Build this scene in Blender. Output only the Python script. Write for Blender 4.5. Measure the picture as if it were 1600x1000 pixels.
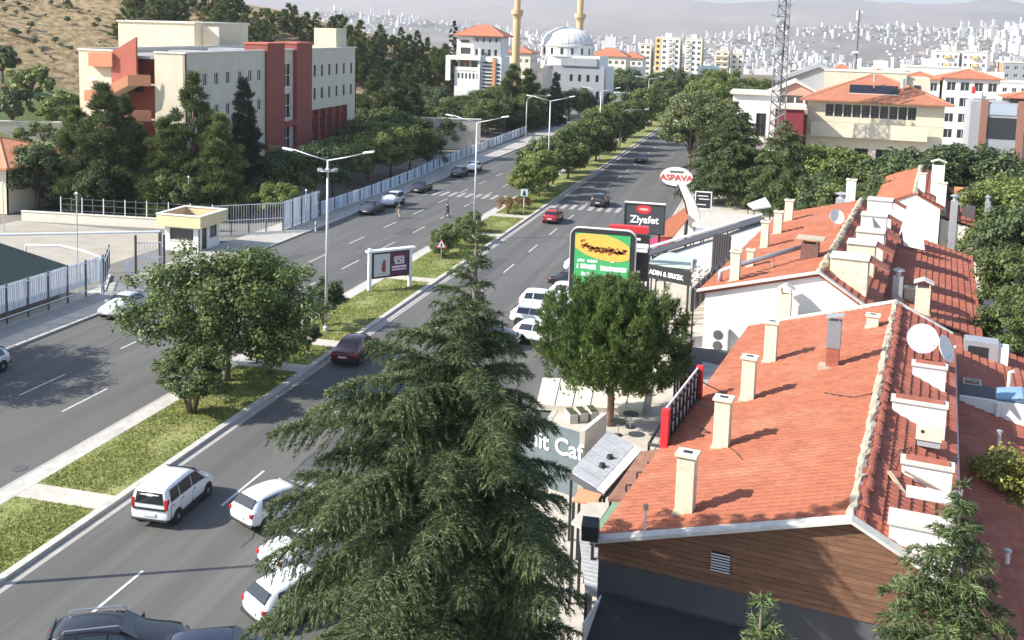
import bpy, bmesh, math, random
import numpy as np
from mathutils import Vector, Matrix
random.seed(7); RNG = np.random.default_rng(7)
for o in list(bpy.data.objects): bpy.data.objects.remove(o)
SC = bpy.context.scene; COL = SC.collection
# ------------------------------------------------------------------ camera
FPX, PPX, PPY, CH = 1600.0, 800.0, 240.0, 20.0      # focal length and principal point in photo pixels, camera height
YAW, PITCH, ROLL = math.radians(14.2066), math.radians(6.3796), math.radians(1.8)
_f = Vector((-math.sin(YAW)*math.cos(PITCH), math.cos(YAW)*math.cos(PITCH), -math.sin(PITCH)))
_r = Vector((math.cos(YAW), math.sin(YAW), 0)); _u = _r.cross(_f)
CR = _r*math.cos(ROLL) + _u*math.sin(ROLL); CU = -_r*math.sin(ROLL) + _u*math.cos(ROLL); CF = _f
CAM = Vector((0, 0, CH))
cd = bpy.data.cameras.new('camera'); cam = bpy.data.objects.new('camera', cd); COL.objects.link(cam)
cd.sensor_fit = 'HORIZONTAL'; cd.sensor_width = 36.0; cd.lens = 36.0*FPX/1600.0
cd.shift_x = 0.0; cd.shift_y = -(500.0-PPY)/1600.0
cd.clip_start = 0.5; cd.clip_end = 40000.0
M = Matrix.Identity(4)
for i in range(3): M[i][0] = CR[i]; M[i][1] = CU[i]; M[i][2] = -CF[i]; M[i][3] = CAM[i]
cam.matrix_world = M; SC.camera = cam
# ------------------------------------------------------------------ sky, sun, exposure
SUN_EL = math.radians(36); SH_AZ = math.radians(26)      # shadows fall towards +X, 26 degrees round to +Y
sdir = Vector((-math.cos(SUN_EL)*math.cos(SH_AZ), -math.cos(SUN_EL)*math.sin(SH_AZ), math.sin(SUN_EL)))  # towards the sun
W = bpy.data.worlds.new('World'); SC.world = W; W.use_nodes = True
nt = W.node_tree; nt.nodes.clear()
sky = nt.nodes.new('ShaderNodeTexSky'); sky.sky_type = 'NISHITA'; sky.sun_disc = False
sky.sun_elevation = SUN_EL; sky.sun_rotation = math.atan2(sdir.x, sdir.y)
sky.altitude = 900; sky.air_density = 1.0; sky.dust_density = 1.6; sky.ozone_density = 1.0
bg = nt.nodes.new('ShaderNodeBackground'); bg.inputs['Strength'].default_value = 0.145
wo = nt.nodes.new('ShaderNodeOutputWorld')
nt.links.new(sky.outputs[0], bg.inputs[0]); nt.links.new(bg.outputs[0], wo.inputs[0])
sl = bpy.data.lights.new('sun', 'SUN'); sl.energy = 4.8; sl.angle = math.radians(0.55); sl.color = (1.0, 0.955, 0.88)
so = bpy.data.objects.new('sun', sl); COL.objects.link(so)
so.rotation_euler = sdir.to_track_quat('Z', 'Y').to_euler(); so.location = (-40, -20, 60)
SC.view_settings.view_transform = 'Standard'; SC.view_settings.look = 'None'
SC.view_settings.gamma = 1.0; SC.view_settings.use_curve_mapping = False
SC.view_settings.exposure = 0.92
SC.render.engine = 'CYCLES'
# ------------------------------------------------------------------ pixel -> place
def ray(x, y): return CF + CR*((x-PPX)/FPX) - CU*((y-PPY)/FPX)
def G(x, y, z=0.0):                      # where the pixel's ray meets the level z
    d = ray(x, y); return CAM + d*((z-CH)/d.z)
def AY(x, y, Y): d = ray(x, y); return CAM + d*(Y/d.y)
def AX(x, y, X): d = ray(x, y); return CAM + d*(X/d.x)
def ONP(x, y, p0, n): d = ray(x, y); return CAM + d*((p0-CAM).dot(n)/d.dot(n))
def px_m(p): return FPX/((Vector(p)-CAM).dot(CF))     # pixels per metre at a place
# ------------------------------------------------------------------ materials
MATS = {}
def mat(name, col, rough=0.8, var=0.12, scale=6.0, bump=0.0, bscale=40.0, col2=None, metal=0.0, spec=0.5, objvar=0.0, stretch=None, coat=0.0, dirt=None, emis=None, island=0.0):
    if name in MATS: return MATS[name]
    m = bpy.data.materials.new(name); m.use_nodes = True; t = m.node_tree; N = t.nodes; L = t.links
    b = N['Principled BSDF']; b.inputs['Roughness'].default_value = rough; b.inputs['Metallic'].default_value = metal
    b.inputs['Specular IOR Level'].default_value = spec
    if coat: b.inputs['Coat Weight'].default_value = coat; b.inputs['Coat Roughness'].default_value = 0.05
    tc = N.new('ShaderNodeTexCoord'); vec = tc.outputs['Object']
    if stretch:
        mp = N.new('ShaderNodeMapping'); mp.inputs['Scale'].default_value = stretch; L.new(vec, mp.inputs[0]); vec = mp.outputs[0]
    last = None
    if var > 0 or col2:
        n = N.new('ShaderNodeTexNoise'); n.inputs['Scale'].default_value = scale; n.inputs['Detail'].default_value = 6; n.inputs['Roughness'].default_value = 0.65
        L.new(vec, n.inputs['Vector'])
        r = N.new('ShaderNodeValToRGB'); r.color_ramp.elements[0].position = 0.3; r.color_ramp.elements[1].position = 0.7
        c2 = col2 if col2 else tuple(min(1, c*(1+var)) for c in col); c1 = col if col2 else tuple(c*(1-var) for c in col)
        r.color_ramp.elements[0].color = (*c1, 1); r.color_ramp.elements[1].color = (*c2, 1)
        L.new(n.outputs['Fac'], r.inputs[0]); last = r.outputs[0]
    if dirt:   # (colour, scale, amount): blotches with a shape of their own
        n2 = N.new('ShaderNodeTexNoise'); n2.inputs['Scale'].default_value = dirt[1]; n2.inputs['Detail'].default_value = 8; n2.inputs['Roughness'].default_value = 0.7
        L.new(vec, n2.inputs['Vector'])
        r2 = N.new('ShaderNodeValToRGB'); r2.color_ramp.elements[0].position = 0.48; r2.color_ramp.elements[1].position = 0.72
        r2.color_ramp.elements[0].color = (0, 0, 0, 1); r2.color_ramp.elements[1].color = (dirt[2],)*3 + (1,)
        L.new(n2.outputs['Fac'], r2.inputs[0])
        mx = N.new('ShaderNodeMixRGB'); mx.inputs[2].default_value = (*dirt[0], 1); L.new(r2.outputs[0], mx.inputs[0])
        if last: L.new(last, mx.inputs[1])
        else: mx.inputs[1].default_value = (*col, 1)
        last = mx.outputs[0]
    if island > 0:
        gi = N.new('ShaderNodeNewGeometry'); hi = N.new('ShaderNodeHueSaturation'); mi = N.new('ShaderNodeMapRange'); mi.inputs[3].default_value = 1-island; mi.inputs[4].default_value = 1+island
        L.new(gi.outputs['Random Per Island'], mi.inputs[0]); L.new(mi.outputs[0], hi.inputs['Value'])
        if last: L.new(last, hi.inputs['Color'])
        else: hi.inputs['Color'].default_value = (*col, 1)
        last = hi.outputs[0]
    if objvar > 0:
        oi = N.new('ShaderNodeObjectInfo'); hs = N.new('ShaderNodeHueSaturation')
        mr = N.new('ShaderNodeMapRange'); mr.inputs[3].default_value = 1-objvar; mr.inputs[4].default_value = 1+objvar
        L.new(oi.outputs['Random'], mr.inputs[0]); L.new(mr.outputs[0], hs.inputs['Value'])
        if last: L.new(last, hs.inputs['Color'])
        else: hs.inputs['Color'].default_value = (*col, 1)
        last = hs.outputs[0]
    if last: L.new(last, b.inputs['Base Color'])
    else: b.inputs['Base Color'].default_value = (*col, 1)
    if bump > 0:
        n = N.new('ShaderNodeTexNoise'); n.inputs['Scale'].default_value = bscale; n.inputs['Detail'].default_value = 4
        L.new(vec, n.inputs['Vector'])
        bp = N.new('ShaderNodeBump'); bp.inputs['Strength'].default_value = bump; bp.inputs['Distance'].default_value = 0.02
        L.new(n.outputs['Fac'], bp.inputs['Height']); L.new(bp.outputs[0], b.inputs['Normal'])
    if emis: b.inputs['Emission Color'].default_value = (*col, 1); b.inputs['Emission Strength'].default_value = emis
    MATS[name] = m; return m
def leafmat(name, dark, light, scale=3.0, trans=0.25, objvar=0.12, rough=0.55):
    if name in MATS: return MATS[name]
    m = bpy.data.materials.new(name); m.use_nodes = True; t = m.node_tree; N = t.nodes; L = t.links
    b = N['Principled BSDF']; b.inputs['Roughness'].default_value = rough; b.inputs['Specular IOR Level'].default_value = 0.35
    g = N.new('ShaderNodeNewGeometry'); tc = N.new('ShaderNodeTexCoord')
    n = N.new('ShaderNodeTexNoise'); n.inputs['Scale'].default_value = scale; n.inputs['Detail'].default_value = 3
    L.new(tc.outputs['Object'], n.inputs['Vector'])
    ad = N.new('ShaderNodeMath'); ad.operation = 'ADD'; L.new(n.outputs['Fac'], ad.inputs[0])
    mu = N.new('ShaderNodeMath'); mu.operation = 'MULTIPLY_ADD'; mu.inputs[1].default_value = 0.7; mu.inputs[2].default_value = -0.35
    L.new(g.outputs['Random Per Island'], mu.inputs[0]); L.new(mu.outputs[0], ad.inputs[1])
    r = N.new('ShaderNodeValToRGB'); r.color_ramp.elements[0].position = 0.2; r.color_ramp.elements[1].position = 0.85
    r.color_ramp.elements[0].color = (*dark, 1); r.color_ramp.elements[1].color = (*light, 1)
    L.new(ad.outputs[0], r.inputs[0])
    oi = N.new('ShaderNodeObjectInfo'); hs = N.new('ShaderNodeHueSaturation'); mr = N.new('ShaderNodeMapRange')
    mr.inputs[3].default_value = 1-objvar; mr.inputs[4].default_value = 1+objvar
    L.new(oi.outputs['Random'], mr.inputs[0]); L.new(mr.outputs[0], hs.inputs['Value']); L.new(r.outputs[0], hs.inputs['Color'])
    L.new(hs.outputs[0], b.inputs['Base Color'])
    tl = N.new('ShaderNodeBsdfTranslucent'); L.new(hs.outputs[0], tl.inputs['Color'])
    mx = N.new('ShaderNodeMixShader'); mx.inputs[0].default_value = trans
    L.new(b.outputs[0], mx.inputs[1]); L.new(tl.outputs[0], mx.inputs[2]); L.new(mx.outputs[0], N['Material Output'].inputs[0])
    MATS[name] = m; return m
# ------------------------------------------------------------------ mesh helpers
def link(o, parent=None):
    COL.objects.link(o)
    if parent is not None: o.parent = parent
    return o
def tag(o, label=None, cat=None, group=None, kind=None):
    if label: o['label'] = label
    if cat: o['category'] = cat
    if group: o['group'] = group
    if kind: o['kind'] = kind
    return o
def empty(name, loc=(0, 0, 0), rz=0.0, label=None, cat=None, group=None):
    o = bpy.data.objects.new(name, None); o.empty_display_size = 0.3; o.location = loc; o.rotation_euler = (0, 0, rz)
    link(o); return tag(o, label, cat, group)
class MB:
    def __init__(s): s.v = []; s.f = []
    def add(s, vs, fs):
        k = len(s.v); s.v += [tuple(v) for v in vs]; s.f += [tuple(i+k for i in f) for f in fs]; return s
    def obox(s, o, a, b, c):                         # origin and three edge vectors
        o, a, b, c = map(Vector, (o, a, b, c))
        if a.cross(b).dot(c) < 0: a, b = b, a
        return s.add([o, o+a, o+a+b, o+b, o+c, o+a+c, o+a+b+c, o+b+c], [(0,3,2,1),(4,5,6,7),(0,1,5,4),(1,2,6,5),(2,3,7,6),(3,0,4,7)])
    def box(s, x0, x1, y0, y1, z0, z1): return s.obox((x0,y0,z0), (x1-x0,0,0), (0,y1-y0,0), (0,0,z1-z0))
    def prism(s, pts, vec):                          # polygon swept by a vector
        pts = [Vector(p) for p in pts]; vec = Vector(vec); n = len(pts)
        nn = Vector((0,0,0))
        for i in range(n): nn += pts[i].cross(pts[(i+1) % n])
        if nn.dot(vec) < 0: pts = pts[::-1]
        fs = [tuple(range(n))[::-1], tuple(range(n, 2*n))] + [(i, (i+1) % n, n+(i+1) % n, n+i) for i in range(n)]
        return s.add(pts + [p+vec for p in pts], fs)
    def tube(s, path, r, n=6, r1=None, cap=True):
        path = [Vector(p) for p in path]; k0 = len(s.v); m = len(path)
        up = Vector((0, 0, 1)); prev = None
        for i, p in enumerate(path):
            t = (path[min(i+1, m-1)] - path[max(i-1, 0)]).normalized()
            a = t.cross(up if abs(t.z) < 0.95 else Vector((1, 0, 0))).normalized()
            if prev is not None and a.dot(prev) < 0: a = -a
            prev = a; b = t.cross(a); rr = r if r1 is None else r + (r1-r)*i/max(1, m-1)
            for j in range(n):
                an = 2*math.pi*j/n; s.v.append(tuple(p + a*(math.cos(an)*rr) + b*(math.sin(an)*rr)))
        for i in range(m-1):
            for j in range(n): s.f.append((k0+i*n+j, k0+i*n+(j+1) % n, k0+(i+1)*n+(j+1) % n, k0+(i+1)*n+j))
        if cap: s.f.append(tuple(k0+j for j in range(n))[::-1]); s.f.append(tuple(k0+(m-1)*n+j for j in range(n)))
        return s
    def lathe(s, prof, n=16, c=(0, 0, 0)):
        k0 = len(s.v); m = len(prof)
        for (r, z) in prof:
            for j in range(n): a = 2*math.pi*j/n; s.v.append((c[0]+r*math.cos(a), c[1]+r*math.sin(a), c[2]+z))
        for i in range(m-1):
            for j in range(n): s.f.append((k0+i*n+j, k0+i*n+(j+1) % n, k0+(i+1)*n+(j+1) % n, k0+(i+1)*n+j))
        s.f.append(tuple(k0+j for j in range(n))[::-1]); s.f.append(tuple(k0+(m-1)*n+j for j in range(n)))
        return s
    def mesh(s, name, m, smooth=False):
        me = bpy.data.meshes.new(name); me.from_pydata(s.v, [], s.f); me.update()
        if m: me.materials.append(m)
        if smooth: me.polygons.foreach_set('use_smooth', [True]*len(me.polygons))
        return me
    def build(s, name, m, parent=None, smooth=False, bevel=0.0):
        o = bpy.data.objects.new(name, s.mesh(name, m, smooth)); link(o, parent)
        if bevel > 0:
            md = o.modifiers.new('bevel', 'BEVEL'); md.width = bevel; md.segments = 2; md.limit_method = 'ANGLE'
        return o
def np_mesh(name, V, F, m):                       # quick mesh from arrays, all faces the same size
    V = np.asarray(V, np.float32); F = np.asarray(F, np.int32); k = F.shape[1]
    me = bpy.data.meshes.new(name); me.vertices.add(len(V)); me.vertices.foreach_set('co', V.ravel())
    me.loops.add(F.size); me.loops.foreach_set('vertex_index', F.ravel())
    me.polygons.add(len(F)); me.polygons.foreach_set('loop_start', np.arange(0, F.size, k, dtype=np.int32))
    me.update(calc_edges=True); me.shade_flat(); me.materials.append(m); return me
def text(body, size, m, parent, origin, xdir, updir, name='lettering', depth=0.012, align='CENTER', sx=1.0, wt=0.0):
    c = bpy.data.curves.new(name, 'FONT'); c.body = body; c.size = size; c.align_x = align; c.align_y = 'CENTER'; c.extrude = depth; c.offset = wt
    o = bpy.data.objects.new(name, c); COL.objects.link(o); bpy.context.view_layer.update()
    dg = bpy.context.evaluated_depsgraph_get(); me = bpy.data.meshes.new_from_object(o.evaluated_get(dg)); bpy.data.objects.remove(o)
    me.materials.clear(); me.materials.append(m)
    q = bpy.data.objects.new(name, me); link(q, parent)
    x = Vector(xdir).normalized(); y = Vector(updir).normalized(); z = x.cross(y)
    R = Matrix.Identity(4)
    for i in range(3): R[i][0] = x[i]*sx; R[i][1] = y[i]; R[i][2] = z[i]; R[i][3] = origin[i]
    q.matrix_local = R; return q
def copy_tree(o, parent=None):
    c = o.copy(); COL.objects.link(c); c.parent = parent
    for ch in list(o.children): copy_tree(ch, c)
    return c
def ss(a, b, x): t = min(1, max(0, (x-a)/(b-a))); return t*t*(3-2*t)
# ================================================================== THE SETTING
XRK, XLK, XLL = -25.8, -31.0, -44.6            # kerb lines: median right, median left, far left pavement
def xs_hill(Y): return -125 + 63*ss(165, 262, Y) - max(0, Y-262)*0.22
def ridge_noise(a): return math.sin(a*7.1+1.3)*0.5 + math.sin(a*17.3+.4)*0.28 + math.sin(a*41.7)*0.13 + math.sin(a*93.1+2)*.06
def hz(X, Y):
    h = 0.0
    d = xs_hill(Y) - X
    if d > 0 and Y > 40:
        cap = 46*(1-ss(300, 520, Y))*ss(60, 170, Y)
        h = cap*(1-math.exp(-0.46*d/max(cap, .01))) if cap > .05 else 0
        h += (math.sin(X*.21+Y*.13)+math.sin(X*.097-Y*.17))*0.35*min(1, d/25)*min(1, cap/8)
    R = math.hypot(X, Y); a = math.atan2(X, max(Y, 1))
    if R > 620:
        v = -118*ss(620, 3300, R) + 185*ss(3300, 7800, R)
        # right-hand slope that carries the white tower blocks
        v += 250*math.exp(-((a-0.30)/0.13)**2)*ss(3300, 6400, R)*(1-ss(7000, 9000, R))*0.75
        mt = (500 + 70*ridge_noise(a) + 45*ridge_noise(a*2.3+4))*ss(7600, 13600, R) + 60*ridge_noise(a*3+R*.0006)*ss(6500, 8500, R)
        mt -= 120*ss(14200, 18000, R)
        low = 105*math.exp(-((R-6600-500*math.sin(a*9))/700)**2)*(0.5+0.5*math.sin(a*13+.6))
        h += v + mt + low + 6*math.sin(X*.004)*math.sin(Y*.0031)*ss(620, 1500, R)
    return h
def spaced(neg, pos, n0, near, step):
    out = list(np.arange(-near, near+.1, step)); x = near
    while x < pos: x *= 1.07; out.append(x)
    x = near
    while x < neg: x *= 1.07; out.insert(0, -x)
    return out
gx = spaced(15000, 15000, 0, 300, 7.0)
gy = [v for v in spaced(400, 20000, 0, 340, 7.0) if v > -220]
V = [(x, y, hz(x, y)-0.06) for y in gy for x in gx]; nx = len(gx)
F = [(j*nx+i, j*nx+i+1, (j+1)*nx+i+1, (j+1)*nx+i) for j in range(len(gy)-1) for i in range(nx-1)]
def ground_mat():
    m = bpy.data.materials.new('ground_earth'); m.use_nodes = True; t = m.node_tree; N = t.nodes; L = t.links
    b = N['Principled BSDF']; b.inputs['Roughness'].default_value = 0.95; b.inputs['Specular IOR Level'].default_value = 0.1
    g = N.new('ShaderNodeNewGeometry'); sx = N.new('ShaderNodeSeparateXYZ'); L.new(g.outputs['Position'], sx.inputs[0])
    def noise(sc, det=6, ro=.65):
        n = N.new('ShaderNodeTexNoise'); n.inputs['Scale'].default_value = sc; n.inputs['Detail'].default_value = det; n.inputs['Roughness'].default_value = ro
        L.new(g.outputs['Position'], n.inputs['Vector']); return n.outputs['Fac']
    def ramp(v, stops):
        r = N.new('ShaderNodeValToRGB'); e = r.color_ramp.elements
        while len(e) < len(stops): e.new(.5)
        for q, (p, c) in zip(e, stops): q.position = p; q.color = (*c, 1)
        L.new(v, r.inputs[0]); return r.outputs[0]
    def mr(v, a, b_):
        n = N.new('ShaderNodeMapRange'); n.inputs[1].default_value = a; n.inputs[2].default_value = b_; L.new(v, n.inputs[0]); return n.outputs[0]
    def mix(f, a, b_):
        n = N.new('ShaderNodeMixRGB'); L.new(f, n.inputs[0]); L.new(a, n.inputs[1]); L.new(b_, n.inputs[2]); return n.outputs[0]
    yard = ramp(noise(.35), [(.35, (.19, .17, .145)), (.65, (.26, .235, .20))])
    dry = ramp(noise(.5, 8, .75), [(.36, (.07, .06, .03)), (.46, (.24, .175, .095)), (.56, (.36, .27, .15)), (.70, (.47, .38, .23))])
    far = ramp(noise(.0016, 8, .7), [(.34, (.075, .085, .05)), (.47, (.17, .14, .10)), (.6, (.27, .22, .16)), (.72, (.20, .17, .12))])
    mtn = ramp(noise(.0006, 9, .68), [(.3, (.13, .10, .075)), (.5, (.26, .20, .14)), (.7, (.38, .30, .21))])
    ln = N.new('ShaderNodeVectorMath'); ln.operation = 'LENGTH'; L.new(g.outputs['Position'], ln.inputs[0])
    hill = mix(mr(sx.outputs['Z'], .6, 2.0), yard, dry)
    c = mix(mr(ln.outputs['Value'], 420, 700), hill, far)
    c = mix(mr(ln.outputs['Value'], 6500, 8500), c, mtn)
    L.new(c, b.inputs['Base Color']); return m
me = bpy.data.meshes.new('ground'); me.from_pydata(V, [], F); me.update(); me.materials.append(ground_mat())
me.polygons.foreach_set('use_smooth', [True]*len(me.polygons))
tag(link(bpy.data.objects.new('ground', me)), kind='structure')
# ---- roads
m_asph = mat('asphalt', (.10, .097, .09), .82, .2, .5, .25, 30, dirt=((.155, .147, .132), .7, .75), stretch=(1, .035, 1))
m_asph2 = mat('asphalt_side', (.17, .16, .14), .85, .16, .25, .25, 30)
m_paint = mat('road_paint', (.56, .55, .51), .7, .16, 4, dirt=((.17, .165, .155), 4.0, .9))
m_conc = mat('pale_concrete', (.50, .455, .385), .85, .13, .8, .15, 12, dirt=((.30, .27, .22), 1.1, .6))
m_kerb = mat('kerb_stone', (.47, .445, .40), .85, .14, 2.0, .15, 15, dirt=((.27, .25, .22), 1.5, .5))
m_pave = mat('pavement_blocks', (.40, .375, .335), .85, .12, 1.5, .2, 10, dirt=((.26, .24, .21), .6, .5))
def sheet(name, m, x0, x1, y0, y1, z, t=0.1):
    return tag(MB().box(x0, x1, y0, y1, z-t, z).build(name, m), kind='structure')
road_l = sheet('road_left', m_asph, XLL, XLK, -10, 345, 0.0, .05)
road_r = sheet('road_right', m_asph, XRK, -10.6, -10, 345, 0.0, .05)
dash = MB().box(-.062, .062, 0, 3.7, 0.004, 0.008).mesh('lane_dash', m_paint)
def dashes(road, X, y0, y1, per):
    y = y0
    while y < y1:
        o = bpy.data.objects.new('lane_dash', dash); link(o, road); o.location = (X, y, 0); y += per
dashes(road_l, -34.9, 35.3, 230, 8.9); dashes(road_l, -38.6, 36.6, 230, 8.9)
dashes(road_r, -21.6, 27.9, 230, 9.3)
MB().box(XRK+.5, XRK+.6, 60, 330, .004, .008).build('edge_line', m_paint, road_r)
zeb = MB().box(-.27, .27, 0, 3.6, .004, .008).mesh('zebra_stripe', mat('worn_zebra_paint', (.36, .355, .335), .8, .2, 3, dirt=((.14, .135, .13), 2.5, .9)))
for k in range(11):
    o = bpy.data.objects.new('zebra_stripe', zeb); link(o, road_l); o.location = (-43.4+k*1.1, 122.2, 0)
for k in range(12):
    o = bpy.data.objects.new('zebra_stripe', zeb); link(o, road_r); o.location = (-24.9+k*1.1, 119.0, 0)
# manhole covers and patched asphalt
for (px, py) in ((30, 732), (560, 388), (735, 318)):
    p = G(px, py); MB().lathe([(.36, .004), (.36, .012), (.30, .014)], 20, (p.x, p.y, 0)).build('manhole_cover', mat('iron_cover', (.09, .085, .08), .6, .2, 20), road_l)
m_patch = mat('asphalt_patch', (.078, .076, .073), .9, .15, 1.2, .2, 30)
for (x, y, w, l) in ((-37.2, 62, 1.3, 5.5), (-41.2, 75, 1.0, 9), (-36.5, 96, 1.6, 4)):
    MB().box(x, x+w, y, y+l, .003, .0055).build('asphalt_patch', m_patch, road_l)
for (x, y, w, l) in ((-20.4, 42, 1.2, 6), (-23.6, 78, 1.0, 11), (-14.5, 95, 2.2, 5)):
    MB().box(x, x+w, y, y+l, .003, .0055).build('asphalt_patch', m_patch, road_r)
cr_ = random.Random(3); m_crack = mat('crack_sealant', (.045, .044, .043), .7, .1, 5)
def crack(road, x, y, n, dx, dy):
    L_, R_ = [], []
    for k in range(n):
        w = .016+.02*cr_.random(); L_.append((x-w, y, .0075)); R_.append((x+w, y+.01, .0075)); x += dx+cr_.uniform(-.16, .16); y += dy+cr_.uniform(-.08, .2)
    MB().add(L_+R_, [(i, n+i, n+i+1, i+1) for i in range(n-1)]).build('sealed_crack', m_crack, road)
for k in range(9): crack(road_l, cr_.uniform(-43, -33), cr_.uniform(42, 120), cr_.randint(8, 20), cr_.choice((.0, .0, .35)), .42)
for k in range(11): crack(road_r, cr_.uniform(-24.5, -13), cr_.uniform(28, 120), cr_.randint(8, 22), cr_.choice((.0, .0, .4)), .42)
# ---- median: soil body, two kerbs, paved strip, crossings
def med_x(Y): return XLK - 1.6*ss(105, 135, Y)*0
MED0, MED1 = 15.0, 300.0
m_turf = mat('turf', (.125, .16, .036), .95, .1, 1.1, .6, 60, col2=(.30, .31, .095), dirt=((.34, .29, .14), .45, .8))
sheet('median', m_turf, XLK+.9, XRK-.34, MED0, MED1, .115, .2)
kr = sheet('median_kerb_right', m_kerb, XRK-.34, XRK, MED0, MED1, .16, .25)
kl = sheet('median_kerb_left', m_kerb, XLK, XLK+.9, MED0, MED1, .13, .25)
gut = mat('gutter_concrete', (.36, .34, .305), .85, .15, 1.2, .15, 20)
sheet('gutter_left', gut, XLK-.40, XLK-.003, MED0, MED1, .006, .03)
sheet('gutter_right', gut, XRK+.003, XRK+.42, MED0, MED1, .006, .03)
PATHS = []
for (p0, p1) in (((110, 775), (150, 800)), ((405, 572), (470, 585)), ((480, 540), (520, 545)), ((605, 437), (640, 440)), ((760, 368), (790, 372)), ((815, 338), (850, 345))):
    a, b = G(*p0), G(*p1); y0, y1 = min(a.y, b.y), max(a.y, b.y); y1 = max(y1, y0+1.3); y1 = min(y1, y0+2.6); PATHS.append((y0, y1))
    sheet('median_path', m_conc, XLK+.9, XRK-.34, y0, y1, .124, .02)
# ---- pavements
sheet('pavement_left', m_pave, XLL-4.6, XLL-.28, 30, 420, .115, .2)
sheet('pavement_kerb_left', m_kerb, XLL-.28, XLL, 30, 420, .14, .25)
sheet('forecourt', m_conc, -10.3, 26, 22, 150, .115, .2)
sheet('forecourt_kerb', m_kerb, -10.6, -10.3, 22, 260, .14, .25)
sheet('pavement_right', m_pave, -10.3, -4, 150, 400, .115, .2)
sheet('back_street', m_asph2, 26, 36, -5, 300, -.003, .05)
sheet('yard_paving', mat('yard_concrete', (.36, .325, .265), .9, .14, .4, .1, 8, dirt=((.28, .25, .2), .3, .6)), -74, -53.5, 70, 87.5, .004, .03)
sheet('school_yard', m_asph2, -74, XLL-4.6, 30, 108, -.004, .05)
# median grass blades
def grass():
    n = 80000; Y = 22 + (RNG.random(n)**1.6)*110; X = XLK+.95 + RNG.random(n)*(XRK-.36-XLK-1.0)
    keep = (np.sin(X*1.7+Y*.31)+np.sin(Y*.9-X*.6)+RNG.normal(0, .9, n)) > -1.0
    for (a_, b_) in PATHS: keep &= ~((Y > a_-.03) & (Y < b_+.03))
    X, Y = X[keep], Y[keep]; n = len(X); h = .05+.08*RNG.random(n); a = RNG.random(n)*6.283; w = .022+.02*RNG.random(n)
    lx, ly = RNG.normal(0, .04, n), RNG.normal(0, .04, n)
    P = np.stack([np.stack([X-np.cos(a)*w, Y-np.sin(a)*w, np.full(n, .11)], 1), np.stack([X+np.cos(a)*w, Y+np.sin(a)*w, np.full(n, .11)], 1), np.stack([X+lx, Y+ly, .11+h], 1)], 1)
    me = np_mesh('median_grass', P.reshape(-1, 3), np.arange(3*n).reshape(-1, 3), leafmat('grass_blade', (.13, .175, .036), (.37, .38, .115), .9, .35, 0))
    o = bpy.data.objects.new('median_grass', me); link(o); tag(o, 'short patchy grass growing along the median strip', 'grass', kind='stuff')
grass()
# ================================================================== BUILDINGS
m_cream = mat('render_cream', (.69, .61, .45), .9, .05, .5, .1, 20, dirt=((.52, .44, .32), .35, .45))
m_cream2 = mat('render_pale', (.74, .68, .56), .9, .05, .5, .1, 20, dirt=((.55, .49, .39), .4, .45))
m_white = mat('render_white', (.80, .77, .72), .9, .04, .7, .1, 20, dirt=((.60, .57, .52), .4, .4))
m_red = mat('render_brick_red', (.29, .085, .065), .9, .09, .6, .1, 20)
m_orange = mat('render_orange', (.60, .27, .14), .9, .07, .8, .1, 20)
m_salmon = mat('render_salmon', (.47, .14, .095), .9, .07, .8)
m_yellow = mat('render_yellow', (.70, .53, .22), .9, .06, .5)
m_grey = mat('render_grey', (.36, .37, .38), .9, .07, .6)
m_glass = mat('window_glass', (.03, .036, .042), .12, 0, spec=.8)
m_frame = mat('window_frame_white', (.72, .70, .67), .6, .03)
m_dframe = mat('window_frame_dark', (.10, .09, .085), .6, .05)
m_coping = mat('coping_stone', (.72, .67, .57), .85, .06, 2, dirt=((.45, .40, .33), 1.2, .5))
m_flat = mat('flat_roof_felt', (.30, .28, .26), .95, .2, .5, .2, 10)
m_tile = mat('far_roof_tile', (.45, .16, .085), .85, .18, 1.2, .3, 8, dirt=((.30, .11, .07), .6, .5))
m_steel = mat('galvanised_steel', (.50, .51, .52), .45, .08, 3, metal=.6)
m_black = mat('black_metal', (.025, .025, .027), .5, .1, 4)
WINM = {}
def win_mesh(w, h, mull, trans, fm):
    k = (round(w, 2), round(h, 2), mull, trans, fm.name)
    if k not in WINM:
        b = MB(); f = min(.09, w*.12)
        b.box(0, f, -.05, .05, 0, h).box(w-f, w, -.05, .05, 0, h).box(f, w-f, -.05, .05, 0, f).box(f, w-f, -.05, .05, h-f, h)
        for i in range(1, mull+1): x = w*i/(mull+1); b.box(x-f/2, x+f/2, -.045, .045, f, h-f)
        if trans: b.box(f, w-f, -.042, .042, h*trans-f/2, h*trans+f/2)
        p = MB().box(f*.5, w-f*.5, -.012, .012, f*.5, h-f*.5)
        WINM[k] = (b.mesh('window', fm), p.mesh('pane', m_glass))
    return WINM[k]
def place(mesh, name, parent, o, ux, nrm):
    ob = bpy.data.objects.new(name, mesh); link(ob, parent)
    ux = Vector(ux).normalized(); n = -Vector(nrm).normalized(); uz = Vector((0, 0, 1))
    R = Matrix.Identity(4)
    for i in range(3): R[i][0] = ux[i]; R[i][1] = n[i]; R[i][2] = uz[i]; R[i][3] = o[i]
    ob.matrix_local = R; return ob
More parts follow.
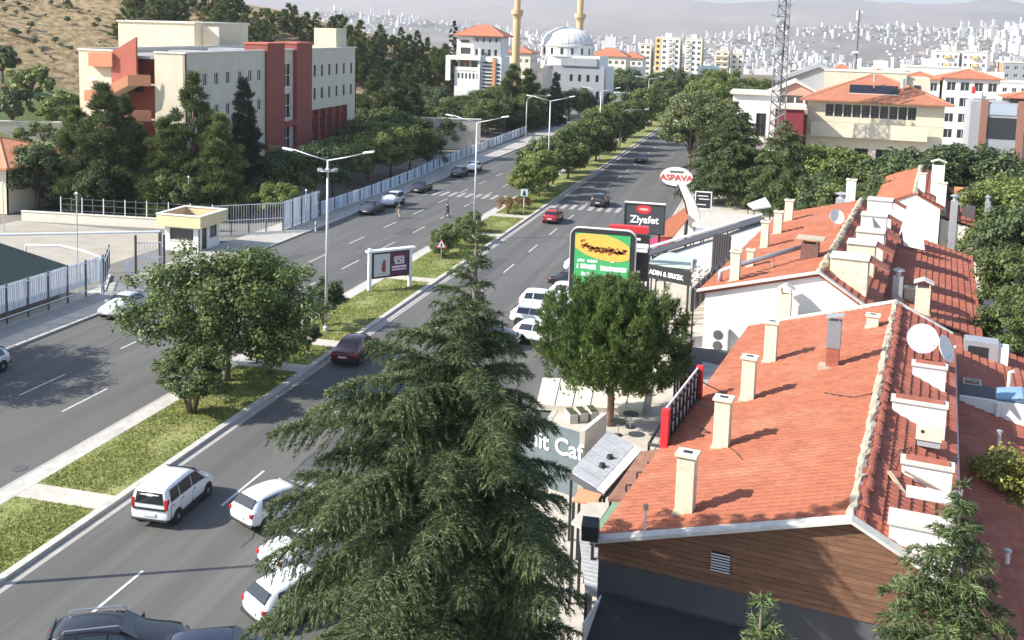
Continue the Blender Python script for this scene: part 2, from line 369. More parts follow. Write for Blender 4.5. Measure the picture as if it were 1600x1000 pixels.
def wall(root, name, m, o, ux, nrm, Wd, H, rects=(), t=.3, wins=True, mull=1, trans=0, fm=None, sill=True, top=None):
    """a wall with real openings; each opening gets a window (frame) with its pane as sub-part"""
    o = Vector(o); ux = Vector(ux).normalized(); n = Vector(nrm).normalized(); fm = fm or m_frame
    xs = sorted(set([0, Wd] + [r[0] for r in rects] + [r[0]+r[2] for r in rects]))
    zs = sorted(set([0, H] + [r[1] for r in rects] + [r[1]+r[3] for r in rects]))
    b = MB()
    for j in range(len(zs)-1):
        zm = (zs[j]+zs[j+1])/2; run = None
        for i in range(len(xs)-1):
            xm = (xs[i]+xs[i+1])/2
            hole = any(r[0] < xm < r[0]+r[2] and r[1] < zm < r[1]+r[3] for r in rects)
            if not hole and run is None: run = xs[i]
            if (hole or i == len(xs)-2) and run is not None:
                e = xs[i] if hole else xs[i+1]
                if e > run: b.obox(o+ux*run+Vector((0, 0, zs[j])), ux*(e-run), -n*t, (0, 0, zs[j+1]-zs[j]))
                run = None
    w = b.build(name, m, root)
    if wins:
        for r in rects:
            wm, pm = win_mesh(r[2], r[3], mull, trans, fm)
            q = place(wm, 'window', root, o+ux*r[0]-n*.16+Vector((0, 0, r[1])), ux, n)
            p = bpy.data.objects.new('pane', pm); link(p, q)
            if sill: MB().box(-.08, r[2]+.08, -.22, -.055, -.075, -.002).build('sill', m_coping, q)
    return w
def grid(x0, dx, nx, z0, dz, nz, w, h, skip=()):
    return [(x0+i*dx, z0+j*dz, w, h) for j in range(nz) for i in range(nx) if (i, j) not in skip]
def hip_roof(root, m, x0, x1, y0, y1, z, h, ov=.6, name='roof', inset=None):
    x0 -= ov; x1 += ov; y0 -= ov; y1 += ov; w, d = x1-x0, y1-y0
    if w >= d: k = d/2 if inset is None else inset; r = [(x0+k, (y0+y1)/2, z+h), (x1-k, (y0+y1)/2, z+h)]
    else: k = w/2 if inset is None else inset; r = [((x0+x1)/2, y0+k, z+h), ((x0+x1)/2, y1-k, z+h)]
    a = [(x0, y0, z), (x1, y0, z), (x1, y1, z), (x0, y1, z)]; lo = [(p[0], p[1], p[2]-.18) for p in a]
    vs = a + r + lo
    if w >= d: fs = [(0, 1, 5, 4), (1, 2, 5), (2, 3, 4, 5), (3, 0, 4)]
    else: fs = [(0, 1, 4), (1, 2, 5, 4), (2, 3, 5), (3, 0, 4, 5)]
    fs += [(6, 7, 1, 0), (7, 8, 2, 1), (8, 9, 3, 2), (9, 6, 0, 3), (9, 8, 7, 6)]
    ro = MB().add(vs, fs).build(name, m, root)
    rb = MB()
    for (i, j) in (((0, 4), (3, 4), (1, 5), (2, 5), (4, 5)) if w >= d else ((0, 4), (1, 4), (2, 5), (3, 5), (4, 5))):
        rb.tube([vs[i], vs[j]], .11, 6)
    rb.build('ridge_tiles', mat('ridge_tile', (.50, .22, .13), .85, .15, 3), ro)
    # raised tile courses
    return ro
m_sch = mat('school_render', (.64, .585, .475), .9, .05, .5, .1, 20, dirt=((.52, .44, .31), .35, .45))
# ---- the school -----------------------------------------------------------
SX, SY0, SY1, SZ = -66.0, 105.8, 155.7, 17.1
sch = empty('school_building', (SX, SY0, 0), 0, 'long cream four-storey school with brick-red towers and orange stair balconies', 'school')
sch.rotation_euler = (math.radians(.75), 0, 0)
def Fp(px, py):                            # pixel on the long facade -> (along, height)
    p = AX(px, py, SX); return p.y-SY0, p.z - (p.y-SY0)*math.tan(math.radians(.75))
def Ep(px, py): p = AY(px, py, SY0); return p.x-SX, p.z
LEN = SY1-SY0
a0 = Fp(415, 79)[0]; a1 = Fp(442, 75)[0]; a2 = Fp(461, 79)[0]; a3 = Fp(485, 75)[0]
rects = []
for k, px in enumerate((296, 318, 336, 354, 373, 389)):
    a = Fp(px, 125)[0]
    rects += [(a, 13.2, 1.05, 1.55), (a, 9.3, 1.05, 1.55), (a, 5.4, 1.05, 1.55), (a, 1.6, 1.05, 1.55)]
for px in (403,):
    a = Fp(px, 125)[0]; rects += [(a, 13.2, 1.05, 1.55), (a, 9.3, 1.05, 1.55), (a, 5.4, 1.05, 1.55)]
wall(sch, 'facade_wall', m_sch, (0, 0, 0), (0, 1, 0), (1, 0, 0), a0, SZ, rects, mull=1, trans=.0)
# two red towers with the stair window between
for (b0, b1) in ((a0, a1), (a2, a3)):
    MB().box(-3, .4, b0, b1, 0, SZ+.9).build('red_tower', m_red, sch)
    MB().box(-3.1, .52, b0-.1, b1+.1, SZ+.9, SZ+1.12).build('tower_coping', m_salmon, sch)
bw = a2-a1
wall(sch, 'stair_wall', m_sch, (-.2, a1, 0), (0, 1, 0), (1, 0, 0), bw, SZ, [(bw*.2, 12.0, bw*.6, 3.3), (bw*.2, 7.6, bw*.6, 3.5), (bw*.2, 3.2, bw*.6, 3.2)], mull=1, trans=.5)
MB().box(-.15, .5, a1+.02, a2-.02, 6.5, 7.2).build('red_spandrel', m_red, sch)
MB().box(-.15, 1.7, a1+.02, a2-.02, 2.3, 2.7).build('entrance_canopy', m_coping, sch)
rr = []
for k in range(6):
    a = Fp(491+k*11.4, 110)[0]-a3; rr += [(a, 13.1, .8, 1.7), (a, 9.7, .8, 1.7)]
r0, r1 = Fp(486, 170)[0]-a3, Fp(542, 163)[0]-a3
rr2 = rr + [(r0, .6, r1-r0, 7.6)]
wall(sch, 'facade_wall', m_sch, (0, a3, 0), (0, 1, 0), (1, 0, 0), LEN-a3, SZ, rr2, wins=False)
for r in rr + [(Fp(547, 175)[0]-a3, 5.6, .7, 1.6)]:
    wm, pm = win_mesh(r[2], r[3], 0, .55, m_dframe); q = place(wm, 'window', sch, Vector((-.16, a3+r[0], r[1])), (0, 1, 0), (1, 0, 0)); link(bpy.data.objects.new('pane', pm), q)
    MB().box(-.08, r[2]+.08, -.22, -.055, -.08, -.002).build('sill', m_coping, q)
# red gridded bay
MB().box(-.75, -.5, a3+r0, a3+r1, .6, 8.2).build('bay_back_wall', m_red, sch)
nb = 5
for k in range(nb+1):
    a = a3+r0+(r1-r0)*k/nb; MB().box(-.5, .12, a-.28+(.28 if k == 0 else 0), a+.28-(.28 if k == nb else 0), .6, 8.2).build('bay_pier', m_red, sch)
for k in range(nb):
    a = a3+r0+(r1-r0)*(k+.5)/nb
    for z in (1.2, 4.9):
        wm, pm = win_mesh(1.1, 2.1, 1, .6, m_dframe); q = place(wm, 'window', sch, Vector((-.44, a-.55, z)), (0, 1, 0), (1, 0, 0)); link(bpy.data.objects.new('pane', pm), q)
# far end, back, roof
wall(sch, 'far_end_wall', m_sch, (-14.2, LEN, 0), (1, 0, 0), (0, 1, 0), 14.2, SZ)
wall(sch, 'back_wall', m_sch, (-14.2, 0.01, 0), (0, 1, 0), (-1, 0, 0), LEN-.02, SZ)
MB().box(-13.9, -.32, .32, LEN-.32, SZ-.75, SZ-.45).build('flat_roof', m_flat, sch)
cp = MB(); cp.box(-14.35, .12, LEN-.35, LEN+.12, SZ, SZ+.22)
cp.box(-.35, .12, .4, a0-.12, SZ, SZ+.22).box(-.35, .12, a1+.12, a2-.12, SZ, SZ+.22).box(-.35, .12, a3+.12, LEN-.35, SZ, SZ+.22).box(-14.35, -13.9, 0, LEN-.35, SZ, SZ+.22).build('parapet_coping', m_coping, sch)
# near end: lit wall panels, recessed stair, orange landings, red fin
xl, xm, xr = Ep(125, 80)[0], Ep(178, 80)[0], Ep(243, 88)[0]
wall(sch, 'end_wall', m_cream, (xl, 0, 0), (1, 0, 0), (0, -1, 0), xm-xl, SZ)
wall(sch, 'end_wall', m_cream, (xr, 0.0, 0), (1, 0, 0), (0, -1, 0), -xr, SZ)
wall(sch, 'stair_recess_wall', m_red, (xm, 2.6, 0), (1, 0, 0), (0, -1, 0), xr-xm, SZ-.6, [(1.0, 12.2, 1.3, 2.4), (1.0, 7.6, 1.3, 2.4), (1.0, 3.0, 1.3, 2.4)], wins=True, fm=m_dframe, sill=False)
wall(sch, 'stair_side_wall', m_sch, (xr, 0.31, 0), (0, 1, 0), (-1, 0, 0), 2.3, SZ)
MB().box(xl-.1, xm+.05, -.1, .35, SZ, SZ+.2).box(xr-.05, .12, -.1, .38, SZ, SZ+.2).build('end_coping', m_coping, sch)
f0 = Ep(178, 82); f1 = Ep(217, 62)
MB().prism([(f0[0], -.35, 12.3), (f1[0]-.02, -.35, 13.4), (f1[0]-.02, -.35, f1[1]+.3), (f0[0], -.35, f0[1])], (0, .34, 0)).build('red_fin', m_salmon, sch)
MB().box(f1[0], f1[0]+.2, -.38, 2.5, 13.2, 14.6).build('red_fin_return', m_red, sch)
b0 = Ep(146, 82)[0]
MB().box(b0, f0[0]+.4, -.75, -.02, 15.3, 16.9).build('orange_box', m_orange, sch)
for zt in (14.5, 10.4, 6.3):
    xa, xb, xc, xd = Ep(146, 100)[0], Ep(166, 100)[0], Ep(214, 100)[0], Ep(241, 100)[0]
    h = 1.25; z0 = zt-h-2.0; z1 = zt-h
    MB().prism([(xa, -1.6, z0), (xb, -1.6, z0), (xc, -1.6, z1), (xc, -1.6, z1+h), (xb, -1.6, z0+h), (xa, -1.6, z0+h)], (0, .18, 0)).build('landing_parapet', m_orange, sch)
    MB().obox((xc, -1.6, z1), (xd-xc, .9, 0), (0, .18, 0), (0, 0, h)).build('landing_parapet', m_orange, sch)
    MB().prism([(xa, -1.42, z0), (xb, -1.42, z0), (xc, -1.42, z1), (xd, -.6, z1), (xd, -.6, z1+.16), (xc, -1.42, z1+.16), (xb, -1.42, z0+.16), (xa, -1.42, z0+.16)], (0, 2.6, 0)).build('stair_flight', m_coping, sch)
    MB().box(xa, xa+.2, -1.42, 0, z0, z0+h).build('landing_parapet', m_orange, sch)
MB().lathe([(.5, -.05), (.5, .02), (.3, .1)], 16).build('satellite_dish', m_white, sch).location = (Ep(148, 121)[0], -.3, 13.6)
sch.children[-1].rotation_euler = (math.radians(75), 0, 0)
# rooftop blocks
q0, q1 = AY(160, 60, 140), AY(240, 60, 140); q2 = AY(335, 60, 140)
MB().box(-30.0, -17.2, 30, 46, 0, 20.4).build('rear_wing', m_cream, sch)
MB().box(-30.2, -17.0, 29.8, 46.2, 20.4, 20.62).build('rear_wing_coping', m_coping, sch)
wall(sch, 'rear_wing_link', m_sch, (-17.0, 32.0, 0), (1, 0, 0), (0, -1, 0), 2.7, 20.0)
hb0 = AY(499, 60, 152); hb1 = AY(533, 60, 152)
MB().box(hb0.x-SX, hb1.x-SX, 44.5, 48.5, SZ-.45, 20.2).build('roof_hut', m_cream, sch)
MB().box(-9, -2, 20, 24, SZ-.45, SZ+.15).box(-8, -3, 9, 12, SZ-.45, SZ+.05).build('roof_plant', m_grey, sch)
# ---- cream building with the orange hip roof at the left edge --------------
p = G(34, 345, 0); r_ = empty('cream_house', (-77.4, 90.0, 0), 0, 'low cream building with an orange hipped tile roof at the left edge', 'building')
wall(r_, 'wall', m_cream, (-16, 0, 0), (1, 0, 0), (0, -1, 0), 16, 5.0, [(9.0, 3.1, 3.4, 1.5), (13.4, 3.1, 1.5, 1.5), (3, 3.1, 3.4, 1.5)], mull=2)
wall(r_, 'wall', m_cream, (0, 0.01, 0), (0, 1, 0), (1, 0, 0), 12, 5.0, [(2, 3.1, 2, 1.5), (6, 3.1, 2, 1.5)], mull=1)
hip_roof(r_, mat('orange_tile', (.55, .22, .11), .85, .14, 1.2, .3, 8), -16, 0, 0, 12, 5.05, 2.3, .9)
# ---- green-roofed hut behind the white fence -------------------------------
r_ = empty('green_roofed_hut', (-49.6, 51.0, 0), 0, 'dark green sheet-roofed hut behind the white railings at left', 'hut')
wall(r_, 'wall', m_dframe, (-10.5, 0, 0), (0, 1, 0), (1, 0, 0), 12.4, 2.4, t=.2); r_.children[-1].location = (10.0, 0, 0)
wall(r_, 'wall', m_red, (-10.5, 0, 0), (1, 0, 0), (0, -1, 0), 9.9, 2.4)
gm = mat('green_sheet_roof', (.02, .036, .028), .6, .2, 1, .1, 10)
MB().add([(-11, -.6, 2.42), (.2, -.6, 2.42), (.2, 12.6, 2.42), (-11, 12.6, 2.42), (-5.4, 2.5, 4.9), (-5.4, 9.6, 4.9), (-11, -.6, 2.3), (.2, -.6, 2.3), (.2, 12.6, 2.3), (-11, 12.6, 2.3)],
    [(0, 1, 4), (1, 2, 5, 4), (2, 3, 5), (3, 0, 4, 5), (6, 7, 1, 0), (7, 8, 2, 1), (8, 9, 3, 2), (9, 6, 0, 3), (9, 8, 7, 6)]).build('roof', gm, r_)
MB().box(.2, .28, -.6, 12.6, 2.2, 2.46).build('fascia', mat('green_fascia', (.10, .22, .14), .5, .05), r_)
# ---- guard booth -----------------------------------------------------------
g0, g1 = G(250, 395, 0), (0, 0)
r_ = empty('guard_booth', (-53.2, 80.4, 0), 0, 'cream flat-roofed guard booth with an open parapet box roof by the gate', 'guard booth')
wall(r_, 'wall', m_white, (.5, .5, 0), (1, 0, 0), (0, -1, 0), 3.4, 2.45, [(.5, 1.0, 2.4, 1.1)], mull=2, fm=m_dframe, t=.2)
wall(r_, 'wall', m_white, (3.9, .51, 0), (0, 1, 0), (1, 0, 0), 3.6, 2.45, [(.6, .1, .9, 2.0), (1.9, 1.0, 1.3, 1.1)], mull=1, fm=m_dframe, t=.2)
wall(r_, 'wall', m_white, (.5, .71, 0), (0, 1, 0), (-1, 0, 0), 3.4, 2.45, t=.2)
MB().box(0, 4.4, 0, 4.6, 2.46, 2.62).build('roof_slab', mat('roof_red_felt', (.30, .10, .07), .9, .25, 2), r_)
pb = MB(); pb.box(-.02, 4.42, -.02, .2, 2.3, 3.35).box(-.02, 4.42, 4.4, 4.62, 2.3, 3.35).box(-.02, .2, .2, 4.4, 2.3, 3.35).box(4.2, 4.42, .2, 4.4, 2.3, 3.35).build('parapet', mat('booth_cream', (.70, .58, .33), .85, .06, 2), r_)
pb = MB(); pb.box(-.08, 4.48, -.08, .26, 3.35, 3.43).box(-.08, 4.48, 4.34, 4.68, 3.35, 3.43).box(-.08, .26, .26, 4.34, 3.35, 3.43).box(4.14, 4.48, .26, 4.34, 3.35, 3.43).build('coping', m_white, r_)
# ---- villa with the red hip roof -------------------------------------------
v0 = AY(712, 55, 240)
r_ = empty('villa', (-77.4, 240, 0), 0, 'white terraced villa with a red hipped roof and louvred stair tower', 'villa')
wall(r_, 'lower_wall', m_white, (1.5, 0, 4), (1, 0, 0), (0, -1, 0), 6.5, 8.0, grid(.8, .95, 6, 6.0, 1, 1, .55, 1.4), mull=0, sill=False)
wall(r_, 'terrace_wall', m_white, (1.6, 2.5, 12.0), (1, 0, 0), (0, -1, 0), 6.4, 3.4, [(.5, .2, 2.2, 2.6), (3.4, .2, 2.3, 2.6)], mull=2, fm=m_dframe, sill=False)
MB().box(-.6, 8.2, -.8, 6, 14.6, 15.6).build('upper_terrace_slab', m_white, r_)
MB().box(-.6, .6, -.8, -.2, 9.5, 14.6).build('terrace_pillar', m_white, r_)
MB().box(3.4, 4.0, 2.0, 2.45, 12.0, 14.6).build('orange_pillar', m_orange, r_)
MB().box(1.5, 8.0, -.1, .12, 12.0, 12.9).build('balcony_parapet', m_white, r_)
wall(r_, 'upper_wall', m_white, (1.4, 1.6, 15.6), (1, 0, 0), (0, -1, 0), 4.4, 5.0, [(1.0, 3.2, 2.2, .7), (1.0, .4, 2.6, 1.6)], mull=1, fm=m_dframe, sill=False)
wall(r_, 'upper_wall', m_grey, (5.8, 1.2, 15.6), (1, 0, 0), (0, -1, 0), 6.9, 5.0, grid(.7, 1.6, 4, 3.4, 1, 1, .5, 1.0)+grid(.5, 1.6, 4, .2, 1, 1, .7, 1.5), mull=0, fm=m_dframe, sill=False)
MB().box(8.0, 13.2, .4, 8, 4, 15.6).build('tower_body', m_white, r_)
for k in range(10): MB().box(8.5, 10.9, .22, .37, 6.2+k*.86, 6.55+k*.86).build('louvre', m_black, r_)
for k in range(8): MB().box(12.0, 12.8, .25, .37, 6.6+k*.98, 7.1+k*.98).build('louvre', m_black, r_)
MB().box(11.0, 11.8, .1, .385, 4.5, 15.4).build('orange_pier', m_orange, r_)
MB().box(7.4, 8.0, -.2, .6, 6, 17.5).build('white_pier', m_white, r_)
MB().box(1.45, 12.6, 1.9, 9, 15.7, 20.55).build('upper_body', m_white, r_)
hip_roof(r_, m_tile, 1.2, 12.8, 1.2, 9.5, 20.6, 2.6, .7)
# ---- the mosque --------------------------------------------------------------
r_ = empty('mosque', (-52.5, 262, 0), 0, 'grey-white mosque with a ribbed silver dome on a drum', 'mosque')
lead = mat('dome_lead', (.66, .66, .64), .55, .1, 1)
rc = [(x, z, .9, 2.0) for x in (1.6, 5.4, 8.2, 11.6) for z in (5.2,)] + [(x, 9.6, .8, 1.8) for x in (1.4, 4.6, 6.8, 9.0, 11.4)]
wall(r_, 'front_wall', m_grey, (-3.6, 0, 0), (1, 0, 0), (0, -1, 0), 13.6, 13.6, rc, mull=0, fm=m_dframe, sill=False)
wall(r_, 'left_wall', m_white, (-7.2, 4, 0), (1, 0, 0), (0, -1, 0), 3.5, 13.0)
MB().box(-7.3, 9.8, 4.4, 18, 0, 13.4).build('prayer_hall', m_white, r_)
MB().box(-1.4, 8.0, -.4, 6, 13.6, 15.6).build('front_step', m_grey, r_)
MB().box(-5.5, 8.4, 1.5, 16, 13.4, 16.2).build('upper_block', m_white, r_)
MB().lathe([(7.1, 15.9), (7.1, 18.4), (7.35, 18.45), (7.35, 18.8), (6.9, 18.85)], 32, (-1.6, 8, 0)).build('drum', m_white, r_)
for k in range(16):
    a = 2*math.pi*k/16; w = MB().box(-.32, .32, -.06, .06, 16.5, 18.1).build('drum_window', m_glass, r_); w.location = (-1.6+7.1*math.cos(a), 8+7.1*math.sin(a), 0); w.rotation_euler = (0, 0, a+math.pi/2)
prof = [(6.9*math.cos(t), 18.8+4.9*math.sin(t)) for t in np.linspace(0, 1.5, 10)]
dm = MB().lathe(prof, 36, (-1.6, 8, 0)).build('dome', lead, r_, smooth=True)
rb = MB()
for k in range(28):
    a = 2*math.pi*k/28; rb.tube([(-1.6+(r+.03)*math.cos(a), 8+(r+.03)*math.sin(a), z+.02) for r, z in prof], .05, 4)
rb.build('dome_ribs', lead, dm)
MB().lathe([(.25, 23.6), (.12, 24.0), (.28, 24.3), (.08, 24.7), (.03, 25.6)], 10, (-1.6, 8, 0)).build('finial', lead, dm)
stone = mat('minaret_stone', (.62, .44, .24), .85, .09, .5, .2, 6)
for (px, lab) in ((807, 'tall tan stone minaret left of the silver dome'), (905, 'tall tan stone minaret right of the silver dome')):
    c = AY(px, 60, 262 if px < 850 else 284); q = empty('minaret', (c.x, 262 if px < 850 else 284, 0), 0, lab, 'minaret', 'minarets of the mosque')
    MB().lathe([(1.5, 0), (1.5, 12), (1.1, 13.5), (1.02, 25.2)], 14).build('shaft', stone, q)
    MB().lathe([(1.02, 25.2), (1.25, 25.9), (1.62, 26.5), (1.62, 27.6), (1.5, 27.6), (1.45, 26.7), (.8, 26.7)], 14).build('balcony', stone, q)
    MB().lathe([(.85, 26.7), (.85, 33), (1.05, 33.1), (.05, 38)], 12).build('upper_shaft', stone, q)
# ---- houses and blocks in the middle distance --------------------------------
def block(name, label, cat, x, y, z, w, d, h, mw, cols, rows, ww, wh, roof=None, rz=0, ms=None, group=None, mull=1, roofh=2.5, z0=1.0, scols=3):
    r = empty(name, (x, y, z), rz, label, cat, group)
    dx = w/cols; dz = (h-z0*.5)/rows
    wall(r, 'front_wall', mw, (0, 0, 0), (1, 0, 0), (0, -1, 0), w, h, grid((dx-ww)/2, dx, cols, z0, dz, rows, ww, wh), mull=mull, sill=False, fm=m_frame)
    sdx = d/max(scols, 1)
    wall(r, 'side_wall', ms or mw, (0, .31, 0), (0, 1, 0), (-1, 0, 0), d-.32, h, grid((sdx-ww)/2, sdx, scols, z0, dz, rows, ww, wh) if scols else (), mull=mull, sill=False)
    wall(r, 'side_wall', ms or mw, (w, .31, 0), (0, 1, 0), (1, 0, 0), d-.32, h, grid((sdx-ww)/2, sdx, scols, z0, dz, rows, ww, wh) if scols else (), mull=mull, sill=False)
    wall(r, 'back_wall', mw, (0, d, 0), (1, 0, 0), (0, 1, 0), w, h)
    if roof == 'flat':
        MB().box(-.15, w+.15, -.15, d+.15, h, h+.5).build('roof_slab', m_coping, r)
        MB().box(w*.35, w*.6, d*.3, d*.6, h+.5, h+2.6).build('lift_house', mw, r)
    else: hip_roof(r, roof or m_tile, 0, w, 0, d, h, roofh, .6)
    return r
YA = 530
def ax(px, Y): return AY(px, 70, Y).x
block('apartment_block', 'pale narrow apartment block left of the yellow-striped one', 'apartment block', ax(1000, YA), YA, 0, 5.8, 14, 19.5, m_cream2, 2, 7, 1.6, 1.4, 'flat', group='apartment blocks beyond the avenue')
b_ = block('apartment_block', 'yellow and white apartment block with a mustard side stripe', 'apartment block', ax(1024, YA), YA, 0, 12.6, 14, 23.0, m_white, 4, 8, 1.7, 1.4, 'flat', group='apartment blocks beyond the avenue')
MB().box(.02, 3.0, -.12, -.003, 0, 22.9).build('yellow_stripe', m_yellow, b_)
for k in range(8):
    MB().box(6.6, 9.2, -1.0, -.01, .6+k*2.84, 1.5+k*2.84).build('balcony', m_cream2, b_)
    wm, pm = win_mesh(1.3, 1.4, 0, 0, m_dframe); q = place(wm, 'window', b_, Vector((.8, -.16, 1.0+k*2.84)), (1, 0, 0), (0, -1, 0)); link(bpy.data.objects.new('pane', pm), q)
b_ = block('apartment_block', 'white apartment block with a tan shaded flank', 'apartment block', ax(1071, YA), YA, 0, 8.4, 16, 22.6, m_white, 3, 8, 1.7, 1.4, 'flat', ms=m_yellow, group='apartment blocks beyond the avenue', scols=0)
for k in range(8): MB().box(.4, 2.6, -1.0, -.01, .6+k*2.8, 1.5+k*2.8).build('balcony', m_cream2, b_)
b_ = block('apartment_block', 'lower cream apartment block with stacked balconies beside a blue hoarding', 'apartment block', ax(1118, YA), YA, 0, 7.0, 12, 17.0, m_cream, 2, 6, 2.0, 1.5, 'flat', group='apartment blocks beyond the avenue')
for k in range(6): MB().box(.2, 6.6, -1.1, -.01, .5+k*2.8, 1.4+k*2.8).build('balcony', m_cream2, b_)
block('apartment_block', 'slim beige apartment block at the right end of the yellow blocks', 'apartment block', ax(1143, YA), YA+4, 0, 6.2, 10, 16.0, m_cream2, 2, 6, 1.5, 1.3, 'flat', group='apartment blocks beyond the avenue')
block('tiled_house', 'cream house with a long orange tile roof right of the mosque', 'house', ax(921, 395), 395, 0, 14.5, 12, 14.6, m_cream2, 6, 4, 1.2, 1.3, m_tile, roofh=3.2)
block('tiled_house', 'cream house with an orange roof between the mosque and the yellow blocks', 'house', ax(968, 410), 410, 0, 9.5, 11, 14.0, m_white, 4, 4, 1.2, 1.3, m_tile, roofh=2.6)
block('tiled_house', 'low orange-roofed house between the villa and the silver dome', 'house', ax(788, 330), 330, 0, 9, 10, 15.6, m_cream2, 4, 4, 1.1, 1.2, m_tile, roofh=2.3)
bh = empty('blue_hoarding', (ax(1092, 470), 470, 0), 0, 'blank blue-green hoarding panel on posts before the yellow blocks', 'hoarding')
MB().box(0, 9.5, 0, .3, 6.2, 10.8).build('panel', mat('hoarding_blue', (.16, .24, .27), .6, .06), bh)
MB().box(1, 1.3, .31, .6, 0, 10.6).build('post', m_steel, bh); MB().box(7.8, 8.1, .31, .6, 0, 10.6).build('post', m_steel, bh)
# ---- hip-roofed building with solar collectors on the right ---------------------
HX0, HX1, HY = 4.8, 22.6, 150.0
r_ = empty('hip_roofed_office', (HX0, HY, 0), math.radians(-4), 'cream building with a wide hipped red roof carrying dark solar panels', 'building')
W_ = HX1-HX0
wall(r_, 'upper_wall', m_cream, (0, 0, 9.9), (1, 0, 0), (0, -1, 0), W_, 3.0, [(2.4+k*1.2, .75, 1.06, 1.75) for k in range(10)], mull=1, trans=.4, fm=m_dframe, sill=False)
wall(r_, 'balcony_front', m_cream, (0.6, -1.2, 7.9), (1, 0, 0), (0, -1, 0), W_-2.6, 2.0)
MB().box(.6, W_-2.0, -.9, -.01, 7.9, 8.1).build('balcony_floor', m_coping, r_)
wall(r_, 'lower_wall', m_cream, (0, 0.02, 0), (1, 0, 0), (0, -1, 0), W_, 9.88, [(1+k*2.8, 4.6, 1.8, 1.8) for k in range(6)], mull=1, fm=m_dframe)
wall(r_, 'side_wall', m_cream, (0, .33, 0), (0, 1, 0), (-1, 0, 0), 11.4, 12.9, [(2, 10.6, 1.6, 1.6), (6, 10.6, 1.6, 1.6)], mull=1)
wall(r_, 'side_wall', m_cream, (W_, .33, 0), (0, 1, 0), (1, 0, 0), 11.4, 12.9)
ht = mat('brown_red_tile', (.38, .15, .085), .85, .14, 1.4, .3, 8, dirt=((.27, .10, .06), .7, .5))
hip_roof(r_, ht, 0, W_, 0, 12, 12.95, 3.6, 1.1, inset=9.4)
for k in range(2):
    x0 = 5.4+k*3.3; MB().obox((x0, 1.0, 14.0), (3.1, 0, 0), (0, 1.3, 1.05), (0, -.08, .1)).build('solar_panel', mat('solar_collector', (.02, .022, .03), .15, .05, spec=.7), r_)
MB().box(5.3, 12.0, .85, 1.0, 13.85, 14.0).build('panel_rail', m_frame, r_)
MB().tube([(8.6, 2.6, 15.5), (8.6, 2.6, 16.6)], .12, 6).build('roof_vent', m_steel, r_)
MB().tube([(12.4, 2.2, 15.0), (12.4, 2.2, 16.2)], .3, 8).build('water_tank', m_frame, r_)
# ---- behind it ---------------------------------------------------------------
r_ = empty('cream_hall', (8.0, 178, 0), math.radians(-3), 'blank cream hall wall behind the hip-roofed building', 'hall')
MB().box(0, 12.8, 0, 10, 0, 16.4).build('hall_wall', m_cream, r_); MB().box(-.1, 12.9, -.1, 10.1, 16.4, 16.6).build('coping', m_coping, r_)
MB().box(12.81, 16.4, .6, 9, 0, 15.8).build('hall_wing', m_cream, r_)
wm, pm = win_mesh(1.0, 1.4, 0, .6, m_dframe); q = place(wm, 'window', r_, Vector((14.0, .53, 13.2)), (1, 0, 0), (0, -1, 0)); link(bpy.data.objects.new('pane', pm), q)
MB().prism([(-8.2, 4, 14.6), (-1.0, 4, 17.6), (4.6, 4, 14.9), (4.6, 4, 14.2), (-1, 4, 16.9), (-8.2, 4, 13.9)], (0, 10, 0)).build('gable_roof', m_grey, r_)
MB().prism([(-8, 4.5, 0), (-8, 4.5, 14.0), (-1, 4.5, 16.9), (-.02, 4.5, 16.4), (-.02, 4.5, 0)], (0, 9, 0)).build('gable_wall', m_grey, r_)
r_ = empty('salmon_arcade_house', (-2.0, 160, 0), 0, 'small salmon house with a gabled porch beside the lattice mast', 'house')
MB().prism([(1.2, 0, 0), (1.2, 0, 13.0), (5.2, 0, 14.8), (9.0, 0, 13.0), (9.0, 0, 0)], (0, 8, 0)).build('gable_wall', mat('render_pink', (.62, .38, .28), .9, .06), r_)
MB().prism([(.7, -.4, 12.75), (5.2, -.4, 14.85), (9.5, -.4, 12.75), (9.5, -.4, 13.1), (5.2, -.4, 15.25), (.7, -.4, 13.1)], (0, 9, 0)).build('roof', m_coping, r_)
MB().box(2.4, 8.0, -.12, -.01, 11.2, 12.9).build('dark_porch', m_dframe, r_)
for k in range(5): MB().box(2.4+k*1.32, 2.7+k*1.32, -.2, -.13, 11.2, 12.6).build('porch_column', m_white, r_)
MB().box(.4, 9.6, -1.6, -.02, 10.2, 10.9).build('terrace', mat('terrace_olive', (.34, .31, .19), .9, .1), r_)
r_ = empty('maroon_shed', (0.6, 146, 0), 0, 'maroon-fronted block beside the hip-roofed building', 'building')
MB().box(0, 3.6, 0, 5, 0, 11.6).build('front', mat('maroon_wall', (.24, .03, .04), .7, .08), r_); MB().box(-.3, 3.9, -.3, 5.3, 11.6, 12.2).build('roof_slab', m_coping, r_)
r_ = empty('white_shopfront', (-5.6, 150, 0), 0, 'white modern building front left of the lattice mast', 'building')
wall(r_, 'front_wall', m_white, (0, 0, 0), (1, 0, 0), (0, -1, 0), 6.0, 13.2, [(1.4, 7.4, 1.0, 3.2), (3.4, 7.4, 1.4, 3.2), (.6, 3, 4.6, 2.4)], mull=1, fm=m_dframe, sill=False)
wall(r_, 'side_wall', m_white, (0, .31, 0), (0, 1, 0), (-1, 0, 0), 8, 13.2, [(1, 8, 1.6, 1.8), (4, 8, 1.6, 1.8)], mull=1, fm=m_dframe)
MB().box(-.4, 6.4, -.5, 8.5, 13.2, 13.6).build('roof_slab', m_coping, r_)
block('white_house', 'white three-storey house with a shallow red roof behind the trees at right', 'house', 24.5, 212, 0, 6.4, 12, 14.9, m_white, 3, 5, 1.3, 1.7, m_tile, roofh=1.2, rz=-.06, group='white houses at right')
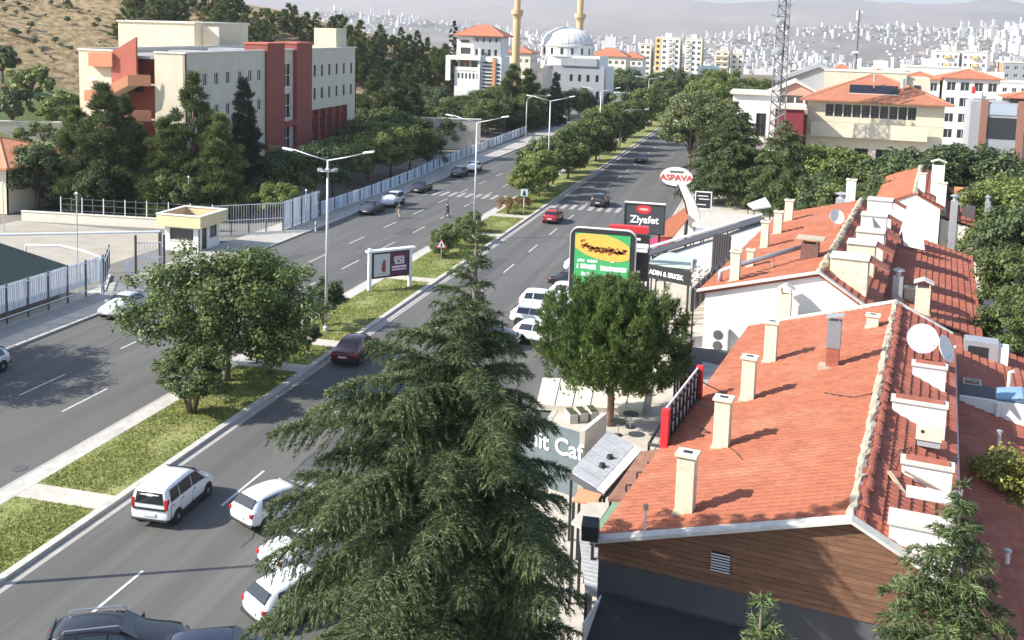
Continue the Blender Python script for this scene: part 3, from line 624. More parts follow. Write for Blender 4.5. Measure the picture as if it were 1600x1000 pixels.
b_ = block('white_house', 'white gabled house with a small red flag before its balcony', 'house', 31.2, 208, 0, 9.5, 12, 15.4, m_white, 4, 5, 1.6, 1.7, m_tile, roofh=1.6, rz=-.06, group='white houses at right')
MB().box(4.6, 4.68, -1.2, -1.12, 11.5, 14.6).build('flag_pole', m_steel, b_); MB().box(4.69, 5.3, -1.18, -1.14, 12.6, 13.9).build('flag', mat('flag_red', (.6, .03, .04), .7, .03), b_)
r_ = empty('brick_house', (34.0, 196, 0), -.06, 'house front of brick piers and blue-grey panels at right edge', 'house')
MB().box(0, 12, 0, 9, 0, 11.6).build('body', m_grey, r_)
for x in (1.6, 7.6, 10.6): MB().box(x, x+1.2, -.3, -.01, 0, 12.0).build('brick_pier', mat('pier_brick', (.33, .16, .11), .9, .15, 4), r_)
for x in (2.9, 8.9):
    MB().box(x, x+1.6 if x > 8 else 7.5, -.12, -.01, 9.4, 11.3).build('blue_panel', mat('panel_blue', (.42, .48, .55), .6, .06), r_)
    MB().box(x, x+1.6 if x > 8 else 7.5, -.1, -.01, 5.2, 8.9).build('dark_glazing', m_glass, r_)
hip_roof(r_, m_tile, 6, 16, 0, 9, 12.6, 1.2, .5)
MB().box(6.2, 15.8, .2, 8.8, 11.62, 12.5).build('attic', m_dframe, r_)
for (x0, lab) in ((58.8, 'white apartment tower with yellow balconies at upper right, left one of two'), (68.6, 'white apartment tower with yellow balconies at upper right, right one of two')):
    b_ = block('apartment_block', lab, 'apartment block', x0, 420, -4, 8.6, 10, 24.4, m_white, 4, 8, 1.1, 1.2, 'flat', group='white apartment towers at upper right')
    for k in range(8): MB().box(3.2, 5.4, -.9, -.01, 1+k*3, 1.9+k*3).build('balcony', m_yellow, b_)
block('apartment_block', 'orange and grey apartment block at the right edge behind the white houses', 'apartment block', 82, 415, -4, 12, 10, 21.0, m_grey, 4, 7, 1.3, 1.3, 'flat', ms=m_orange)
block('red_roofed_house', 'house with a steep red roof behind the pale grey gable', 'house', 10.5, 236, 0, 8, 9, 13.6, m_cream2, 3, 4, 1.1, 1.2, m_tile, roofh=3.2)
block('red_roofed_house', 'small red-roofed house right of the thin mobile mast', 'house', 19.5, 250, 0, 8, 9, 13.4, m_cream2, 3, 4, 1.1, 1.2, m_tile, roofh=2.4)
for k, (x0, y0, w, h, lab) in enumerate(((22, 300, 14, 14.6, 'low flat-roofed pale block left of the white house roofs'), (38, 330, 16, 15.4, 'low pale block with rooftop boxes behind the white gabled house'), (8, 330, 12, 13.2, 'distant low grey block behind the cream hall'), (52, 300, 14, 12.5, 'low white block behind the flag house'), (68, 290, 20, 11.0, 'flat grey-roofed hall at the right edge'))):
    block('low_block', lab, 'building', x0, y0, 0, w, 12, h, (m_cream2, m_white, m_grey, m_white, m_grey)[k], 6, 4, 1.2, 1.2, 'flat', group='low blocks beyond the office')
# ================================================================== THE TILED ROW ON THE RIGHT
RA = math.radians(8.5); RD = Vector((math.sin(RA), math.cos(RA), 0)); RR = Vector((math.cos(RA), -math.sin(RA), 0))
O1 = G(965, 845, 5.0); O1 = Vector((O1.x, O1.y, 0))
def S2W(s, u, z=0): return O1 + RR*s + RD*u + Vector((0, 0, z))
def W2S(p): q = Vector(p)-O1; return q.dot(RR), q.dot(RD), p[2]
def on_u(px, py, u=0.0): return W2S(ONP(px, py, S2W(0, u), RD))             # pixel on the cross plane at u
def on_plane(px, py, s0, z0, k):                                            # pixel on the slope z = z0 + k (s - s0)
    n = RD.cross(RR + Vector((0, 0, k))).normalized(); return W2S(ONP(px, py, S2W(s0, 0, z0), n))
m_rt = mat('clay_tile_red', (.355, .113, .057), .8, .18, 2.2, .25, 25, objvar=.09, island=.09, dirt=((.405, .185, .112), .45, .85))
m_rt2 = mat('clay_tile_dark', (.33, .098, .058), .8, .16, 2.2, .25, 25, objvar=.09, island=.1, dirt=((.47, .20, .13), .6, .5))
m_mort = mat('ridge_mortar', (.44, .37, .27), .95, .22, 3, .5, 18, dirt=((.28, .24, .19), 3, .6))
m_verge = mat('verge_concrete', (.58, .555, .50), .9, .12, 2, .2, 15, dirt=((.36, .33, .29), 1.6, .6))
m_stack = mat('chimney_render', (.72, .635, .47), .9, .07, 2, .15, 12, dirt=((.36, .29, .20), 2.2, .75))
m_bark_soil = mat('planter_soil', (.06, .07, .03), .95, .3, 5)
m_char = mat('charcoal_wall', (.075, .075, .082), .85, .12, .8, .15, 10)
def tile_mesh(name, w, l, m, up=.05):
    prof = [(0, .0), (.34, .004), (.52, .032), (.76, .034), (1.0, .0)]; V = []; n = len(prof)
    for (y, zz) in ((0.0, up), (l, 0.012)):
        for (x, z) in prof: V.append((x*w*1.01, y, z+zz))
    for (x, z) in prof: V.append((x*w*1.01, 0.0, -.004))
    F = [(i, i+1, n+i+1, n+i) for i in range(n-1)] + [(2*n+i, 2*n+i+1, i+1, i) for i in range(n-1)]
    return MB().add(V, F).mesh(name, m)
def tile_slope(root, ea, ra, u0, u1, m, tw=.30, tl=.40, parts=0, name='roof_tile', jit=.006):
    """ea, ra = (s, z) at the eave and ridge; tiles lie in courses from eave to ridge"""
    ds, dz = ra[0]-ea[0], ra[1]-ea[1]; Ls = math.hypot(ds, dz); nr = max(1, int(round(Ls/(tl*.88)))); st = Ls/nr; nc = int(round((u1-u0)/tw)); tw = (u1-u0)/nc
    tm = tile_mesh(name, tw, st*1.12, m, .05 if m is m_rt else .085)
    vy = Vector((ds/Ls, 0, dz/Ls)); vx = Vector((0, 1, 0)) if ds < 0 else Vector((0, -1, 0)); vz = vx.cross(vy)
    if vz.z < 0: vx = -vx; vz = vx.cross(vy)
    items = []
    for j in range(nr):
        for i in range(nc):
            u = u0+i*tw if vx.y > 0 else u0+(i+1)*tw
            o = Vector((ea[0], u, ea[1])) + vy*(j*st) + vz*(.02+random.uniform(0, jit)) + vy*random.uniform(-.012, .012)
            items.append((o, (S2W(o.x, o.y, o.z)-CAM).length))
    items.sort(key=lambda t: t[1])
    V0 = np.array([v.co[:] for v in tm.vertices]); F0 = np.array([p.vertices[:] for p in tm.polygons])
    R = np.array([[vx.x, vy.x, vz.x], [vx.y, vy.y, vz.y], [vx.z, vy.z, vz.z]])
    M4 = Matrix(((vx.x, vy.x, vz.x, 0), (vx.y, vy.y, vz.y, 0), (vx.z, vy.z, vz.z, 0), (0, 0, 0, 1)))
    for (o, _) in items[:parts]:
        q = bpy.data.objects.new(name, tm); link(q, root); mm = M4.copy(); mm.translation = o; q.matrix_local = mm
    rest = items[parts:]
    if rest:
        Rt = V0 @ R.T
        VV = np.concatenate([Rt + np.array(o[:]) for o, _ in rest]); FF = np.concatenate([F0+k*len(V0) for k in range(len(rest))])
        q = bpy.data.objects.new('tile_field', np_mesh('tile_field', VV, FF, m)); link(q, root); q['kind'] = 'stuff'
def lumpy(path, r, n=8, amp=.25, step=.35):
    b = MB(); pts = []
    for i in range(len(path)-1):
        a, c = Vector(path[i]), Vector(path[i+1]); k = max(1, int((c-a).length/step))
        pts += [a.lerp(c, j/k) for j in range(k)]
    pts.append(Vector(path[-1])); b.tube(pts, r, n)
    b.v = [tuple(Vector(v)+Vector((random.uniform(-1, 1), random.uniform(-.5, .5), random.uniform(-1, 1)))*r*amp) for v in b.v]; return b
def chimney(loc_s, loc_u, zb, h, w=.56, d=.46, style=0, label='', cat='chimney', m=None):
    r = empty('chimney', S2W(loc_s, loc_u, zb), -RA, label, cat, 'chimneys on the tiled row'); m = m or m_stack
    MB().box(-w/2, w/2, -d/2, d/2, -.45, h).build('stack', m, r, bevel=.015)
    if style == 0:
        MB().box(-w/2-.07, w/2+.07, -d/2-.07, d/2+.07, h, h+.1).build('cap', m_stack, r, bevel=.015)
        MB().box(-w*.25, w*.25, -d*.2, d*.2, h+.1, h+.115).build('flue_opening', m_black, r)
    elif style == 1:                                    # little gabled top
        for x in (-w/2+.04, w/2-.1): MB().box(x, x+.06, -d/2+.02, d/2-.02, h, h+.26).build('cap_leg', m_stack, r)
        MB().prism([(-w/2-.14, -d/2-.1, h+.26), (0, -d/2-.1, h+.5), (w/2+.14, -d/2-.1, h+.26), (w/2+.14, -d/2-.1, h+.33), (0, -d/2-.1, h+.58), (-w/2-.14, -d/2-.1, h+.33)], (0, d+.2, 0)).build('cap', m_verge, r)
    else:                                               # metal cowl
        MB().tube([(0, 0, h), (0, 0, h+.35)], w*.3, 10).build('flue', m_steel, r)
        MB().lathe([(w*.62, h+.35), (w*.62, h+.4), (.05, h+.55)], 12).build('cowl', m_steel, r)
    MB().box(-w/2-.09, w/2+.09, -d/2-.09, d/2+.09, -.4, .06).build('base_mortar', m_mort, r)
    return r
def dish(loc, rad, az, el, label, m=None):
    r = empty('satellite_dish', loc, 0, label, 'satellite dish', 'satellite dishes on the roofs')
    n = Vector((math.cos(el)*math.sin(az), math.cos(el)*math.cos(az), math.sin(el))); qt = n.to_track_quat('Z', 'Y').to_matrix().to_4x4()
    c = Vector((0, 0, rad*1.1+.25))
    prof = [(rad*t, .28*rad*t*t) for t in np.linspace(.02, 1, 7)]; prof2 = [(r_, z-.03) for r_, z in reversed(prof)]
    pl = MB().lathe(prof+prof2, 24).build('reflector', m or m_frame, r, smooth=False); pl.matrix_local = Matrix.Translation(c) @ qt
    MB().tube([(0, 0, -.3), (0, 0, rad*.9), c-n*.05], .03, 6).build('mast', m_steel, r)
    MB().tube([c-Vector((0, 0, rad*.95))+n*.2, c+n*rad*.95], .015, 5).build('arm', m_steel, r)
    MB().tube([c+n*rad*.85, c+n*rad*1.02], .05, 8).build('receiver', m_frame, r)
    return r
# ---- near building -----------------------------------------------------------
eL, rg, eR, U1 = (-.75, 4.775), (6.63, 6.985), (9.45, 5.69), 26.9
kL = (rg[1]-eL[1])/(rg[0]-eL[0]); kR = (eR[1]-rg[1])/(eR[0]-rg[0])
b1 = empty('tiled_shop_building', S2W(0, 0, 0), -RA, 'nearest red-tiled shop building with a brown boarded gable', 'building')
def gz(s): return rg[1]+(s-rg[0])*(kL if s < rg[0] else kR)
MB().prism([(eL[0], .12, eL[1]-.22), (eL[0], .12, eL[1]-.02), (rg[0], .12, rg[1]-.02), (eR[0], .12, eR[1]-.02), (eR[0], .12, eR[1]-.22), (rg[0], .12, rg[1]-.3)], (0, U1-.12, 0)).build('roof_deck', m_rt2, b1)
MB().box(-.25, 9.0, .32, U1-.3, 0, 4.6).build('shop_body', m_char, b1)
MB().prism([(-.25, .3, 4.62), (9.0, .3, 4.62), (9.0, .3, 5.55), (rg[0], .3, rg[1]-.34), (-.25, .3, 4.66)], (0, U1-.6, 0)).build('attic_body', m_stack, b1)
tile_slope(b1, eL, rg, .1, U1, m_rt, .30, .36, parts=200)
tile_slope(b1, eR, rg, .1, U1, m_rt2, .33, .46, parts=100)
lumpy([(rg[0], .2, rg[1]+.03), (rg[0], U1, rg[1]+.03)], .17, 9, .3).build('ridge_mortar', m_mort, b1)
rt = tile_mesh('ridge_tile', .34, .46, m_rt2, .03)
for k in range(60):
    q = bpy.data.objects.new('ridge_tile', rt); link(q, b1); q.location = (rg[0]+random.uniform(.0, .1), .25+k*.44, rg[1]+.14+random.uniform(-.02, .03)); q.rotation_euler = (random.uniform(-.08, .08), math.radians(14+random.uniform(-8, 8)), 0)
# verge strips along the gable
MB().prism([(eL[0]-.05, -.2, eL[1]+.02), (rg[0], -.2, rg[1]+.1), (rg[0], -.2, rg[1]+.2), (eL[0]-.05, -.2, eL[1]+.14)], (0, .42, 0)).build('verge_left', m_verge, b1)
MB().prism([(rg[0], -.2, rg[1]+.1), (eR[0]-.1, -.2, eR[1]+.04), (eR[0]-.1, -.2, eR[1]+.16), (rg[0], -.2, rg[1]+.2)], (0, .42, 0)).build('verge_right', m_verge, b1)
# gable: charcoal wall below, brown boards above
zb_ = 4.25
MB().box(-.6, 9.2, .08, .315, 0, zb_).build('gable_wall', m_char, b1)
m_wood = mat('brown_boards', (.17, .082, .045), .75, .25, 1.5, .2, 20, objvar=.17, stretch=(1, 1, 7), dirt=((.25, .135, .08), 1.2, .6))
bh = .168; z = zb_+.004
MB().prism([(-.6, .1, zb_+.01), (9.2, .1, zb_+.01), (9.2, .1, gz(9.2)-.08), (rg[0], .1, rg[1]-.04), (-.6, .1, gz(-.6)-.04)], (0, .1, 0)).build('board_backing', m_char, b1)
while z < rg[1]-.02:
    z1 = min(z+bh-.012, rg[1]-.05)
    if z1 <= z: break
    def lim(zq): zq += .03; return (-.62 if zq < gz(-.62) else max(-.62, rg[0]-(rg[1]-zq)/kL)), (9.22 if zq < gz(9.22) else min(9.22, rg[0]+(zq-rg[1])/kR))
    (s0, s1), (t0_, t1_) = lim(z), lim(z1)
    x = s0; k = 0
    while x < s1-.2:
        e = min(s1, x+random.uniform(1.6, 3.4))
        if s1-e < .5: e = s1
        yf = .045-random.uniform(0, .012); xa_, xb_ = x+.004, e-.004; xt0 = max(xa_, t0_); xt1 = min(xb_, t1_)
        if xt1 > xt0: MB().prism([(xa_, yf, z), (xb_, yf, z), (xt1, yf, z1), (xt0, yf, z1)], (0, .097-yf, 0)).build('board', m_wood, b1)
        x = e
    z += bh
# louvred vent in the boards
vs, _, vz = on_u(1111, 890); vs2, _, vz2 = on_u(1137, 862)
vn = empty('vent_grille', S2W(vs, -.06, vz), -RA, 'small white louvred vent grille on the brown boarded gable', 'vent')
w_, h_ = .55, .58
MB().box(0, w_, -.01, .045, 0, h_).build('backing', m_black, vn)
for k in range(7): MB().obox((0, -.012, .02+k*h_/7), (w_, 0, 0), (0, -.05, .035), (0, .012, .02)).build('slat', m_frame, vn)
# dark box under the gable with scalloped fringe
an = empty('fringed_awning', S2W(-.4, -.1, 0), -RA, 'black awning with a white scalloped fringe under the boarded gable', 'awning')
aw0 = on_u(960, 972); 
MB().prism([(0, 0, 3.2), (5.2, 0, 3.2), (5.2, -1.7, 2.4), (0, -1.7, 2.4)], (0, 0, .06)).build('canvas', m_black, an)
for k in range(26): MB().box(k*.2+.01, k*.2+.15, -1.76, -1.71, 2.28, 2.48).build('scallop', m_frame, an)
MB().box(-.03, .03, -1.7, 0, 2.3, 3.22).build('side_trim', m_frame, an)
# floodlight + small antenna on the near left eave
fl = empty('floodlight', S2W(-.75, -.05, 4.9), -RA, 'black floodlight head at the near left corner of the tiled roof', 'floodlight')
MB().obox((-.3, -.25, .0), (.5, .1, 0), (-.1, .45, .12), (0, -.08, .5)).build('housing', m_black, fl); MB().tube([(0, 0, -.1), (0, 0, .2)], .05, 6).build('bracket', m_black, fl)
fp = on_plane(1007, 838, *eL, kL)
st = empty('roof_pipe', S2W(*fp), -RA, 'thin white standpipe near the gable edge of the tiled roof', 'pipe')
MB().tube([(0, 0, -.1), (0, 0, .85)], .035, 8).build('pipe', m_frame, st); MB().lathe([(.08, .85), (.08, 1.0), (.02, 1.04)], 8).build('cap', m_mort, st)
# chimneys on the left slope: (px of base, py of base, py of top, width px, style, words)
for (bx, by, ty, wpx, stl, lab) in ((1070, 803, 710, 30, 0, 'cream chimney nearest the boarded gable'), (1127, 700, 624, 26, 0, 'cream chimney beside the red-ended lattice sign'),
        (1168, 626, 560, 22, 0, 'cream chimney behind the red-ended lattice sign'), (1203, 566, 505, 20, 0, 'tall cream chimney left of the grey metal flue'), (1363, 513, 494, 19, 0, 'stubby cream chimney close to the far ridge')):
    s, u, z = on_plane(bx, by, *eL, kL); k = px_m(S2W(s, u, z)); chimney(s, u, z, (by-ty)/k*1.03, wpx/k*.93, wpx/k*.8, stl, lab)
s, u, z = on_plane(1300, 574, *eL, kL); fl = empty('metal_flue', S2W(s, u, z), -RA, 'grey sheet-metal box flue on a brick foot near the ridge', 'flue', 'chimneys on the tiled row')
MB().box(-.26, .26, -.22, .22, -.3, .9).build('brick_foot', m_rt2, fl); MB().box(-.28, .28, -.25, .25, .9, 2.1).build('metal_shaft', mat('flue_grey', (.27, .29, .31), .5, .1, 3, metal=.4), fl)
MB().obox((-.36, -.32, 2.2), (.72, 0, .14), (0, .64, 0), (0, 0, .04)).build('rain_cap', m_steel, fl); MB().box(-.2, -.16, -.2, .2, 2.1, 2.24).box(.16, .2, -.2, .2, 2.1, 2.3).build('cap_leg', m_steel, fl)
MB().box(-.55, .42, -.4, .34, -.35, .07).build('base_mortar', m_mort, fl)
# raised tile step near the far end
sa, ua, za = on_plane(1235, 545, *eL, kL)
# white dormer boxes on the right slope: (left px, bottom-left py, right px, width m, height at the right, words)
def dormer(bx, by, wid, ht, dep, lab, top=True, m=None):
    s, u, z = on_plane(bx, by, *rg, kR); r = empty('dormer_box', S2W(s, u, z), -RA, lab, 'dormer', 'white dormer boxes along the right slope')
    zr = kR*wid
    MB().prism([(0, 0, -.12), (wid, 0, zr-.12), (wid, 0, ht), (0, 0, ht)], (0, dep, 0)).build('wall', m or m_white, r)
    MB().box(-.06, wid+.06, -.07, dep+.05, ht, ht+.11).build('coping', m_verge, r)
    if top:
        MB().box(.1, wid-.1, .08, dep-.03, ht+.11, ht+.16).build('tiled_top', m_rt2, r)
    return r
D1 = dormer(1388, 846, 1.75, .52, .8, 'large white box dormer beside the boarded gable, open-topped with a pipe', top=False)
MB().obox((.35, 1.0, .95), (1.2, 0, 0), (0, .5, .1), (0, -.02, .06)).build('white_slab', m_frame, D1)
MB().tube([(1.62, .3, .4), (1.62, .34, 1.5)], .08, 8).build('pipe', m_steel, D1); MB().lathe([(.11, 1.5), (.11, 1.62), (.02, 1.66)], 10, (1.62, .34, 0)).build('pipe_cap', m_steel, D1)
dormer(1408, 742, 1.5, .40, .5, 'white dormer box with boards leaning on it, second from the gable')
dormer(1393, 645, 1.85, .46, .5, 'longest white dormer box in the middle of the right slope')
dormer(1425, 588, 1.3, .48, .5, 'stained white dormer box in front of the two dishes')
s, u, z = on_plane(1432, 700, *rg, kR); r_ = empty('water_heater_box', S2W(s, u, z), -RA, 'cream heater box on a grey stand between the white dormers', 'heater')
MB().box(0, .75, 0, .5, .1, .32).build('stand', m_grey, r_); MB().box(-.05, .8, -.05, .55, .32, .85).build('casing', m_stack, r_, bevel=.02); MB().box(.1, .2, -.07, -.052, .6, .7).build('badge', m_black, r_)
# loose boards
s, u, z = on_plane(1385, 745, *rg, kR)
for k, (du, dv, ln, ang, lab) in enumerate(((0, 0, 2.2, -.9, 'longer loose plank lying on the right slope'), (.5, .5, 1.5, .3, 'shorter loose plank lying across the right slope'))):
    q = MB().box(0, ln, 0, .14, 0, .05).build('loose_plank', mat('weathered_plank', (.45, .36, .24), .9, .2, 4), None); tag(q, lab, 'plank'); q.location = S2W(s+dv, u+du, z+.16+dv*kR*.5); q.rotation_euler = (0, math.atan(-kR), -RA+ang)
# two white dishes, twin of the photo
s, u, z = on_plane(1440, 570, *rg, kR)
dish(S2W(s-.05, u+.7, z+.0), .66, math.radians(188), math.radians(24), 'left white satellite dish of the pair behind the stained dormer')
dish(S2W(s+.82, u+.9, z-.35), .62, math.radians(120), math.radians(24), 'right white satellite dish of the pair, seen at an angle')
# right gutter and far verge
MB().box(eR[0]-.02, eR[0]+.12, .0, U1, eR[1]-.2, eR[1]-.06).build('gutter', m_frame, b1)
MB().prism([(eL[0], U1-.02, eL[1]+.02), (rg[0], U1-.02, rg[1]+.1), (eR[0], U1-.02, eR[1]+.04), (eR[0], U1-.02, eR[1]+.16), (rg[0], U1-.02, rg[1]+.22), (eL[0], U1-.02, eL[1]+.14)], (0, .3, 0)).build('far_verge', m_verge, b1)
# ---- lower lean-to roof on the right of the near building ----------------------
an = empty('lean_to_roof', S2W(0, 0, 0), -RA, 'lower red-tiled lean-to along the right side of the nearest building', 'lean-to')
la, lb = (13.7, 2.95), (9.62, 4.1)
MB().prism([(9.3, -6, 0), (9.3, -6, 4.0), (13.5, -6, 2.8), (13.5, -6, 0)], (0, 40, 0)).build('body', m_white, an)
tile_slope(an, la, lb, -6, 34, m_rt2, .34, .5, parts=0)
MB().box(13.66, 13.85, -6.1, 34.1, 2.74, 2.98).build('gutter', m_frame, an); MB().box(9.3, 13.8, -6.25, -6.01, 2.9, 3.9).build('end_trim', m_verge, an)
kA = (la[1]-lb[1])/(la[0]-lb[0])
s, u, z = on_plane(1500, 600, *la, kA)
r_ = empty('roof_well', S2W(10.1, u-.3, z), -RA, 'dark equipment well with white kerb cut into the lean-to roof', 'roof well')
s2, u2, z2 = on_plane(1500, 652, *la, kA)
MB().box(-.3, 3.1, -2.6, -2.42, -1.0, .32).build('kerb', m_frame, r_); MB().box(-.3, 1.3, -2.42, .2, -.6, .12).build('dark_cover', mat('dark_sheet', (.06, .06, .06), .7, .1, 3), r_); MB().box(2.95, 3.1, -2.42, .2, -1.2, .1).build('kerb', m_frame, r_)
MB().box(1.4, 2.9, -2.3, -1.0, -.7, .35).build('fan_casing', m_black, r_, bevel=.03)
for k in range(6): MB().tube([(1.45+k*.26, -2.32, -.4), (1.45+k*.26, -2.32, .32)], .03, 5).build('guard_bar', m_steel, r_)
MB().add([(1.2, -2.5, .45), (2.3, -2.6, .6), (3.1, -2.3, .35), (1.3, -1.2, .55), (2.3, -1.1, .72), (3.0, -1.0, .42), (1.2, -2.5, .38), (3.1, -2.3, .28), (3.0, -1.0, .35), (1.3, -1.2, .48)], [(0, 1, 4, 3), (1, 2, 5, 4), (6, 7, 1, 0), (7, 2, 1), (8, 9, 3, 4), (8, 4, 5), (9, 8, 7, 6)]).build('blue_sheet', mat('blue_tarp', (.20, .32, .47), .6, .15, 2), r_)
MB().tube([(1.9, .4, -.6), (1.9, .4, .9), (2.1, .3, 1.0)], .09, 8).build('vent_pipe', m_frame, r_); MB().tube([(1.3, -2.7, -.8), (1.3, -2.7, .25)], .09, 8).build('vent_pipe', m_frame, r_)
s, u, z = on_plane(1530, 555, *la, kA)
r_ = empty('roof_tank_unit', S2W(s, u, z), -RA, 'grey box unit with a dark opening on the far end of the lean-to', 'equipment box')
MB().box(-.8, .9, -.5, .6, -.4, .9).build('casing', m_steel, r_, bevel=.02); MB().box(-.6, .4, -.53, -.502, -.1, .6).build('opening', m_black, r_); MB().box(.9, 1.4, -.4, .4, -.3, .7).build('side_box', m_frame, r_)
s, u, z = on_plane(1518, 605, *la, kA)
r_ = empty('rusty_box', S2W(s, u, z), -RA, 'open rusty-rimmed box lying on the lean-to tiles', 'box'); 
rb = MB(); rb.box(-.4, .4, -.5, -.44, -.1, .3).box(-.4, .4, .44, .5, -.1, .3).box(-.4, -.34, -.44, .44, -.1, .3).box(.34, .4, -.44, .44, -.1, .3).build('rim', m_verge, r_); MB().box(-.34, .34, -.44, .44, -.15, .1).build('floor', mat('rusty_floor', (.35, .22, .12), .9, .3, 5), r_)
for (px, py, h, lab) in ((1573, 885, .5, 'stub vent pipe low on the lean-to tiles'), (1560, 700, .7, 'vent pipe beside the equipment well on the lean-to'), (1512, 880, .45, 'small vent pipe close under the near gutter')):
    s, u, z = on_plane(px, py, *la, kA); r_ = empty('vent_pipe', S2W(s, u, z), -RA, lab, 'vent pipe', 'vent pipes on the lean-to')
    MB().tube([(0, 0, -.15), (0, 0, h)], .07, 8).build('pipe', m_frame, r_); MB().lathe([(.12, h), (.12, h+.06), (.03, h+.1)], 10).build('cap', m_steel, r_); MB().box(-.18, .18, -.2, .2, -.15, .05).build('flashing', m_mort, r_)
# ---- second building: white gable ------------------------------------------------
u2 = on_u(1095, 455, 28.6)
B2L, B2R, B2E, B2U0, B2U1 = (-3.95, 6.0), (2.58, 7.78), (5.7, 5.9), 28.6, 59.0
k2L = (B2R[1]-B2L[1])/(B2R[0]-B2L[0]); k2R = (B2E[1]-B2R[1])/(B2E[0]-B2R[0])
b2 = empty('tiled_shop_building', S2W(0, 0, 0), -RA, 'second red-tiled building with a bare white gable facing the viewer', 'building')
MB().prism([(-3.6, B2U0, 0), (-3.6, B2U0, 6.0), (B2R[0], B2U0, B2R[1]-.12), (5.4, B2U0, 6.0), (5.4, B2U0, 0)], (0, B2U1-B2U0-.1, 0)).build('gable_wall', m_white, b2)
MB().prism([(B2L[0], B2U0-.1, B2L[1]-.16), (B2L[0], B2U0-.1, B2L[1]), (B2R[0], B2U0-.1, B2R[1]), (B2E[0], B2U0-.1, B2E[1]), (B2E[0], B2U0-.1, B2E[1]-.16), (B2R[0], B2U0-.1, B2R[1]-.11)], (0, B2U1-B2U0+.1, 0)).build('roof_deck', m_rt2, b2)
tile_slope(b2, B2L, B2R, B2U0, B2U1, m_rt, .34, .46); tile_slope(b2, B2E, B2R, B2U0, B2U1, m_rt2, .36, .5)
lumpy([(B2R[0], B2U0, B2R[1]+.05), (B2R[0], B2U1, B2R[1]+.05)], .2, 8, .3).build('ridge_mortar', m_mort, b2)
MB().prism([(B2L[0]-.1, B2U0-.3, B2L[1]), (B2R[0], B2U0-.3, B2R[1]+.06), (B2E[0], B2U0-.3, B2E[1]+.02), (B2E[0], B2U0-.3, B2E[1]+.14), (B2R[0], B2U0-.3, B2R[1]+.18), (B2L[0]-.1, B2U0-.3, B2L[1]+.12)], (0, .35, 0)).build('verge', m_verge, b2)
s0 = on_u(1180, 497, B2U0-.6); s1_ = on_u(1290, 492, B2U0-.6)
MB().obox((-.6, B2U0-.02, 5.0), (3.6, 0, 0), (0, -1.2, -.45), (0, .02, .05)).build('pale_awning', mat('awning_pale', (.47, .55, .55), .7, .06), b2)
# low white box with air conditioner in front of the white gable
r_ = empty('air_conditioner', S2W(*on_u(1105, 545, B2U0-.42)[:2], 0), -RA, 'grey two-fan air conditioner against the white gable', 'air conditioner')
s, _, z = on_u(1110, 548, B2U0-.42); r_.location = S2W(s, B2U0-.42, z)
MB().box(0, .95, 0, .38, 0, 1.35).build('casing', mat('ac_grey', (.60, .61, .60), .6, .04), r_, bevel=.02)
for zz in (.35, .98): MB().lathe([(.27, 0), (.27, .02), (.06, .03)], 18).build('fan_grille', m_dframe, r_).matrix_local = Matrix.Translation((.38, -.003, zz)) @ Matrix.Rotation(math.radians(90), 4, 'X')
MB().tube([(.1, .2, -.05), (.1, .2, .02)], .04, 6).build('foot', m_black, r_)
shelf = tag(MB().box(-3.75, -.9, B2U0-1.5, B2U0-.03, 0, max(.5, z-.03)).build('white_plinth', m_white, None), 'white rendered plinth below the air conditioner', 'plinth'); shelf.location = S2W(0, 0, 0); shelf.rotation_euler = (0, 0, -RA)
for (bx, by, ty, wpx, stl, lab) in ((1148, 440, 394, 15, 0, 'yellowish chimney at the near edge of the second roof'), (1194, 388, 348, 12, 0, 'left chimney of three along the second roof'), (1215, 366, 332, 13, 0, 'middle chimney of three along the second roof'), (1232, 346, 314, 13, 0, 'right chimney of three along the second roof'), (1172, 418, 392, 11, 0, 'short pale chimney stub on the second roof')):
    s, u, z = on_plane(bx, by, *B2L, k2L); k = px_m(S2W(s, u, z)); chimney(s, u, z, (by-ty)/k*1.03, wpx/k*.95, wpx/k*.85, stl, lab)
k = px_m(S2W(1.5, 27.7, 5)); chimney(1.0, 27.75, 4.9, 1.75, .62, .5, 1, 'white chimney with a little gabled top before the white gable')
s, u, z = on_plane(1135, 440, *B2L, k2L)
r_ = empty('long_flue_pipe', S2W(s, u, z), -RA, 'long silver pipe lying across the second roof', 'pipe')
q1 = Vector(on_plane(1255, 405, *B2L, k2L)) - Vector((s, u, z))
MB().tube([(-.4, -.1, -.6), (-.35, -.1, .6), (.2, .05, .85), (q1.x, q1.y, q1.z+.8)], .14, 10).build('pipe', m_steel, r_, smooth=True)
MB().tube([(q1.x*.6, q1.y*.6, q1.z*.6-.1), (q1.x*.6, q1.y*.6, q1.z*.6+.72)], .04, 6).build('bracket', m_steel, r_)
s, u, z = on_plane(1265, 405, *B2L, k2L); r_ = empty('brick_hearth_stack', S2W(s, u, z), -RA, 'dark squat brick stack with a slab lid near the second ridge', 'chimney', 'chimneys on the tiled row')
MB().box(-.5, .5, -.4, .4, -.3, 1.0).build('stack', mat('sooty_brick', (.17, .085, .065), .9, .25, 4), r_); MB().box(-.8, .8, -.6, .6, 1.25, 1.34).build('slab', m_mort, r_); MB().box(-.45, -.35, -.35, .35, 1.0, 1.25).box(.35, .45, -.35, .35, 1.0, 1.25).build('leg', m_mort, r_)
s, u, z = on_plane(1305, 358, *B2L, k2L); dish(S2W(s, u, z), .55, math.radians(150), math.radians(25), 'small ring-like dish on the left slope of the second roof')
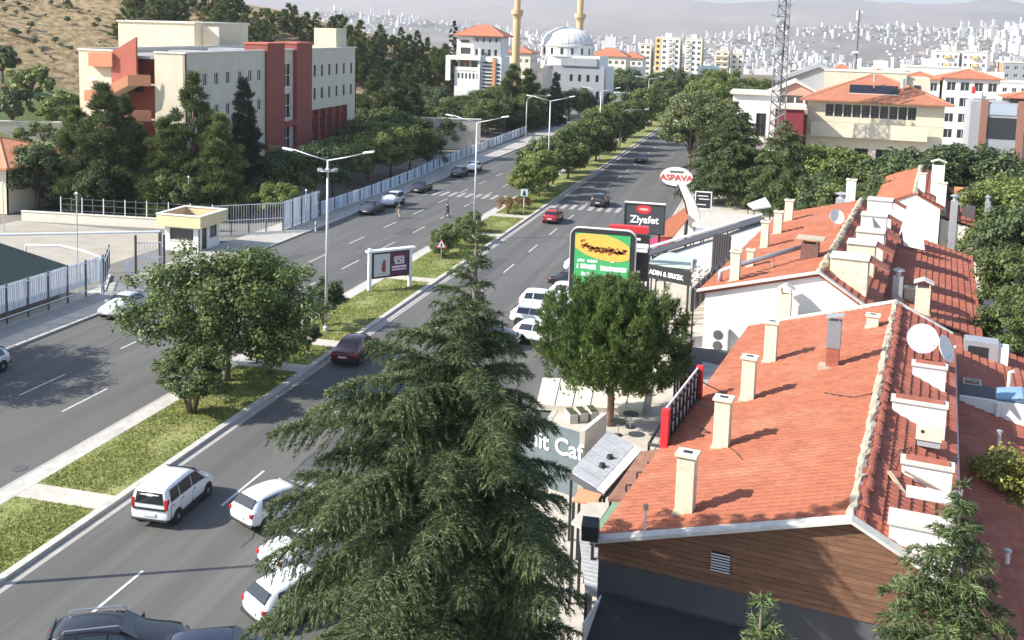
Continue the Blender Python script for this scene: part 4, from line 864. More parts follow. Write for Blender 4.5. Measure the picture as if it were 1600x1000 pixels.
# boxes on its right slope
def dormer2(bx, by, wid, ht, dep, lab, m):
    s, u, z = on_plane(bx, by, *B2R, k2R); r = empty('dormer_box', S2W(s, u, z), -RA, lab, 'dormer', 'cream dormer boxes on the second roof')
    MB().prism([(0, 0, -.15), (wid, 0, k2R*wid-.15), (wid, 0, ht), (0, 0, ht)], (0, dep, 0)).build('wall', m, r)
    MB().obox((-.05, -.1, ht), (wid+.1, 0, 0), (0, dep+.2, 0), (0, 0, .08)).build('top', m_verge, r)
    MB().obox((wid, 0, ht-.02), (1.0, 0, -.5), (0, dep, 0), (.03, 0, .07)).build('tiled_skirt', m_rt2, r); return r
dormer2(1296, 428, 2.0, .95, 1.6, 'near cream dormer box at the second gable', m_stack)
dormer2(1322, 408, 1.6, 1.1, 1.5, 'yellow-cream dormer box in mid second roof', m_stack)
dormer2(1336, 390, 1.7, 1.2, 1.5, 'pinkish dormer box with a dish in mid second roof', m_cream2)
dormer2(1344, 360, 1.7, 1.1, 1.5, 'white dormer box near the far end of the second roof', m_white)
dormer2(1354, 336, 1.8, 1.2, 1.5, 'farthest white dormer box with a flat slab on the second roof', m_white)
s, u, z = on_plane(1362, 372, *B2R, k2R); dish(S2W(s, u, z), .6, math.radians(100), math.radians(20), 'grey-backed dish on the pinkish dormer of the second roof', m_grey)
# its lower annex
an2 = empty('lean_to_roof', S2W(0, 0, 0), -RA, 'lower tiled annex right of the second building, half in shade', 'lean-to')
l2a, l2b = (11.2, 3.6), (5.75, 5.1)
MB().prism([(5.45, 35.0, 0), (5.45, 35.0, 5.0), (11.0, 35.0, 3.5), (11.0, 35.0, 0)], (0, 26, 0)).build('body', m_stack, an2); tile_slope(an2, l2a, l2b, 34.8, 61, m_rt2, .36, .5)
kA2 = (l2a[1]-l2b[1])/(l2a[0]-l2b[0])
for (bx, by, ty, wpx, stl, lab) in ((1401, 470, 440, 15, 2, 'grey cowled flue between the two roofs'), (1440, 490, 458, 22, 1, 'yellow-cream chimney with gabled cap by the far verge'), (1422, 470, 455, 18, 0, 'short cream stub by the grey cowled flue')):
    s, u, z = on_plane(bx, by, *l2a, kA2); k = px_m(S2W(s, u, z)); chimney(s, u, z, (by-ty)/k*1.3, wpx/k, wpx/k*.85, stl, lab, m=m_steel if stl == 2 else None)
s, u, z = on_plane(1428, 395, *l2a, kA2); r_ = empty('flat_white_antenna', S2W(s, u, z), -RA, 'square flat white panel tilted on the annex of the second building', 'panel')
MB().obox((-.75, -.3, .5), (1.5, .1, -.2), (-.2, .5, 1.1), (0, -.05, .03)).build('panel', m_frame, r_); MB().tube([(0, 0, -.2), (0, 0, .9)], .05, 6).build('mast', m_steel, r_)
# ---- third building ------------------------------------------------------------
B3U0, B3U1 = 68.9, 94.0; b3L, b3R, b3E = (2.9, 5.85), (6.44, 7.45), (8.8, 6.3)
b3 = empty('tiled_shop_building', S2W(0, 0, 0), -RA, 'farthest red-tiled building of the row, with a cream gable', 'building')
MB().prism([(3.1, B3U0, 0), (3.1, B3U0, 5.8), (b3R[0], B3U0, b3R[1]-.12), (8.6, B3U0, 6.2), (8.6, B3U0, 0)], (0, B3U1-B3U0, 0)).build('gable_wall', m_white, b3)
MB().prism([(b3L[0], B3U0-.1, b3L[1]-.16), (b3L[0], B3U0-.1, b3L[1]), (b3R[0], B3U0-.1, b3R[1]), (b3E[0], B3U0-.1, b3E[1]), (b3E[0], B3U0-.1, b3E[1]-.16), (b3R[0], B3U0-.1, b3R[1]-.1)], (0, B3U1-B3U0, 0)).build('roof_deck', m_rt2, b3)
tile_slope(b3, b3L, b3R, B3U0, B3U1, m_rt, .4, .5); tile_slope(b3, b3E, b3R, B3U0, B3U1, m_rt2, .4, .5)
lumpy([(b3R[0], B3U0, b3R[1]+.05), (b3R[0], B3U1, b3R[1]+.05)], .22, 7, .35).build('ridge_mortar', m_mort, b3)
k3L = (b3R[1]-b3L[1])/(b3R[0]-b3L[0])
for (s, u, zz, h, w, stl, lab) in ((1.6, 60.5, 5.0, 4.2, .75, 0, 'tall grey-white stack standing at the second roof end'), (.9, 60.6, 5.0, 2.6, .9, 2, 'stubby cluster stack with cowl at the second roof end'), (6.9, 72, 7.0, 1.9, .6, 0, 'chimney on the ridge of the third roof'), (8.2, 74, 6.2, 3.4, 1.1, 1, 'bulky white chimney with capped top at the third roof'), (8.6, 70, 6.0, 2.4, .8, 0, 'cream stack at the right of the third gable'), (12.6, 74, 0, 6.6, .45, 2, 'slim grey flue pipe standing right of the third building'), (9.6, 62, 0, 8.0, .55, 2, 'tall silver flue in front of the third gable')):
    r_ = chimney(s, u, zz, h, w, w*.85, stl, lab, m=(m_steel if stl == 2 else m_white))
r_ = empty('tiled_annex', S2W(0, 0, 0), -RA, 'cluttered low tiled annex right of the third building', 'building')
MB().prism([(8.7, 70, 0), (8.7, 70, 5.2), (14.5, 70, 3.8), (14.5, 70, 0)], (0, 26, 0)).build('body', m_cream2, r_); tile_slope(r_, (14.7, 3.9), (8.8, 5.35), 69.9, 96, m_rt2, .5, .6)
for k, (s, u, w, h) in enumerate(((10.5, 74, 1.1, .9), (12.2, 77, .9, 1.1), (10.9, 81, 1.4, .8), (12.8, 84, 1.0, 1.2), (9.9, 87, 1.2, 1.0))):
    MB().box(s, s+w, u, u+w, 3.8, 5.0+h).build('roof_box', (m_dframe, m_frame, m_black, m_grey, m_orange)[k], r_)
# cables lying on the roofs
def cable(name, label, pix, pl, up=.12):
    pts = [on_plane(px, py, *pl) for px, py in pix]; o = S2W(*pts[0]); r = empty(name, o, 0, label, 'cable', 'cables on the roofs')
    P = [S2W(*q)-o+Vector((0, 0, up if 0 < i < len(pts)-1 else up*.8)) for i, q in enumerate(pts)]
    MB().tube(P, .018, 5).build('wire', m_black, r)
cable('cable', 'slack black cable crossing the near roof below the ridge', [(1288, 617), (1310, 622), (1335, 625), (1360, 620), (1375, 610)], (*eL, kL)); cable('cable', 'black cable running up the near roof by the lattice sign', [(1125, 690), (1150, 712), (1160, 722)], (*eL, kL))
cable('cable', 'black cable along the ridge of the nearest roof', [(1352, 720), (1362, 690), (1372, 650), (1385, 600), (1395, 555)], (*rg, kR), .2); cable('cable', 'tangled cable beside the loose planks', [(1355, 730), (1372, 722), (1390, 738), (1405, 712), (1425, 705)], (*rg, kR), .18)
# ================================================================== SHOPFRONTS ALONG THE FORECOURT
def slab(name, label, cat, m, pix, z, t=.12, extra=None, legs=True):
    pts = [G(x, y, z) for x, y in pix]; c = sum(pts, Vector())/len(pts); r = empty(name, (c.x, c.y, 0), 0, label, cat)
    MB().prism([(p.x-c.x, p.y-c.y, z-t) for p in pts], (0, 0, t)).build('sheet', m, r)
    if legs:
        for p in pts[:4]:
            q = (p-c)*.93; MB().box(q.x-.05, q.x+.05, q.y-.05, q.y+.05, .1, z-t).build('post', m_black, r)
    return r, c, pts
m_sheet = mat('grey_sheet_roof', (.36, .37, .38), .6, .14, 1.2, .1, 8, dirt=((.20, .19, .18), 1.5, .6))
r_, c, pts = slab('cafe_canopy', 'weathered grey panelled canopy roof beside the pine trunk', 'canopy', m_char, [(889, 738), (944, 772), (1003, 705), (950, 672)], 3.0, .25)
A, B, Cc, Dd = [p-Vector((c.x, c.y, 0)) for p in pts]
for k in range(6):
    t0, t1 = k/6+.012, (k+1)/6-.012
    q = [A.lerp(Dd, t0), A.lerp(Dd, t1), B.lerp(Cc, t1), B.lerp(Cc, t0)]
    MB().prism([q[0].lerp(q[3], .03), q[1].lerp(q[2], .03), q[1].lerp(q[2], .78), q[0].lerp(q[3], .78)], (0, 0, .05)).build('panel', m_sheet, r_)
MB().prism([A.lerp(B, .8), Dd.lerp(Cc, .8), Cc, B], (0, 0, .06)).build('pale_edge', m_verge, r_)
ow, tlr = .22, .5
for f in (.35, .55): 
    pp = A.lerp(Dd, f).lerp(B.lerp(Cc, f), .55); MB().lathe([(.16, 3.05), (.12, 3.2), (.02, 3.22)], 10, (pp.x, pp.y, 0)).build('vent_cap', m_black, r_)
r_, c, pts = slab('tiled_walkway_roof', 'brown tiled strip roof between the canopy and the red roof', 'walkway roof', mat('brown_strip', (.27, .13, .085), .85, .2, 2, .2, 10, dirt=((.36, .22, .15), 1, .6)), [(950, 778), (1001, 706), (1040, 700), (1052, 712), (985, 783)], 3.7)
for (px, py) in ((1012, 732), (995, 748), (978, 768)):
    p = G(px, py, 3.7)-Vector((c.x, c.y, 0)); MB().tube([(p.x, p.y, 3.7), (p.x, p.y, 3.95), (p.x+.2, p.y, 3.98)], .04, 6).build('vent_pipe', m_black, r_)
slab('green_strip_roof', 'narrow green felt roof strip at the near eave', 'roof strip', mat('green_felt', (.19, .29, .19), .9, .12, 2), [(925, 832), (958, 784), (980, 784), (950, 836)], 3.6)
slab('pale_slab_roof', 'cream concrete slab roof left of the green strip', 'roof slab', m_conc, [(893, 815), (918, 785), (956, 785), (925, 830)], 3.2)
slab('orange_awning', 'small orange awning in the shade of the cedar', 'awning', m_orange, [(895, 782), (905, 762), (940, 772), (930, 788)], 3.0, .06)
r_, c, pts = slab('corrugated_awning', 'grey corrugated awning below the near gable corner', 'awning', m_sheet, [(915, 925), (905, 838), (968, 845), (960, 940)], 2.6, .06)
A, B, Cc, Dd = [p-Vector((c.x, c.y, 0)) for p in pts]
for k in range(14):
    t = (k+.5)/14; MB().tube([A.lerp(B, t)+Vector((0, 0, .01)), Dd.lerp(Cc, t)+Vector((0, 0, .01))], .05, 5).build('rib', m_sheet, r_)
r_, c, pts = slab('cream_terrace', 'broad pale cream raised terrace beyond the pine trunk', 'terrace', mat('awning_cream', (.66, .60, .48), .8, .06, 1, dirt=((.48, .42, .32), .8, .5)), [(838, 632), (848, 590), (1012, 596), (1004, 640)], .42, .3, legs=False)
A, B, Cc, Dd = [p-Vector((c.x, c.y, 0)) for p in pts]
for k in range(1, 6): MB().tube([A.lerp(Dd, k/6)+Vector((0, 0, .02)), B.lerp(Cc, k/6)+Vector((0, 0, .02))], .03, 5).build('seam', m_verge, r_)
for k, (px, py, lab) in enumerate(((892, 657, 'left stone planter before the cream terrace'), (908, 655, 'middle stone planter before the cream terrace'), (925, 653, 'right stone planter before the cream terrace'))):
    p = G(px, py, .115); q = empty('planter', (p.x, p.y, .115), .5, lab, 'planter', 'planters by the cafe')
    MB().box(-.22, .22, -.5, .5, 0, .5).build('trough', m_verge, q); MB().box(-.18, .18, -.46, .46, .5, .54).build('soil', m_bark_soil, q)
for k, (px, py, lab) in enumerate(((985, 668, 'small dark cafe table left of the pergola'), (965, 680, 'small dark cafe table near the pine trunk'))):
    p = G(px, py, .115); q = empty('cafe_table', (p.x, p.y, .115), 0, lab, 'table', 'cafe tables'); MB().lathe([(.42, .72), (.42, .76), (.05, .765)], 16).build('top', m_black, q); MB().tube([(0, 0, 0), (0, 0, .72)], .04, 6).build('leg', m_steel, q); MB().lathe([(.25, 0), (.25, .03), (.05, .05)], 12).build('base', m_black, q)
# sign wall of the cafe
p0, p1 = G(800, 668, 2.4), G(905, 700, 2.4)
sw = empty('cafe_sign_wall', (p0.x, p0.y, 0), 0, 'dark sign wall with big white cafe lettering behind the cedar', 'sign')
dv = Vector((p1.x-p0.x, p1.y-p0.y, 0)); Ln = dv.length; dn = dv.normalized(); nn = Vector((dn.y, -dn.x, 0))
MB().obox((0, 0, .1), dv, -nn*.25, (0, 0, 2.9)).build('wall', mat('sign_wall_teal', (.13, .16, .165), .8, .12, 2), sw)
text('mit Caf', 1.05, mat('letter_white', (.85, .85, .83), .6, .02), sw, dn*(Ln*.62)+nn*.03+Vector((0, 0, 2.2)), dn, (0, 0, 1), wt=.02)
p2_ = G(905, 700, 2.9); p3_ = G(940, 655, 2.9)
q = MB(); q.prism([(p1.x-p0.x, p1.y-p0.y, .1), (p3_.x-p0.x, p3_.y-p0.y, .1), (p3_.x-p0.x, p3_.y-p0.y, 3.2), (p1.x-p0.x, p1.y-p0.y, 3.2)], (.22, .05, 0)).build('return_wall', m_cream2, sw)
# black steel pergola
pts = [G(x, y, 3.0) for x, y in ((1014, 694), (1054, 622), (1084, 630), (1046, 700))]; c = pts[0]
r_ = empty('steel_pergola', (c.x, c.y, 0), 0, 'open black steel pergola box behind the brown strip roof', 'pergola'); L_ = [p-Vector((c.x, c.y, 0)) for p in pts]
for i in range(4):
    a, b = L_[i], L_[(i+1) % 4]
    MB().tube([a, b], .07, 6).build('top_rail', m_black, r_); MB().tube([Vector((a.x, a.y, .1)), a], .06, 6).build('post', m_black, r_)
    for zz in (1.0, 1.6, 2.2): MB().tube([Vector((a.x, a.y, zz)), Vector((b.x, b.y, zz))], .03, 5).build('rail', m_black if i else m_steel, r_)
for t in (.2, .4, .6, .8): MB().tube([L_[0].lerp(L_[1], t), L_[3].lerp(L_[2], t)], .04, 5).build('cross_bar', m_black, r_)
MB().prism([Vector((p.x, p.y, .6)) for p in L_], (0, 0, .05)).build('dark_floor', m_char, r_)
# red-ended lattice sign on the near eave, seen from the side
s0, ua, _ = W2S(G(1068, 700, 4.9)); _, ub, _ = W2S(G(1112, 628, 4.9))
r_ = empty('eave_sign', S2W(-.62, ua, 4.75), -RA, 'red-ended sign board with a dark lattice back on the near eave', 'sign')
ln = ub-ua
MB().box(-.12, -.06, 0, ln, .15, 1.55).build('board', m_frame, r_); MB().box(-.16, .12, -.3, 0, .05, 1.6).build('red_end', mat('sign_red', (.55, .03, .035), .5, .05), r_); MB().box(-.16, .12, ln, ln+.3, .05, 1.6).build('red_end', MATS['sign_red'], r_)
for k in range(9): a = .2+k*(ln-.4)/8; MB().box(-.05, .02, a-.03, a+.03, .1, 1.5).build('back_bar', m_black, r_)
for zz in (.3, .85, 1.4): MB().box(.02, .06, 0, ln, zz-.03, zz+.03).build('back_rail', m_black, r_)
for k in (.1, .5, .9): MB().tube([(.05, ln*k, 1.2), (1.6, ln*k+.3, .55)], .025, 5).build('stay', m_black, r_)
# white post frame + dark red wall behind
r_ = empty('maroon_partition', tuple(G(1056, 625, .1)), 0, 'maroon partition with a white braced post behind the round pine', 'partition')
MB().box(.1, 3.0, .6, .8, 0, 2.6).build('panel', mat('maroon_panel', (.10, .02, .022), .7, .1), r_); MB().box(-.06, .06, 0, .12, 0, 3.0).build('post', m_frame, r_); MB().tube([(0, .06, 2.2), (1.5, .06, .3)], .05, 6).build('brace', m_frame, r_); MB().box(-.1, 3.0, .55, .9, 2.6, 2.75).build('rail', m_frame, r_)
slab('grey_side_roof', 'sloping grey felt roof strip beside the maroon partition', 'roof strip', m_sheet, [(1072, 615), (1098, 565), (1130, 572), (1104, 625)], 3.6)
slab('dark_kitchen_roof', 'dark flat kitchen roof below the air conditioner', 'roof', m_char, [(1052, 580), (1060, 540), (1140, 548), (1134, 580)], 3.2)
# long low shop roofs beside the second building
slab('pale_shop_roof', 'long pale corrugated shop roof left of the second building', 'roof', mat('pale_sheet', (.52, .52, .47), .7, .12, 1, dirt=((.35, .34, .3), .8, .6)), [(1020, 400), (1120, 372), (1195, 342), (1185, 395), (1110, 420), (1030, 425)], 4.0, .2)
slab('dark_gutter_roof', 'narrow dark roof edge with pale gutters running to the second roof', 'roof', m_char, [(1008, 392), (1190, 337), (1195, 343), (1012, 400)], 4.35, .1)
slab('white_gutter_strip', 'white gutter strip along the dark roof edge', 'gutter', m_frame, [(1003, 387), (1190, 333), (1191, 335), (1005, 390)], 4.43, .08, legs=False)
slab('cream_terrace_roof', 'cream terrace roof at the foot of the leaning white sign tower', 'roof', m_conc, [(1082, 348), (1128, 330), (1180, 336), (1122, 362)], 4.0, .3)
slab('grey_terrace_roof', 'small grey roof below the cream terrace', 'roof', m_sheet, [(1078, 366), (1100, 350), (1140, 348), (1095, 372)], 3.9, .2)
slab('white_canopy_roof', 'white flat canopy in the shade of the far pine', 'canopy', m_frame, [(1168, 318), (1196, 308), (1205, 322), (1178, 326)], 3.8, .15)
tp = G(1128, 336, 3.6); r_ = empty('red_tent', (tp.x, tp.y, 0), .3, 'small red pyramid tent roof under the dark pine', 'tent')
MB().add([(-1.7, -1.7, 2.6), (1.7, -1.7, 2.6), (1.7, 1.7, 2.6), (-1.7, 1.7, 2.6), (0, 0, 3.9)], [(0, 1, 4), (1, 2, 4), (2, 3, 4), (3, 0, 4), (3, 2, 1, 0)]).build('canvas', mat('tent_red', (.48, .05, .045), .7, .06), r_)
for x in (-1.6, 1.6):
    for y in (-1.6, 1.6): MB().box(x-.04, x+.04, y-.04, y+.04, .1, 2.6).build('pole', m_frame, r_)
# dark striped upright banner by the second eave
s_, ub, _ = W2S(G(1125, 415, 5.6)); bp = G(1112, 420, 4.0)
r_ = empty('dark_slatted_screen', (bp.x, bp.y, 0), -RA, 'tall dark slatted screen beside the white stair frame', 'screen')
for k in range(7): MB().box(.17*k, .17*k+.13, 0, .08, 3.6, 6.6).build('slat', mat('screen_brown', (.06, .05, .055), .7, .15), r_)
MB().box(-.05, 1.25, .085, .14, .1, 6.5).build('backing', m_char, r_)
bp = G(1080, 432, 3.6); r_ = empty('white_stair_frame', (bp.x, bp.y, 0), -RA, 'white steel stair frame in front of the slatted screen', 'stair')
for (a, b) in (((0, 0, .1), (0, 0, 5.0)), ((1.3, 0, .1), (1.3, 0, 5.4)), ((0, 0, 5.0), (1.3, 0, 5.4)), ((0, 0, 3.6), (1.3, 0, 4.9)), ((0, 0, 3.2), (1.3, 0, 4.5)), ((0, 0, 3.6), (1.3, 0, 3.6)), ((.43, 0, 3.6), (.43, 0, 5.1)), ((.86, 0, 3.6), (.86, 0, 5.2))): MB().tube([a, b], .05, 5).build('bar', m_frame, r_)
s_, ua, _ = W2S(G(1066, 465, 5.4)); _, ub, _ = W2S(G(1108, 412, 5.4))
r_ = empty('black_eave_sign', S2W(-4.35, B2U0+.4, 4.4), -RA, 'long black sign frame leaning along the second eave', 'sign')
MB().box(-.12, .0, 0, 11, .2, 1.6).build('board', m_black, r_)
for k in range(8): MB().box(.0, .06, k*1.5+.1, k*1.5+.2, .2, 1.6).build('rib', m_steel, r_)
MB().tube([(-.06, .3, -4.3), (-.06, .3, .3)], .06, 6).build('post', m_black, r_); MB().tube([(-.06, 10.6, -4.3), (-.06, 10.6, .3)], .06, 6).build('post', m_black, r_)
# ---- signs ----------------------------------------------------------------------
m_lw = MATS['letter_white']
def board(name, label, cat, px0, py0, px1, py1, Y, face, th=.25, rz=0.0, frame=None, posts=(.5,), fw=.12, pm=None):
    p, q = AY(px0, py0, Y), AY(px1, py1, Y); w, h = q.x-p.x, p.z-q.z; r = empty(name, (p.x, Y, 0), rz, label, cat); z0 = q.z
    MB().box(0, w, 0, th, z0, z0+h).build('panel', face, r)
    if frame:
        MB().box(-fw, 0, -.06, th+.03, z0-fw, z0+h+fw).build('frame', frame, r); MB().box(w, w+fw, -.06, th+.03, z0-fw, z0+h+fw).build('frame', frame, r)
        MB().box(0, w, -.06, th+.03, z0+h, z0+h+fw).build('frame', frame, r); MB().box(0, w, -.06, th+.03, z0-fw, z0).build('frame', frame, r)
    for f in posts: MB().box(w*f-.1, w*f+.1, th*.3, th*.3+.2, .1, z0-(fw if frame else 0)).build('post', pm or m_black, r)
    return r, w, h, z0
# green food billboard
r_, w, h, z0 = board('food_billboard', 'tall green billboard with a yellow sandwich picture above the round pine', 'billboard', 899, 363, 981, 470, 65, mat('billboard_green', (.06, .40, .13), .5, .06, 2), .5, frame=None, posts=(.5,))
def rrect(x0, x1, za, zb, rad, y, n=6):
    P = []
    for (cx, cz, a0) in ((x1-rad, zb-rad, 0), (x0+rad, zb-rad, 90), (x0+rad, za+rad, 180), (x1-rad, za+rad, 270)):
        for k in range(n+1): a = math.radians(a0+90*k/n); P.append((cx+rad*math.cos(a), y, cz+rad*math.sin(a)))
    return P
MB().prism(rrect(-.3, w+.3, z0-.3, z0+h+.3, .55, .02), (0, .5, 0)).build('casing', m_black, r_)
MB().prism(rrect(-.36, w+.36, z0-.36, z0+h+.36, .6, .12), (0, .3, 0)).build('pale_rim', m_frame, r_)
def disc(cx, cz, rx, rz_, y, n=36, cut=None):
    pts = []
    for k in range(n):
        a = 2*math.pi*k/n; pts.append((cx+rx*math.cos(a), y, cz+rz_*math.sin(a)))
    return pts
MB().prism([(max(0.02, min(w-.02, x)), y, min(z, z0+h-.02)) for x, y, z in [(x, y, z-.16*(x-w*.5)) for x, y, z in disc(w*.5, z0+h*.80, w*.56, h*.2, -.006)]], (0, -.012, 0)).build('bread_picture', mat('bread_yellow', (.80, .47, .085), .5, .12, 2.5), r_)
nz = np.random.default_rng(3)
fil = MB()
for k in range(60):
    t = k/59; x = w*(.12+.8*t); z = z0+h*(.83-.09*t-.03*math.sin(t*3.1))+nz.normal()*.09; fil.prism(disc(x, z, .08+.07*nz.random(), .05+.06*nz.random(), -.02, 8), (0, -.012, 0))
fil.build('filling_picture', mat('filling_brown', (.36, .12, .03), .6, .3, 5), r_)
tx = MB()
for (zz, segs, hh) in ((.57, ((.06, .2), (.24, .42)), .055), (.48, ((.05, .09), (.12, .4)), .085), (.47, ((.48, .95),), .085), (.58, ((.66, .72),), .03), (.36, ((.14, .3), (.56, .7)), .07)):
    for (a, b) in segs:
        x = a*w
        while x < b*w-.05: d_ = .1+.09*nz.random(); tx.box(x, min(x+d_, b*w), -.02, -.008, z0+h*(zz-hh/2+nz.random()*.012), z0+h*(zz+hh/2-nz.random()*.012)); x += d_+.03
tx.build('lettering', m_lw, r_)
# slim black totem beside it
r_, w, h, z0 = board('black_totem', 'slim black totem with small white lettering next to the green billboard', 'sign', 990, 366, 1012, 440, 66.5, m_black, .4, posts=(.5,))
for (a, b, zz, hh) in ((.1, .45, .9, .05), (.1, .95, .76, .1), (.2, .9, .66, .07), (.3, .5, .2, .05)): MB().box(w*a, w*b, -.02, -.003, z0+h*(zz-hh/2), z0+h*(zz+hh/2)).build('white_strip', m_lw, r_)
# red fascia with white post behind billboard
r_, w, h, z0 = board('red_shop_fascia', 'red shop fascia between the green billboard and the black restaurant sign', 'sign', 952, 352, 1012, 366, 72, MATS['sign_red'], .8, posts=(.08, .92), pm=m_frame)
# Ziyafet sign
r_, w, h, z0 = board('restaurant_sign', 'black restaurant sign with white Ziyafet lettering and a red oval badge', 'sign', 978, 318, 1036, 366, 85, mat('sign_slate', (.05, .055, .062), .5, .1, 2), .3, frame=m_black, fw=.1, posts=(.1, .9))
text('Ziyafet', h*.36, m_lw, r_, Vector((w*.5, -.03, z0+h*.46)), (1, 0, 0), (0, 0, 1), sx=1.0, wt=.02)
MB().prism(disc(w*.48, z0+h*.84, w*.2, h*.17, -.01, 24), (0, -.02, 0)).build('badge', MATS['sign_red'], r_); MB().prism(disc(w*.48, z0+h*.84, w*.13, h*.05, -.035, 24), (0, -.012, 0)).build('badge_text', mat('badge_pink', (.7, .35, .33), .6, .1), r_)
MB().box(w*.36, w*.6, -.02, -.003, z0+h*.17, z0+h*.25).build('white_strip', m_lw, r_); MB().box(-.1, w+.1, -.1, .35, z0+h+.1, z0+h+.18).build('top_cap', m_frame, r_)
# ASPAVA sign and its leaning tower
YS = 100; p = AY(1057, 276, YS); r_ = empty('oval_restaurant_sign', (p.x, YS, 0), 0, 'white oval ASPAVA sign on a leaning white tower', 'sign')
zc = p.z; k = px_m(p); rx, rz2 = 25/k, 14.5/k
MB().prism(disc(0, zc, rx, rz2, -.25, 36), (0, .5, 0)).build('oval_panel', m_frame, r_)
text('ASPAVA', 12.5/k, mat('letter_red', (.62, .05, .03), .6, .03), r_, Vector((0, -.28, zc-1.5/k)), (1, 0, 0), (0, 0, 1), sx=1.12, wt=.015)
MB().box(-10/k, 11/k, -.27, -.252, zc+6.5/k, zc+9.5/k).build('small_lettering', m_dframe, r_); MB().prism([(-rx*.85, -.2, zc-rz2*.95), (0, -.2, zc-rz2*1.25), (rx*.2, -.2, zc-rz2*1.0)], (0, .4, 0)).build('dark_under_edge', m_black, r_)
tw = []
for (px, py) in ((1066, 288), (1072, 300), (1079, 315), (1084, 332), (1084, 350)): q = AY(px, py, YS); tw.append((q.x-p.x, 0, q.z))
tw.append((tw[-1][0], 0, .1))
for i in range(len(tw)-1):
    a, b = Vector(tw[i]), Vector(tw[i+1]); w0, w1 = .34+.06*i, .34+.06*(i+1)
    MB().prism([(a.x-w0, -.35, a.z), (a.x+w0, -.35, a.z), (b.x+w1, -.35, b.z), (b.x-w1, -.35, b.z)], (0, .7, 0)).build('tower_segment', m_frame, r_)
    MB().prism([(a.x-w0-.16, -.3, a.z), (a.x-w0-.005, -.3, a.z), (b.x-w1-.005, -.3, b.z), (b.x-w1-.16, -.3, b.z)], (0, .6, 0)).build('tower_edge', m_black, r_)
# KADIN & ERKEK board
p, q = G(1000, 420, 4.2), G(1078, 436, 4.2)
r_ = empty('hairdresser_sign', (p.x, p.y, 0), 0, 'black fascia sign reading KADIN & ERKEK above the shops', 'sign'); dv = Vector((q.x-p.x, q.y-p.y, 0)); dn = dv.normalized(); nn = Vector((dn.y, -dn.x, 0))
MB().obox((0, 0, 3.7), dv, -nn*.2, (0, 0, .95)).build('panel', m_black, r_); text('KADIN & ERKEK', .46, m_lw, r_, dv*.5+nn*.02+Vector((0, 0, 4.15)), dn, (0, 0, 1), sx=.92, wt=.012)
MB().obox((.2, 0, .1), dn*.12, -nn*.12, (0, 0, 3.6)).build('post', m_black, r_); MB().obox(dv*.95+Vector((0, 0, .1)), dn*.12, -nn*.12, (0, 0, 3.6)).build('post', m_black, r_)
slab('pale_green_awning', 'pale green and white awning behind the hairdresser sign', 'awning', mat('awning_mint', (.45, .52, .44), .7, .15, 1), [(1010, 412), (1040, 392), (1085, 402), (1078, 420)], 4.2, .06)
# red parasol and awnings by the restaurant
p = G(1035, 378, 2.6); r_ = empty('red_parasol', (p.x, p.y, 0), 0, 'half-folded red parasol in front of the restaurant terrace', 'parasol')
MB().lathe([(1.5, 2.3), (1.0, 2.75), (.05, 3.3)], 8).build('canopy', mat('parasol_red', (.55, .02, .07), .7, .05), r_); MB().tube([(0, 0, .1), (0, 0, 3.4)], .03, 6).build('pole', m_steel, r_)
slab('orange_terrace_awning', 'orange-brown striped awning rising to the white sign tower', 'awning', mat('awning_rust', (.42, .13, .05), .7, .15, 2), [(1030, 372), (1040, 345), (1073, 322), (1076, 340), (1050, 372)], 3.6, .08)
r_, w, h, z0 = board('blackboard_sign', 'black menu board in a white frame right of the sign tower', 'sign', 1088, 300, 1110, 326, 108, m_black, .15, frame=m_frame, fw=.1, posts=(.15, .85), pm=m_frame)
for (a, b, zz) in ((.1, .8, .75), (.2, .9, .55), (.1, .7, .2)): MB().box(w*a, w*b, -.02, -.003, z0+h*zz, z0+h*(zz+.05)).build('chalk_line', m_lw, r_)
# ================================================================== VEHICLES
m_tyre = mat('tyre_rubber', (.02, .02, .02), .85, .1, 8); m_rim = mat('wheel_rim', (.42, .43, .44), .35, .05, metal=.7)
m_cglass = mat('car_glass', (.014, .017, .02), .06, 0, spec=.9); m_trim = mat('black_trim', (.022, .022, .023), .6, .08)
m_tail = mat('tail_lamp', (.42, .02, .02), .25, .05); m_head = mat('head_lamp', (.72, .74, .76), .12, .03); m_plate = mat('number_plate', (.72, .72, .70), .5, .03); m_amber = mat('amber_lamp', (.6, .2, .03), .3, .03)
def paint(n, c, r=.32): return mat('car_paint_'+n, c, r, .03, 2.0, coat=.8, spec=.5)
P_WHITE = paint('white', (.78, .78, .77)); P_SILVER = paint('silver', (.52, .54, .56)); P_BLACK = paint('black', (.012, .012, .014)); P_MAROON = paint('maroon', (.10, .012, .018))
P_RED = paint('red', (.38, .018, .02)); P_DARK = paint('dark_grey', (.035, .038, .043)); P_NAVY = paint('navy', (.016, .02, .04))
